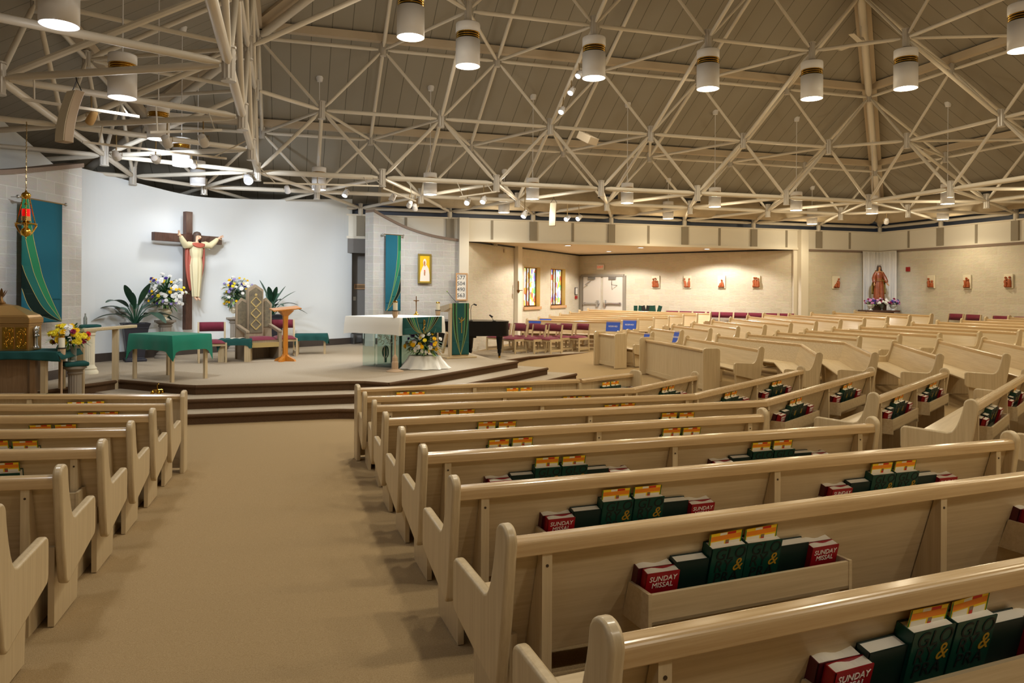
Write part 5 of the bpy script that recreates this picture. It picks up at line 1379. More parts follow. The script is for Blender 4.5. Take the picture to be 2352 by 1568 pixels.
# ------------------------------------------------------------------ altar
Nn = atz(919, 846, ZP); dl, dr = cdir(-.83, .56), cdir(.56, .83)
ta = atz(921, 730, 1.43); LA, LB = 1.42, 1.22
alt = thing('altar', 'glass altar with etched panels standing on the platform', 'altar', (Nn.x, Nn.y, ZP), 0)
rel = lambda p: Vector(p) - Vector((Nn.x, Nn.y, ZP))
def pane(a, b, z0, z1, th, nm, mt, off=0.0):
    mb = MB(); A, B = rel(a), rel(b); mb.beam(A + Vector((0, 0, (z0 + z1) / 2)), B + Vector((0, 0, (z0 + z1) / 2)), th, z1 - z0); return mb.build(nm, [mt], alt)
G0 = Vector((Nn.x, Nn.y, ZP)) 
pane(G0 + dl * .66, G0 + dl * .98, 0, .93, .02, 'glass_panel', 'altar_glass')
pane(G0, G0 + dl * .62, 0, .93, .035, 'glass_panel', 'altar_glass')
pane(G0 + dl * .55 + dr * .35, G0 + dl * 1.0 + dr * .35, 0, .93, .035, 'glass_panel', 'altar_glass')
pane(G0 + dr * .03, G0 + dr * .62, 0, .93, .035, 'glass_panel', 'altar_glass')
pane(G0 + dl * .02 + dr * .7, G0 + dl * .9 + dr * .7, 0, .93, .035, 'glass_panel', 'altar_glass')
mb = MB(); mb.box(-.018, .018, -.018, .018, 0, .93); o = mb.build('glass_edge', ['glass_edge'], alt); o.rotation_euler = (0, 0, .6)
mb = MB(); rs = random.Random(2); n0 = Vector((dl.y, -dl.x, 0)); n0 = n0 if n0.dot(CD) < 0 else -n0
for k in range(46):
    u, z = rs.uniform(.08, .56), rs.uniform(.45, .90); r = rs.uniform(.018, .05); c0 = dl * u + n0 * .022 + Vector((0, 0, z))
    if rs.random() < .5: mb.tube([c0 + dl * r * math.cos(a) + Vector((0, 0, r * math.sin(a))) for a in [j * math.pi / 5 for j in range(9)]], .006, 4)
    else: mb.beam(c0, c0 + dl * rs.uniform(-.08, .08) + Vector((0, 0, rs.uniform(-.12, .12))), .012, .012)
mb.build('etched_pattern', ['etched'], alt)
mb = MB(); mb.tube([dl * .36 + n0 * .022 + dl * .07 * math.cos(a) + Vector((0, 0, .30 + .11 * math.sin(a))) for a in [j * math.pi / 8 for j in range(17)]], .018, 5); mb.tube([dl * .36 + n0 * .022 + Vector((0, 0, .1)), dl * .36 + n0 * .022 + Vector((0, 0, .4))], .03, 5); mb.build('etched_medallion', ['glass_edge'], alt)
T0_ = Vector((ta.x, ta.y, 0)); mb = MB()
P4 = [rel(T0_ + Vector((0, 0, 1.39))) + v for v in (Vector(), dr * LB, dr * LB + dl * LA, dl * LA)]
P4 = [v + (sum(P4, Vector()) / 4 - v) * .02 for v in P4]
mb.add(P4 + [v + Vector((0, 0, .035)) for v in P4], [(0, 1, 2, 3), (7, 6, 5, 4), (0, 4, 5, 1), (1, 5, 6, 2), (2, 6, 7, 3), (3, 7, 4, 0)]); mb.build('altar_top', ['cream_stone'], alt)
cc = T0_ + dl * LA / 2 + dr * LB / 2
o = drape(None, LA, LB, 1.43, .31, 'white_cloth', 'altar_cloth', corner=.02, seed=8, wav=.006); o.location = (cc.x, cc.y, 0); o.rotation_euler = (0, 0, rz_of(-dl)); tag(o, 'white cloth covering the top and front of the glass altar', 'altar cloth')
nr = Vector((dr.y, -dr.x, 0)); nr = nr if nr.dot(CD) < 0 else -nr
qb = [lambda t, w_=w_: .5 + w_ * math.sqrt(max(1 - t, 0)) for w_ in (-.42, -.36, -.30, -.24, -.16, .16, .24, .30, .36, .42)]
def pl(x, t): return tuple(T0_ + dr * (.01 + x * (LB - .12)) + nr * (.034 + .006 * math.sin(x * 14)) + Vector((0, 0, 1.432 - .31 * t)))
fr_ = strip_cloth(qb, [5, 1, 5, 3, 2, 5, 2, 3, 5, 1, 5], 22, pl, 'altar_frontal', CL, None, gold=4)
tag(fr_, 'dark green altar frontal with gold curves on the right face of the altar', 'altar frontal')
mb = MB(); C0 = T0_ + dr * (LB * .47) + nr * .05 
def mk(pts, r): mb.tube([C0 + dr * x + Vector((0, 0, z)) for x, z in pts], r, 5)
mk([(0, 1.14), (0, 1.38)], .008); mk([(0, 1.38), (.035, 1.36), (.035, 1.30), (0, 1.285)], .007); mk([(-.035, 1.20), (.035, 1.25)], .007)
mb.build('gold_motif', ['ink_gold'], fr_)
# altar crucifix and candle stands
g = atd(956, 727, 15.0); t = thing('altar_crucifix', 'small brass standing crucifix on the altar cloth', 'crucifix', (g.x, g.y, 1.434), face_rz(-CD)); hh = zat(g, 680) - 1.434
mb = MB(); mb.lathe([(.055, 0), (.055, .015), (.03, .03), (.018, .06), (.01, .08)], seg=20); mb.build('base', ['polished_brass'], t, True)
mb = MB(); mb.box(-.008, .008, -.006, .006, .07, hh); mb.box(-.055, .055, -.006, .006, hh * .74, hh * .74 + .018); mb.build('cross', ['bronze'], t)
skin_body('figure', t, {'a': ((0, -.014, hh * .7), .012), 'b': ((0, -.014, hh * .55), .010), 'c': ((0, -.014, hh * .35), .007), 'h': ((0, -.016, hh * .79), .010), 'n': ((0, -.014, hh * .745), .006), 'l': ((-.05, -.012, hh * .78), .005), 'r': ((.05, -.012, hh * .78), .005)}, [('a', 'b'), ('b', 'c'), ('a', 'n'), ('n', 'h'), ('n', 'l'), ('n', 'r')], 'a', 'bronze', 1)
def candle_stand(g, zb, lab, H_=1.0):
    t = thing('candle_stand', lab, 'candle stand', (g.x, g.y, zb), .3, 'wooden floor candle stands'); H = H_
    mb = MB(); mb.lathe([(.16, 0), (.16, .012), (.06, .05)], seg=28); mb.build('foot', ['stand_wood'], t, True)
    mb = MB(); mb.loft([[(r * math.cos(a), r * math.sin(a), z) for a in [k * math.pi / 4 + .39 for k in range(8)]] for r, z in ((.06, .04), (.062, .05), (.06, .17), (.05, .19), (.05, .25), (.03, .29), (.015, .31), (.014, H - .16), (.03, H - .145), (.03, H - .13), (.05, H - .08), (.055, H))]); mb.build('shaft', ['stand_wood'], t)
    mb = MB(); mb.lathe([(.06, H), (.06, H + .012), (.05, H + .014)], seg=20); mb.build('drip_pan', ['black'], t, True)
    mb = MB(); mb.lathe([(.001, H + .013), (.042, H + .013), (.042, H + .16), (.001, H + .16)], seg=20); mb.build('candle', ['wax'], t, True)
    mb = MB(); mb.lathe([(.043, H + .155), (.044, H + .175), (.03, H + .185), (.001, H + .186)], seg=20); mb.build('candle_follower', ['polished_brass'], t, True)
g = atz(907, 853, ZP); candle_stand(g, ZP, 'wooden candle stand with white candle in front of the glass altar', (zat(g, 714) - ZP))
g = atd(1005, 845, 15.9); candle_stand(g, ZP, 'wooden candle stand with white candle behind the altar, beside the ambo', (zat(g, 713) - ZP))
# floor arrangement by the altar
g = atz(975, 846, ZP); t = thing('flower_arrangement', 'low yellow and white flower arrangement on a draped stand before the altar', 'flowers', (g.x, g.y, ZP), face_rz(-CD))
mb = MB(); n = 40; rs = random.Random(5)
mb.loft([[((r + a_ * math.sin(k * 1.7)) * math.cos(2 * math.pi * k / n) * 1.1, (r + a_ * math.sin(k * 1.7)) * math.sin(2 * math.pi * k / n) * .75, z) for k in range(n)] for r, a_, z in ((.42, .05, .01), (.38, .03, .06), (.30, .015, .18), (.27, .005, .25), (.02, 0, .26))]); mb.build('white_drape', ['white_cloth'], t, True)
arrangement(t, (0, 0, .44), .34, .27, 46, ['yellow_petal', 'yellow_petal', 'yellow_petal', 'white_petal', 'white_petal', 'yellow_petal', 'white_petal', 'purple_petal', 'lemon_petal'], 21, leaves=360, leafL=.19, ry=.26, blooms=(.03, .046))
mb = MB(); 
for k in range(7): leafy(mb, (rs.uniform(-.2, .2), rs.uniform(-.1, 0), .62), (rs.uniform(-.3, .3), 0, 1), .16, .02, 3, 0)
mb.build('lily_buds', ['leaf_light'], t)

# ------------------------------------------------------------------ ambo with its green hanging
g = atz(1056, 822, ZP); an = cdir(.55, -1); t = thing('ambo', 'grey oak ambo with slanted book rest beside the altar', 'ambo', (g.x, g.y, ZP), face_rz(an)); sA = depth(g) / F
hA = zat(g, 697) - ZP
mb = MB(); mb.box(-.36, .36, -.12, .62, 0, .04); mb.build('base', ['oak'], t, bevel=.008)
mb = MB(); mb.box(-.24, .20, -.02, .03, .04, hA - .03); mb.build('front_panel', ['oak_upright'], t)
for s in (-.22, .16): mb = MB(); mb.box(s, s + .04, .03, .14, .04, hA - .12); mb.build('side_panel', ['oak_upright'], t)
mb = MB(); mb.prism([(-.03, hA - .10), (-.03, hA), (.66, hA - .09), (.66, hA - .19), (.3, hA - .19)], -.27, .23, 'x'); mb.build('book_rest', ['oak'], t, bevel=.006)
mb = MB(); mb.beam((-.22, .45, .1), (-.22, .2, .55), .05, .09); mb.beam((.18, .45, .1), (.18, .2, .55), .05, .09); mb.build('brace', ['oak'], t)
ab_ = Matrix.Translation((g.x, g.y, ZP)) @ Matrix.Rotation(face_rz(an), 4, 'Z')
def V(k): return smooth([(0, .5 + k * .46), (.3, .5 + k * .45), (.6, .5 + k * .36), (.85, .5 + k * .16), (1.0, .5 + k * .0)])
vb = []
for k in (-1.0, -.86, -.66, -.5, .5, .66, .86, 1.0):
    C_ = V(k); vb.append(lambda t_, C_=C_: lookup(C_, t_))
def pl(x, t_): return tuple(ab_ @ Vector((-.20 + .40 * x, -.034 + .006 * math.sin(x * 9 + t_ * 2), hA + .012 - (hA - .06) * t_)))
o = strip_cloth(vb, [5, 3, 1, 3, 5, 3, 1, 3, 5], 40, pl, 'ambo_cloth', CL, None, gold=4)
tag(o, 'dark green hanging with gold and green curves on the ambo front', 'ambo cloth')
mb = MB(); 
def gm(pts, r): mb.tube([ab_ @ Vector((x, -.048, z)) for x, z in pts], r, 5)
gm([(.02, .55), (.02, .90)], .008); gm([(-.05, .88), (0, .82), (.02, .84), (.04, .82), (.09, .88)], .008); gm([(-.03, .78), (.07, .84)], .006); mb.build('gold_motif', ['ink_gold'], o)
mc = thing('microphone', 'thin gooseneck microphone rising from the ambo top', 'microphone', (g.x, g.y, ZP + hA - .02), 0)
p0 = atd(1048, 694, depth(g)) - mc.location; p1 = atd(1027, 669, depth(g)) - mc.location
mb = MB(); mb.tube([p0, p0.lerp(p1, .5) + Vector((0, 0, -.01)), p1], .005, 6); mb.build('gooseneck', ['black'], mc); mb = MB(); mb.ball(p1, .016, 0, 8); mb.build('mic_head', ['leaf_light'], mc)

# ------------------------------------------------------------------ grand piano and microphones
gp = atz(1147, 822, .17); rx = cdir(1, .12); ry = Vector((-rx.y, rx.x, 0)); t = thing('grand_piano', 'closed black grand piano right of the ambo', 'piano', (gp.x, gp.y, .17), rz_of(rx))
out = catmull([(.22, .0), (.27, .25), (.22, .62), (.05, .92), (-.4, 1.1), (-1.0, 1.3), (-1.75, 1.35), (-1.85, 1.35), (-1.9, -.02), (-1.2, -.1), (-.3, -.12), (.1, -.1), (.22, .0)], 5)[:-1]
mb = MB(); mb.prism(out, .58, .93, 'z'); mb.build('case', ['piano_black'], t, bevel=.01)
mb = MB(); mb.prism([(x * 1.01, y * 1.01) for x, y in out], .935, .965, 'z'); mb.build('lid', ['piano_black'], t, bevel=.006)
for x, y in ((.0, .0), (-.74, .35), (-1.5, 1.0)):
    mb = MB(); mb.lathe([(.03, .06), (.035, .12), (.05, .14), (.05, .22), (.06, .24), (.085, .56), (.12, .60)], (x, y, 0), 8); mb.build('leg', ['piano_black'], t)
    mb = MB(); mb.lathe([(.001, 0), (.026, .004), (.03, .03), (.026, .06), (.001, .064)], (x, y, 0), 12); mb.build('caster', ['polished_brass'], t, True)
mb = MB(); mb.box(-1.0, -.6, .1, .5, .52, .58); mb.box(-1.5, -1.44, .1, .2, .0, .58); mb.build('pedal_lyre', ['piano_black'], t)
zl = .17 + .967
def mic(name, lab, path, head):
    o = path[0]; m = thing(name, lab, 'microphone', o, 0); mb = MB(); mb.tube([v - o for v in path], .007, 6); mb.build('boom', ['black'], m)
    mb = MB(); mb.lathe([(.001, 0), (.05, 0), (.05, .012), (.01, .02)], seg=14); mb.build('base', ['black'], m, True); mb = MB(); mb.tube([head[0] - o, head[1] - o], .02, 10); mb.build('mic_head', ['black'], m, True)
Dp = 19.5
pp = lambda x, y: atd(x, y, Dp)
b0 = pp(1082, 734); b0.z = zl
mic('piano_lamp', 'thin gooseneck lamp curving over the black piano', [b0, pp(1081, 712), pp(1083, 702), pp(1088, 698)], (pp(1088, 698), pp(1095, 701)))
b0 = pp(1135, 734); b0.z = zl
mic('microphone', 'black microphone on a short boom lying over the piano lid', [b0, pp(1130, 730), pp(1124, 724)], (pp(1124, 723), pp(1132, 728)))

# ------------------------------------------------------------------ hand rail and platform edge
g = atz(265, 893, .30); t = thing('handrail', 'oak handrail with square post at the left end of the steps', 'handrail', (g.x, g.y, .30), 0)
pr1 = atd(262, 752, depth(g)) - Vector(t.location); mb = MB(); mb.box(-.045, .045, -.045, .045, 0, pr1.z - .02); mb.build('post', ['oak_upright'], t)
a = atd(308, 750, depth(g) + .5) - Vector(t.location); b = atd(185, 764, depth(g) - .9) - Vector(t.location); a.z = b.z = pr1.z + .0
mb = MB(); mb.beam(a, b, .12, .05); mb.build('rail', ['oak'], t, bevel=.01)
b = atd(186, 762, depth(g) - .85) - Vector(t.location); mb = MB(); mb.box(b.x - .045, b.x + .045, b.y - .045, b.y + .045, .0, pr1.z - .02); mb.build('post', ['oak_upright'], t)
g = atz(362, 903, .30); t = thing('altar_bells', 'gold altar bells on a small cross handle standing on the step', 'bells', (g.x, g.y, .30), .4)
mb = MB()
for k in range(4):
    a = k * math.pi / 2; mb.lathe([(.03, 0), (.032, .012), (.02, .035), (.008, .05)], (.075 * math.cos(a), .075 * math.sin(a), .0), 12); mb.tube([(0, 0, .06), (.075 * math.cos(a), .075 * math.sin(a), .052)], .007, 6)
mb.build('bells', ['polished_brass'], t, True); mb = MB(); mb.tube([(0, 0, .05), (0, 0, .13), (.02, 0, .15)], .009, 8); mb.build('handle', ['polished_brass'], t, True)

# ------------------------------------------------------------------ tabernacle corner at the left edge
D_t = 10.7
zt = HC - (812 - HY) / F * D_t; zt -= .0
pc = atd(30, 800, D_t); fl = ZP
t = thing('tabernacle_table', 'wooden table on the platform carrying the golden tabernacle at the left edge', 'table', (pc.x, pc.y, fl), face_rz(cdir(.1, -1))); tw = .95; zt_l = zt - fl
mb = MB(); mb.box(-tw, .72, -.3, .35, zt_l - .04, zt_l - .004); mb.build('table_top', ['oak_dark'], t)
mb = MB(); mb.box(-tw + .2, .30, -.2, .25, 0, zt_l - .04); mb.build('cabinet', ['oak_dark'], t)
for x in (.40, .54): mb = MB(); mb.box(x - .035, x + .035, -.27, -.2, 0, zt_l - .04); mb.build('leg', ['oak_dark' if x < .5 else 'oak_upright'], t)
for y in (.28,): mb = MB(); mb.box(.5, .57, y - .035, y + .035, 0, zt_l - .04); mb.build('leg', ['oak_upright'], t)
mb = MB(); n = 24
def dc(u, v):
    x = -tw - .02 + (.74 + tw + .04) * u; w_ = .012 * math.sin(u * 40)
    if v < .5: return (x, -.315 + 1.33 * v * .5 / .5 * .5, zt_l + .002) if False else (x, .36 - 1.34 * v, zt_l + .003)
    s_ = (v - .5) * 2; return (x + .05 * s_ * (u > .97), -.315 - .01 - w_ * s_, zt_l + .003 - s_ * (.12 + .02 * math.sin(u * 7)))
mb.grid(dc, 48, 12)
mb.add([(.745, -.32, zt_l + .003), (.745, .36, zt_l + .003), (.79, .37, zt_l - .08), (.83, -.36, zt_l - .10)], [(0, 1, 2, 3)])
o = mb.build('tablecloth', ['dark_green_cloth'], None, True, solid=.006); o.location = t.location; o.rotation_euler = t.rotation_euler; tag(o, 'dark green cloth on the tabernacle table at the left edge', 'tablecloth')
tb = thing('tabernacle', 'golden tabernacle with domed roof and relief doors at the left edge', 'tabernacle', (pc.x, pc.y, zt + .006), t.rotation_euler.z); px = D_t / F
W_ = 62 * px; hb = (815 - 748) * px
mb = MB(); mb.box(-.62, .30, -.17, .17, 0, hb - .03); mb.build('body', ['bronze_gold'], tb, bevel=.008)
mb = MB(); mb.box(-.64, .32, -.19, .19, hb - .03, hb + .05); mb.box(-.63, .31, -.18, .18, hb - .06, hb - .03); mb.build('cornice', ['bronze_gold'], tb, bevel=.01)
mb = MB(); mb.loft([[(-.16 + a * r, b * r * .40, z) for a, b in ((-1, -1), (1, -1), (1, 1), (-1, 1))] for r, z in ((.47, hb + .05), (.44, hb + .09), (.20, hb + .22), (.05, hb + .25))]); mb.build('roof', ['bronze_gold'], tb, bevel=.01)
mb = MB(); mb.lathe([(.05, hb + .24), (.055, hb + .26), (.02, hb + .30), (.012, hb + .36)], (-.16, 0, 0), 12)
for s in (-1, 0, 1): leafy(mb, (-.16 + s * .01, 0, hb + .34), (s * .4, 0, 1), .13 - .02 * abs(s), .022, 4, 0)
for s in (-1, 1): leafy(mb, (-.16, 0, hb + .32), (s * 1.0, 0, .8), .10, .016, 4, -.6)
mb.build('finial', ['bronze'], tb, True)
rs = random.Random(3)
for k, x in enumerate((-.05, .125)):
    mb = MB(); mb.box(x, x + .15, -.182, -.17, .03, hb - .08)
    for j in range(40):
        xx, zz = x + rs.uniform(.02, .14), rs.uniform(.05, hb - .1); mb.ball((xx, -.182, zz), rs.uniform(.006, .014), 0, 6, 1, .5, 1.5)
    mb.tube([(x + .075 + .03 * math.cos(a), -.186, hb * .42 + .10 * math.sin(a)) for a in [j * math.pi / 6 for j in range(13)]], .006, 5); mb.build('relief_door', ['polished_brass'], tb)
mb = MB(); mb.lathe([(.06, .03), (.06, .05), (.035, .07), (.03, .20), (.04, .24), (.055, hb - .12), (.05, hb - .09), (.02, hb - .07)], (.32, -.02, 0), 14, sx=.6)
for j in range(16): mb.ball((.335, -.02 + rs.uniform(-.05, .05), rs.uniform(.2, hb - .08)), rs.uniform(.012, .022), 0, 7)
mb.build('silver_statuette', ['silver'], tb, True)
# candle, vase on its pedestal, white columns
g = atd(141, 900, 10.6); g.z = ZP - .1; candle_stand(Vector((g.x, g.y, 0)), ZP - .45 + .1, 'wooden candle stand with white candle in front of the tabernacle flowers', zat(g, 800) - (ZP - .35))
g = atd(172, 900, 10.9); h_ = zat(g, 835) - .1; tp = pedestal('grey_pedestal', 'grey stone pedestal with dark green cushion under the glass vase', (g.x, g.y, .1), h_ - .03, .11, 'grey_stone')
mb = MB(); mb.box(-.16, .16, -.16, .16, h_ - .03, h_ + .03); mb.build('cushion', ['dark_green_cloth'], tp, bevel=.02)
t = thing('flower_vase', 'clear glass vase of yellow, magenta and red flowers beside the tabernacle', 'flowers', (g.x - .04, g.y, .1 + h_ + .032), face_rz(-CD))
mb = MB(); hv = (832 - 795) * 10.9 / F; mb.lathe([(.001, 0), (.05, 0), (.055, .02), (.062, hv), (.057, hv), (.05, .03), (.001, .02)], seg=24); mb.build('vase', ['vase_glass'], t, True)
arrangement(t, (-.03, 0, hv + .12), .24, .17, 44, ['yellow_petal', 'yellow_petal', 'lemon_petal', 'lemon_petal', 'yellow_petal', 'lemon_petal', 'magenta_petal', 'red_petal', 'white_petal'], 13, leaves=150, leafL=.18, blooms=(.035, .05))
mb = MB()
for k in range(10): mb.tube([(.03 * math.cos(k), .03 * math.sin(k), .03), (.02 * math.cos(k * 2), .02 * math.sin(k * 2), hv + .05)], .004, 4)
mb.build('stems_in_water', ['leaf'], t)
g = atz(205, 858, ZP); h_ = zat(g, 748) - ZP; tp = pedestal('white_column', 'cream fluted column with dark green cushion at the end of the brick wall', (g.x, g.y, ZP), h_ - .03, .105, 'cream_stone')
mb = MB(); mb.box(-.16, .16, -.16, .16, h_ - .03, h_ + .02); mb.build('cushion', ['dark_green_cloth'], tp, bevel=.02)
g2 = Vector((g.x - .09, g.y + .1, 0)); t = thing('glass_bottle', 'small clear glass bottle standing on the cushioned cream column', 'bottle', (g2.x, g2.y, ZP + h_ + .022), 0)
mb = MB(); mb.lathe([(.001, 0), (.03, 0), (.03, .11), (.012, .15), (.012, .19), (.001, .19)], seg=16); mb.build('bottle_glass', ['vase_glass'], t, True)

# ------------------------------------------------------------------ banners
def banner(nm, o3, tdir, n_, x0p, x1p, ytp, ybp, lab, cur, regs, flip):
    A = on_plane(x0p, ytp, o3, tdir); B = on_plane(x1p, ytp, o3, tdir); wd = (B - A).dot(tdir); M0 = (A + B) / 2; zt_ = zat(M0, ytp); zb_ = zat(M0, ybp)
    t = thing(nm, lab, 'banner', (A.x, A.y, zb_), 0); org = Vector(t.location)
    def pl(x, tt):
        if flip: x = 1 - x
        return tuple(Vector((A.x, A.y, 0)) - Vector((org.x, org.y, 0)) + tdir * wd * x + n_ * (.003 * math.sin(x * 5 + tt * 2)) + Vector((0, 0, (zt_ - zb_) * (1 - tt))))
    fs = [lambda q_, C_=smooth(c_): lookup(C_, q_) for c_ in cur]
    strip_cloth(fs, regs, 70, pl, 'cloth', CL, t, gold=4, gw=.012)
    mb = MB(); p = -tdir * .08 + Vector((0, 0, zt_ - zb_)); q_ = tdir * (wd + .08) + Vector((0, 0, zt_ - zb_)); mb.tube([p, q_], .012, 8); mb.build('rod', ['chain_metal'], t, True)
    for e_ in (p, q_):
        mb = MB(); mb.ball(e_, .028, 0, 10); mb.build('finial', ['silver'], t, True)
    mb = MB(); mb.tube([p + tdir * .03, p + tdir * .03 - n_ * .13], .008, 6); mb.tube([q_ - tdir * .03, q_ - tdir * .03 - n_ * .13], .008, 6); mb.build('bracket', ['silver'], t)
ldir_ = (Vector((-3.52, 14.2, 0)) - Vector((-4.25, 12.35, 0))).normalized(); ln_ = Vector((ldir_.y, -ldir_.x, 0))
banner('wall_banner', Vector((-3.88, 13.1, 0)) + ln_ * .20, ldir_, ln_, 50, 143, 461, 741, 'teal banner with green and black curved bands on the left brick wall',
       [[(0, -.3), (.60, -.12), (.72, 0), (.84, .13), (.913, .30), (.968, .66), (1, 1)], [(0, -.6), (.40, -.12), (.53, 0), (.64, .12), (.836, .43), (.93, .68), (1, 1)],
        [(0, -.04), (.3, .07), (.52, .22), (.64, .34), (.83, .62), (1, 1)], [(0, .14), (.3, .26), (.52, .42), (.64, .52), (.83, .76), (1, 1)]], [0, 1, 2, 3, 0], False)
rdir_ = (Vector((3.45, 20.48, 0)) - Vector((2.12, 19.82, 0))).normalized(); rn_ = Vector((rdir_.y, -rdir_.x, 0))
banner('wall_banner', Vector((2.60, 20.12, 0)) + rn_ * .17, rdir_, rn_, 886, 921, 539, 714, 'narrow teal banner with green curved bands on the brick wall beside the ambo',
       [[(0, -.9), (.6, -.2), (.74, 0), (.86, .3), (.97, .8), (1, .9)], [(0, -.7), (.4, -.15), (.57, 0), (.77, .25), (.93, .65), (1, .9)], [(0, -.05), (.2, 0), (.41, .08), (.63, .35), (.92, .75), (1, .9)], [(0, .2), (.26, .22), (.55, .37), (.8, .62), (.93, .80), (1, .9)]], [0, 1, 2, 3, 0], True)

# ------------------------------------------------------------------ sanctuary lamp on its chain
Dl = 10.0; top = atd(61, 280, Dl); sl_ = Dl / F
zb_ = zat(top, 550); t = thing('sanctuary_lamp', 'hanging brass sanctuary lamp with red glass in front of the left banner', 'sanctuary lamp', (top.x, top.y, zb_), .3)
k_ = lambda y: (550 - y) * sl_
mb = MB(); n = 60; z0_, z1_ = k_(440), top.z - zb_
mb.tube([(.004 * math.sin(i * 2.2), .004 * math.cos(i * 2.2), z0_ + (z1_ - z0_) * i / n) for i in range(n + 1)], [.005 if i % 2 else .009 for i in range(n + 1)], 6); mb.build('chain', ['chain_metal'], t)
mb = MB(); mb.ball((0, 0, k_(449)), .058, 0, 16, 1, 1, .85, 10); mb.lathe([(.012, k_(444)), (.02, k_(441)), (.006, k_(436))], seg=10); mb.build('top_ball', ['polished_brass'], t, True)
mb = MB(); mb.lathe([(.001, k_(497)), (.048, k_(497)), (.052, k_(488)), (.048, k_(480)), (.055, k_(480))], seg=24); mb.build('red_glass', ['red_glass'], t, True)
mb = MB(); mb.lathe([(.055, k_(507)), (.058, k_(497)), (.05, k_(497))], seg=24); mb.build('candle_holder', ['bronze_gold'], t, True)
mb = MB(); mb.lathe([(.001, k_(549)), (.008, k_(547)), (.004, k_(545)), (.02, k_(543)), (.055, k_(539)), (.066, k_(533)), (.055, k_(527)), (.022, k_(522)), (.03, k_(518)), (.13, k_(515)), (.135, k_(513)), (.05, k_(511)), (.03, k_(507)), (.055, k_(506))], seg=28); mb.build('bowl', ['polished_brass'], t, True)
for j in range(3):
    a = j * 2.094 + .5; e = Vector((.125 * math.cos(a), .125 * math.sin(a), k_(514))); s0 = Vector((.045 * math.cos(a), .045 * math.sin(a), k_(455)))
    mb = MB(); mb.tube([s0.lerp(e, i / 24) for i in range(25)], [.005 if i % 2 else .009 for i in range(25)], 5); mb.build('support_chain', ['polished_brass'], t)
    mb = MB(); mb.tube([e, e * 1.08 + Vector((0, 0, -.03 - .0 * k_(514))), Vector((e.x * .75, e.y * .75, k_(530))), Vector((e.x * .45, e.y * .45, k_(540)))], [.01, .014, .011, .006], 7); mb.build('scroll_arm', ['polished_brass'], t, True)
mb = MB(); mb.lathe([(.001, k_(470)), (.03, k_(470)), (.012, k_(466)), (.004, k_(462))], seg=14); mb.build('smoke_cap', ['polished_brass'], t, True)
# ------------------------------------------------------------------ things on the walls
Wt = rdir_
def on_wall(nm, cat, lab, o3, tdir, n_, x0, x1, yt, yb, group=None):
    A = on_plane(x0, (yt + yb) / 2, o3, tdir); B = on_plane(x1, (yt + yb) / 2, o3, tdir); C = (A + B) / 2
    t = thing(nm, lab, cat, (C.x, C.y, zat(C, yb)), face_rz(n_), group); return t, (B - A).length, zat(C, yt) - zat(C, yb)
# icon painting
t, w_, h_ = on_wall('framed_painting', 'painting', 'gold framed painting of a white veiled figure on yellow ground', Vector((3.45, 20.44, 0)) , Vector((.96, .26, 0)).normalized(), Vector((.26, -.96, 0)).normalized(), 959, 989.5, 583, 651)
mb = MB(); f = .05
for a in ((-w_ / 2, w_ / 2, 0, f), (-w_ / 2, w_ / 2, h_ - f, h_), (-w_ / 2, -w_ / 2 + f, f, h_ - f), (w_ / 2 - f, w_ / 2, f, h_ - f)): mb.box(a[0], a[1], -.05, 0, a[2], a[3])
mb.build('frame', ['frame_gold'], t, bevel=.008)
mb = MB(); mb.box(-w_ / 2 + f, w_ / 2 - f, -.03, -.02, f, h_ - f, 0)
def flat(P, y, mi): mb.add([(x * w_, y, z * h_) for x, z in P], [tuple(range(len(P)))], mi)
robe = [(-.36, .08), (.40, .08), (.37, .3), (.30, .5), (.16, .61), (.08, .64), (-.05, .62), (-.16, .56), (-.30, .38)]
flat(robe, -.032, 1)
flat([(.0 + .13 * math.cos(a), .72 + .115 * math.sin(a)) for a in [k * math.pi / 8 for k in range(16)]], -.034, 1)
flat([(-.02 + .065 * math.cos(a), .69 + .075 * math.sin(a)) for a in [k * math.pi / 8 for k in range(16)]], -.036, 2)
flat([(-.02, .57), (.06, .60), (.03, .66), (-.03, .64)], -.037, 2); flat([(-.05, .28), (.03, .26), (.05, .40), (-.02, .42), (-.06, .36)], -.036, 2)
flat([(-.01 + .05 * math.cos(a), .43 + .03 * math.sin(a)) for a in [k * math.pi / 4 for k in range(8)]], -.038, 3)
mb.build('canvas', ['icon_yellow', 'icon_white', 'icon_skin', 'icon_red'], t)
# hymn board
t, w_, h_ = on_wall('hymn_board', 'sign', 'framed white hymn number board hanging on the cream column', Vector((4.74, YB - .31, 0)), Vector((1, 0, 0)), Vector((0, -1, 0)), 1046.5, 1073.5, 627, 690)
f = .035; mb = MB()
for a in ((-w_ / 2, w_ / 2, 0, f), (-w_ / 2, w_ / 2, h_ - f, h_), (-w_ / 2, -w_ / 2 + f, f, h_ - f), (w_ / 2 - f, w_ / 2, f, h_ - f)): mb.box(a[0], a[1], -.03, 0, a[2], a[3])
mb.build('frame', ['frame_wood'], t); mb = MB(); mb.box(-w_ / 2 + f, w_ / 2 - f, -.015, -.005, f, h_ - f); mb.build('board', ['sign_white'], t)
for k, s in enumerate(('577', '504', '490', '563')):
    lettering(s, h_ * .20, t, (-w_ * .05, -.017, h_ * (.83 - .215 * k)), (math.pi / 2, 0, 0), 'digit_navy', 'number', extrude=.001)
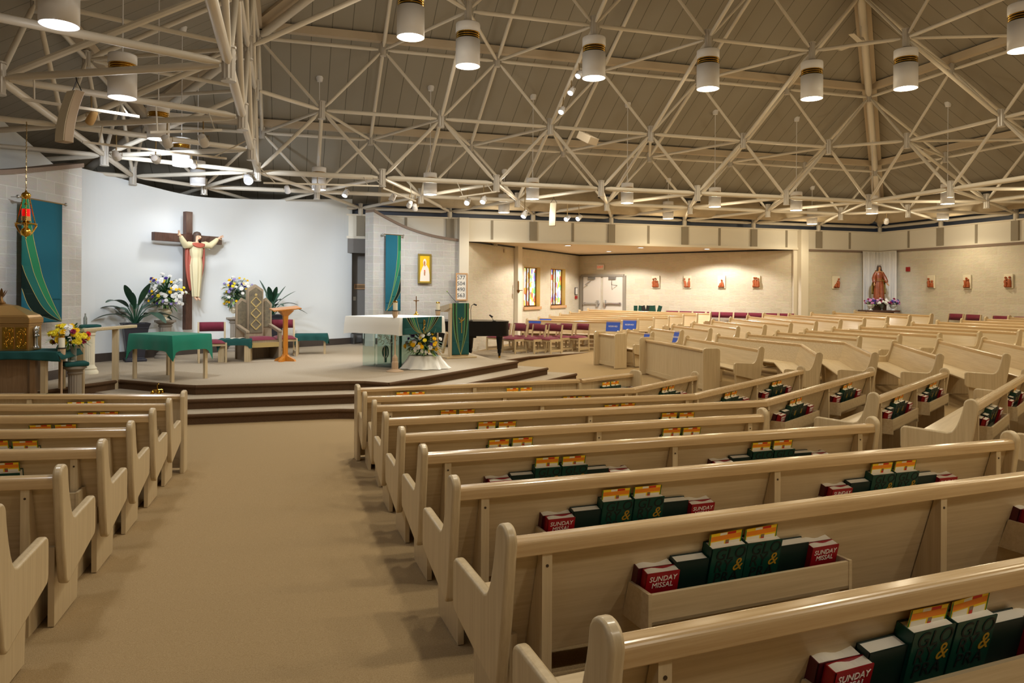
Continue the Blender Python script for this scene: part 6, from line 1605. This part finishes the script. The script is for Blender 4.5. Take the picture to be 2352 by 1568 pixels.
# stations of the cross plaques
def station(o3, tdir, n_, x0, x1, yt, yb, lab, seed, kind):
    t, w_, h_ = on_wall('station_plaque', 'wall plaque', lab, o3, tdir, n_, x0, x1, yt, yb, 'cream plaques with carved relief figures')
    mb = MB(); mb.box(-w_ / 2, w_ / 2, -.04, 0, 0, h_); mb.build('board', ['plaque'], t, bevel=.006)
    mb = MB(); rs = random.Random(seed)
    def person(x, lean, hh, base=.14):
        a = Vector((x * w_, -.055, base * h_)); b = a + Vector((lean * w_ * .5, -.01, hh * h_ * .55)); c_ = a + Vector((lean * w_, -.01, hh * h_))
        mb.tube([a, a.lerp(b, .5) + Vector((.01, 0, 0)), b, b.lerp(c_, .6)], [.055, .045, .05, .022], 8); mb.ball(c_, .034, 0, 8)
        mb.tube([b + Vector((0, 0, .03)), b + Vector((rs.uniform(-.09, .09), -.02, rs.uniform(-.04, .08)))], .016, 6)
    for pz in kind: person(*pz)
    mb.tube([(-w_ * .38, -.05, h_ * .13), (w_ * .38, -.05, h_ * .13)], .025, 6)
    mb.build('relief', ['terracotta'], t, True)
    mb = MB(); mb.box(-w_ * .38, w_ * .38, -.043, -.04, h_ * .045, h_ * .075); mb.build('caption_strip', ['batten'], t)
oR = AR + NR * .012
K = [[(-.28, 0, .58), (-.02, .02, .62), (.25, 0, .4)], [(-.22, -.12, .6), (.22, .1, .6)], [(-.22, .3, .35), (.18, -.12, .5)], [(-.25, .05, .68), (.02, 0, .68), (.28, 0, .6)],
     [(-.2, .25, .3), (.2, .08, .62)], [(-.2, -.05, .58), (.15, .1, .4)], [(-.18, .2, .6), (.22, .0, .5)], [(-.22, 0, .6), (.18, .05, .62)]]
for i, (x0, x1, lab) in enumerate(((1498, 1515.5, 'with three crowded figures, first right of the exit doors'), (1571, 1588, 'with two facing figures, second right of the exit doors'), (1649, 1667, 'with a stooping figure, third right of the exit doors'), (1728, 1746.5, 'with three tall figures, nearest the alcove column'))):
    station(oR, TR, NR, x0, x1, 633, 662, 'cream plaque ' + lab, i, K[i])
bo = Vector((18, YB - .045, 0)); ro = Vector((XR - .045, 18, 0))
station(bo, Vector((1, 0, 0)), Vector((0, -1, 0)), 1911, 1927, 634, 663, 'cream plaque with a fallen figure, between the white column and the curtain', 9, K[4])
for i, (x0, x1, yt, yb, lab) in enumerate(((2132, 2148.5, 632, 662, 'with a leaning pair, first right of the red alarm'), (2214, 2232, 631, 663, 'with an arched pair of figures, second right of the red alarm'), (2308, 2328.5, 629, 662, 'with two standing robed figures, nearest the right edge'))):
    station(ro, Vector((0, -1, 0)), Vector((-1, 0, 0)), x0, x1, yt, yb, 'cream plaque ' + lab, 20 + i, K[5 + i])
# alarms, switches and other small fittings
def plate(nm, cat, lab, o3, td, nn, x0, x1, yt, yb, mt, dp=.03):
    t, w_, h_ = on_wall(nm, cat, lab, o3, td, nn, x0, x1, yt, yb); mb = MB(); mb.box(-w_ / 2, w_ / 2, -dp, 0, 0, h_); mb.build('housing', [mt], t, bevel=.004); return t, w_, h_
t, w_, h_ = plate('fire_alarm', 'fire alarm', 'red fire alarm box on the right brick wall beside the curtain', ro, Vector((0, -1, 0)), Vector((-1, 0, 0)), 2083, 2090.5, 613, 623, 'alarm_red', .05)
oL = AL + NL * .012
t, w_, h_ = plate('fire_pull', 'fire alarm', 'small red pull box on the wall left of the exit doors', oL, TL, NL, 1320.5, 1324, 679, 686, 'alarm_red', .05)
t, w_, h_ = plate('wall_notice', 'notice', 'white framed notice on the wall left of the exit doors', oL, TL, NL, 1320, 1326, 660, 677, 'black', .02)
mb = MB(); mb.box(-w_ * .4, w_ * .4, -.024, -.02, h_ * .07, h_ * .93); mb.build('paper', ['sign_white'], t)
t, w_, h_ = plate('wall_speaker', 'wall fitting', 'small cream box on the brick wall above the piano', oL, TL, NL, 1156.5, 1161, 573, 580, 'speaker_white', .06)
t = thing('emergency_light', 'pair of round clear emergency lamps under the alcove soffit', 'emergency light', (0, 0, 0)); p = on_plane(1132, 562, oL, TL); t.location = p; t.rotation_euler = (0, 0, face_rz(NL))
for s in (-1, 1):
    mb = MB(); M = Matrix.Translation((s * .07, -.08, 0)) @ Matrix.Rotation(math.radians(80), 4, 'X'); mb.lathe([(.02, -.04), (.055, 0), (.06, .02), (.001, .025)], seg=18, M=M); mb.build('lamp_head', ['silver'], t, True)
mb = MB(); mb.box(-.06, .06, -.05, 0, -.03, .04); mb.build('housing', ['speaker_white'], t)
# pilaster and sconce on the left alcove wall
a, b = on_plane(1181, 650, oL, TL), on_plane(1190.5, 650, oL, TL); mb = MB(); mb.beam(a + NL * .07 + Vector((0, 0, 1.7 - a.z)), b + NL * .07 + Vector((0, 0, 1.7 - b.z)), .14, 3.36); struct(mb, 'trim_15', ['post'])
t, w_, h_ = on_wall('wall_sconce', 'sconce', 'slender bronze candle sconce on the pilaster left of the stained windows', oL + NL * .15, TL, NL, 1184, 1192, 644, 674)
mb = MB(); mb.lathe([(.02, h_ * .25), (.025, h_ * .9), (.001, h_)], (0, -.04, 0), 10); mb.lathe([(.001, 0), (.045, .06), (.05, h_ * .28), (.02, h_ * .3)], (0, -.04, 0), 12); mb.build('holder', ['bronze'], t, True)
mb = MB(); mb.tube([(0, -.04, h_ * .22), (.05, -.12, h_ * .25), (.07, -.16, h_ * .24)], .012, 6); mb.build('arm', ['bronze'], t)
# exit doors and sign
oD = AR + NR * .01
fA, fB = on_plane(1336, 660, oD, TR), on_plane(1434, 660, oD, TR); fC = on_plane(1384, 660, oD, TR); zD = zat(fC, 633); zfd = zf(fC.x, fC.y)
mb = MB()
for p in (fA, fB): mb.beam(Vector((p.x, p.y, zfd)), Vector((p.x, p.y, zD)), .14, .09, up=(NR.x, NR.y, 0))
mb.beam(Vector((fA.x, fA.y, zD)), Vector((fB.x, fB.y, zD)), .14, .09); struct(mb, 'trim_16', ['door_frame'])
for k, (x0, x1) in enumerate(((1341, 1381), (1386, 1431))):
    a, b = on_plane(x0, 660, oD, TR), on_plane(x1, 660, oD, TR); c_ = (a + b) / 2; w_ = (b - a).length
    t = thing('door_%d' % (k + 1), None, None, (c_.x, c_.y, zfd), face_rz(NR)); t['kind'] = 'structure'; hD = zD - zfd - .05
    mb = MB(); mb.box(-w_ / 2, w_ / 2, -.05, 0, .01, hD); mb.build('door_leaf', ['door_paint'], t)
    mb = MB(); zb_ = zat(c_, 697) - zfd; mb.box(-w_ / 2 + .03, w_ / 2 - .03, -.12, -.07, zb_ - .03, zb_ + .03); s = 1 if k == 0 else -1; mb.box(s * (w_ / 2 - .12) - .04, s * (w_ / 2 - .12) + .04, -.13, -.05, zb_ - .13, zb_ + .13); mb.box(-s * (w_ / 2 - .08) - .03, -s * (w_ / 2 - .08) + .03, -.12, -.05, zb_ - .05, zb_ + .05); mb.build('panic_bar', ['chrome'], t, bevel=.008)
    mb = MB(); mb.box(-.15, .15, -.12, -.03, hD - .10, hD + .0); mb.build('door_closer', ['metal_grey'], t, bevel=.01); mb = MB(); mb.tube([(0, -.12, hD - .14), (-.16 + .25 * k, -.3, hD - .30), (-.2 + .4 * k, -.06, hD - .33)], .012, 6); mb.build('closer_arm', ['metal_grey'], t)
t, w_, h_ = plate('exit_sign', 'exit sign', 'white exit sign with red letters above the double doors', oD, TR, NR, 1372, 1388.5, 607.5, 619, 'sign_white', .05)
lettering('EXIT', h_ * .62, t, (0, -.053, h_ * .48), (math.pi / 2, 0, 0), 'sign_red', extrude=.003, space=1.05)
# recessed downlights of the alcove soffit
for i, (x, y) in enumerate(((1304, 563.5), (1399, 577), (1472, 568.5), (1624, 571.5))):
    p = atz(x, y, 3.375); t = thing('recessed_downlight', 'small round downlight in the alcove soffit, %s from the left' % ROWN[(0, 1, 2, 3)[i]], 'downlight', p, 0, 'recessed lights in the alcove soffit')
    mb = MB(); mb.lathe([(.001, -.004), (.10, -.004)], seg=20); mb.build('lens', ['downlight_glow'], t); mb = MB(); mb.lathe([(.10, -.004), (.125, -.012), (.13, 0)], seg=20); mb.build('trim_ring', ['lamp_white'], t, True)
    spot((p.x, p.y, 3.355), (p.x, p.y, 0), 520 if i != 2 else 260, (1, .93, .82), 150, .25, .08)
# stained glass windows
def stained(name, seed):
    m = bpy.data.materials.new(name); m.use_nodes = True; N = m.node_tree.nodes; L = m.node_tree.links; b = N['Principled BSDF']
    tc = N.new('ShaderNodeTexCoord'); mp = N.new('ShaderNodeMapping'); mp.inputs['Location'].default_value = (seed, seed, seed); mp.inputs['Scale'].default_value = (1, 1, .6)
    vo = N.new('ShaderNodeTexVoronoi'); vo.inputs['Scale'].default_value = 9; L.new(tc.outputs['Object'], mp.inputs[0]); L.new(mp.outputs[0], vo.inputs['Vector'])
    sp = N.new('ShaderNodeSeparateColor'); L.new(vo.outputs['Color'], sp.inputs[0])
    rp = N.new('ShaderNodeValToRGB'); rp.color_ramp.interpolation = 'CONSTANT'; cols = [(246, 250, 255), (244, 190, 80), (110, 200, 130), (250, 250, 255), (250, 250, 250), (226, 110, 90), (170, 210, 252), (250, 250, 240), (140, 130, 225), (250, 235, 160)]
    rp.color_ramp.elements[0].color = lin(cols[0]); rp.color_ramp.elements[1].position = .1; rp.color_ramp.elements[1].color = lin(cols[1])
    for k in range(2, 10): e_ = rp.color_ramp.elements.new(k / 10); e_.color = lin(cols[k])
    L.new(sp.outputs[0], rp.inputs[0])
    v2 = N.new('ShaderNodeTexVoronoi'); v2.feature = 'DISTANCE_TO_EDGE'; v2.inputs['Scale'].default_value = 9; L.new(mp.outputs[0], v2.inputs['Vector'])
    lt = N.new('ShaderNodeMath'); lt.operation = 'GREATER_THAN'; lt.inputs[1].default_value = .03; L.new(v2.outputs['Distance'], lt.inputs[0])
    st = N.new('ShaderNodeMath'); st.operation = 'MULTIPLY'; st.inputs[1].default_value = 1.5; L.new(lt.outputs[0], st.inputs[0])
    L.new(rp.outputs[0], b.inputs['Emission Color']); L.new(st.outputs[0], b.inputs['Emission Strength']); L.new(rp.outputs[0], b.inputs['Base Color']); b.inputs['Roughness'].default_value = .2
    MATS[name] = m
stained('stained_glass', 1.3); stained('stained_glass_pale', 7.7)
mat('reveal_lit_yellow', (206, 170, 90), .6)  # yellow window light put into the colour of the reveals
wy = {}
for k, (x0, x1, yt, yb, mt) in enumerate(WINS):
    a, b = on_plane(x0, 660, AL, TL), on_plane(x1, 660, AL, TL); c_ = (a + b) / 2; w_ = (b - a).length; zt_, zb_ = zat(c_, yt), zat(c_, yb)
    t = thing('window_%d' % (k + 1), None, None, (c_.x, c_.y, zb_), face_rz(NL)); t['kind'] = 'structure'; h_ = zt_ - zb_
    mb = MB(); mb.box(-w_ / 2, w_ / 2, .17, .19, 0, h_); mb.build('pane', [mt], t)
    mb = MB()
    for x in (-w_ / 2 + .02, -w_ * .1, w_ * .06, w_ / 2 - .02): mb.box(x - .02, x + .02, .13, .18, 0, h_)
    for z in (.02, h_ - .02): mb.box(-w_ / 2, w_ / 2, .13, .18, z - .02, z + .02)
    mb.build('window_frame', ['bronze'], t)
    mb = MB(); mb.box(w_ / 2 - .015, w_ / 2, -.01, .17, 0, h_); mb.box(-w_ / 2, -w_ / 2 + .015, -.01, .17, 0, h_); mb.box(-w_ / 2, w_ / 2, -.01, .17, h_ - .015, h_); mb.build('reveal', ['reveal_lit_yellow'], t)
    mb = MB(); mb.box(-w_ / 2 - .04, w_ / 2 + .04, -.06, .18, -.10, 0); mb.build('window_sill', ['frame_wood'], t)
# ------------------------------------------------------------------ statue corner
kx2 = aty(1984, 600, YB - .2).x; ky2 = atx(2056, 600, XR - .2).y
for nm, A, B, nn, lab in (('curtain', Vector((kx2, YB - .16, 0)), Vector((XR - .12, YB - .16, 0)), Vector((0, -1, 0)), 'pale pleated curtain left of the statue corner'), ('curtain', Vector((XR - .16, YB - .12, 0)), Vector((XR - .16, ky2, 0)), Vector((-1, 0, 0)), 'pale pleated curtain right of the statue corner')):
    t = thing(nm, lab, 'curtain', (A.x, A.y, .9), 0, 'pleated curtains behind the statue'); d = B - A; mb = MB(); n = 90
    mb.grid(lambda u, v: tuple(d * u + nn * (.03 * math.sin(u * 62) * (.5 + .5 * v) + .012 * math.sin(u * 23 + v)) + Vector((0, 0, 2.42 * (1 - v)))), n, 6); mb.build('cloth', ['curtain'], t, True, solid=.005)
    mb = MB(); mb.tube([(0, 0, 2.43), tuple(d + Vector((0, 0, 2.43)))], .015, 8); mb.build('curtain_rod', ['post'], t)
sp_ = Vector((XR - .85, YB - .95, 0)); sp_ = sp_ + (on_plane(2019, 650, sp_, CR) - sp_).dot(CR) * CR; zs0, zs1 = zat(sp_, 692), zat(sp_, 608)
t = thing('statue_shelf', 'dark shelf carrying the carved statue and flower urns in the corner', 'shelf', (sp_.x, sp_.y, zf(sp_.x, sp_.y)), face_rz(-cdir(0, 1)))
hS = zat(sp_, 712) - t.location.z; mb = MB(); mb.box(-.55, .55, -.28, .3, hS - .06, hS); mb.build('top', ['walnut'], t); mb = MB(); mb.box(-.4, .4, -.18, .25, 0, hS - .06); mb.build('cabinet', ['walnut'], t)
mb = MB(); mb.box(-.2, .2, -.10, .2, hS, zs0 - t.location.z); mb.build('plinth', ['walnut'], t)
fg = thing('statue', 'carved wooden statue of a crowned robed woman in the curtained corner', 'statue', (sp_.x, sp_.y, zs0), face_rz(-cdir(0, 1))); k_ = (zs1 - zs0) / 1.76
bd = bpy.data.objects.new('figure', None); COL.objects.link(bd); bd.parent = fg; bd.scale = (k_,) * 3
arm = [((.27, -.04, 1.10), (.30, -.16, .88), (.3, -.4, -.7)), ((-.27, -.04, 1.10), (-.30, -.16, .88), (-.3, -.4, -.7))]
figure(bd, arm, 'carved_face')
rings = [(0, 0, .02, .25, .19, .02), (0, 0, .3, .23, .17, .02), (0, 0, .6, .21, .15, .018), (0, 0, .9, .19, .13, .012), (0, 0, 1.08, .15, .11, .004), (0, 0, 1.25, .175, .12, .004), (0, 0, 1.40, .17, .10, .002), (0, 0, 1.455, .07, .06, 0)]
sl = [[(Vector((s * .14, 0, 1.39)), .075), (Vector((s * .22, 0, 1.25)), .08), (Vector(a[0]), .09), (Vector(a[0]).lerp(Vector(a[1]), .7), .085), (Vector(a[0]).lerp(Vector(a[1]), .9), .06)] for s, a in zip((1, -1), arm)]
robe_mesh(rings, sl).build('robe', ['carved_wood'], bd, True)
mb = MB(); mb.grid(lambda u, v: ((.16 + .17 * min(1, v * 1.6)) * math.cos(math.pi * u) * 1.0, .03 + (.10 + .06 * v) * math.sin(math.pi * u), 1.50 - 1.15 * v), 18, 12); mb.build('mantle', ['carved_gold'], bd, True, solid=.02)
mb = MB(); mb.grid(lambda u, v: ((.085 + .05 * v) * math.cos(math.pi * (u * 1.35 - .175)), .0 + (.095 + .03 * v) * math.sin(math.pi * (u * 1.35 - .175)), 1.68 - .34 * v), 16, 8); mb.lathe([(.088, 1.66), (.08, 1.70), (.001, 1.72)], seg=16); mb.build('veil', ['hair_brown'], bd, True, solid=.012)
mb = MB(); mb.lathe([(.07, 1.69), (.085, 1.74), (.075, 1.74), (.065, 1.70)], seg=20)
for k in range(8): mb.ball((.085 * math.cos(k * .785), .085 * math.sin(k * .785), 1.755), .013, 0, 6)
mb.build('crown', ['silver'], bd, True); eyes(bd, 'hair_brown')
mb = MB(); mb.tube([(.145 * math.cos(a), .11 * math.sin(a) - .01, 1.07) for a in [j * math.pi / 8 for j in range(17)]], .012, 6); mb.tube([(-.2, -.17, 1.02), (-.05, -.18, .98), (.1, -.18, .99), (.22, -.17, 1.03)], .012, 6); mb.build('belt', ['carved_gold'], bd, True)
for dx, pal, lab, sd, mt in ((-.36, ['lilac_petal', 'magenta_petal', 'pink_petal', 'purple_petal'], 'white urn of purple flowers left of the statue', 31, 'white_wall'), (.36, ['lilac_petal', 'magenta_petal', 'pink_petal', 'purple_petal'], 'white urn of purple flowers right of the statue', 32, 'white_wall'), (0, ['pink_petal', 'white_petal', 'magenta_petal', 'white_petal'], 'vase of pink and white flowers at the feet of the statue', 33, 'vase_glass')):
    p = sp_ + cdir(1, 0) * dx - CD * .2; t = thing('flower_urn', lab, 'flowers', (p.x, p.y, zf(sp_.x, sp_.y) + hS), face_rz(-CD), 'flower urns before the statue' if dx else None)
    urn(t, .12 if dx else .07, .2, mt); arrangement(t, (0, 0, .26), .19, .11, 26, pal, sd, leaves=60, leafL=.13, blooms=(.03, .04))
# ------------------------------------------------------------------ corridor behind the white wall
t, w_, h_ = on_wall('wall_sign', 'sign', 'narrow brown framed sign on the grey corridor wall', Vector((2, YB + .48, 0)), Vector((1, 0, 0)), Vector((0, -1, 0)), 813, 850, 652, 664)
mb = MB(); mb.box(-w_ / 2, w_ / 2, -.03, 0, 0, h_); mb.build('frame', ['frame_wood'], t); mb = MB(); mb.box(-w_ / 2 + .03, w_ / 2 - .03, -.034, -.03, .03, h_ - .03); mb.build('panel', ['oak_dark'], t)
plate('light_switch', 'light switch', 'white light switch plate on the grey corridor wall', Vector((2, YB + .48, 0)), Vector((1, 0, 0)), Vector((0, -1, 0)), 811, 817, 681, 690, 'sign_white', .02)
p = atd(823, 785, 20.6); t = thing('step_stool', 'small grey step stool in the dark corridor gap', 'stool', (p.x, p.y, ZP), .3)
mb = MB(); mb.box(-.2, .2, -.14, .14, .24, .28); mb.build('step_top', ['metal_grey'], t)
for s in (-1, 1): mb = MB(); mb.box(s * .18 - .02, s * .18 + .02, -.13, .13, 0, .24); mb.build('leg', ['metal_grey'], t)
# green bound folders standing on the last alcove pew
p = on_plane(1452, 708, AR + NR * .75, TR)
for k, (px, mt, lean) in enumerate(((1460, 'book_glory', .0), (1470, 'book_glory', .1), (1480, 'black', -.25), (1487, 'black', .2), (1494, 'book_glory', .0), (1502, 'book_glory', -.1), (1513, 'book_glory', .3))):
    q = on_plane(px, 708, AR + NR * .42, TR); z0 = zat(q, 709) - .12
    mb = MB(); mb.cbox((0, 0, .12), .13, .06, .24, M=Matrix.Rotation(lean, 4, 'Y') @ Matrix.Translation((0, 0, .12))); o = mb.build('choir_folder', [mt]); o.location = (q.x, q.y, z0); o.rotation_euler = (0, 0, rz_of(TR))
    tag(o, ('black' if mt == 'black' else 'dark green') + ' music folder standing on the alcove wall table, %s from the left' % ROWN[k], 'folder', 'music folders in front of the alcove wall')
q0 = on_plane(1455, 708, AR + NR * .42, TR); q1 = on_plane(1518, 708, AR + NR * .42, TR); qm = (q0 + q1) / 2; zt_ = zat(qm, 709) - .12; zg = zf(qm.x, qm.y)
t = thing('folder_table', 'narrow oak table against the alcove wall carrying music folders', 'table', (qm.x, qm.y, zg), rz_of(TR)); L_ = (q1 - q0).length / 2 + .05
mb = MB(); mb.box(-L_, L_, -.16, .16, zt_ - zg - .03, zt_ - zg); mb.build('table_top', ['oak'], t)
for sx in (-1, 1):
    for sy in (-1, 1): mb = MB(); mb.box(sx * (L_ - .05) - .02, sx * (L_ - .05) + .02, sy * .12 - .02, sy * .12 + .02, 0, zt_ - zg - .03); mb.build('leg', ['oak_upright'], t)
# ceiling fan on its rod by the hip beam
p = atd(1977, 97, 17.0); t = thing('ceiling_fan', 'cream ceiling fan hanging from the hip beam at the upper right', 'ceiling fan', p, .4)
mb = MB(); mb.tube([(0, 0, .1), (0, 0, 1.0)], .016, 8); mb.build('rod', ['tube'], t, True); mb = MB(); mb.lathe([(.001, -.03), (.07, -.02), (.09, .03), (.06, .10), (.001, .12)], seg=20); mb.build('motor', ['tube'], t, True)
for k in range(3):
    a = k * 2.094 + 1.2; d = Vector((math.cos(a), math.sin(a), 0)); mb = MB(); mb.beam(d * .08, d * .66 + Vector((0, 0, .02)), .12, .012); mb.build('blade', ['tube'], t)
p = ceil_pt = atd(1350, 318, 15.9); t = thing('ceiling_speaker', 'small square speaker fixed under the sloping ceiling near the middle', 'speaker', p, .6)
mb = MB(); mb.cbox((0, 0, 0), .34, .34, .16, M=Matrix.Rotation(.5, 4, 'X')); mb.build('cabinet', ['purlin'], t, bevel=.01)
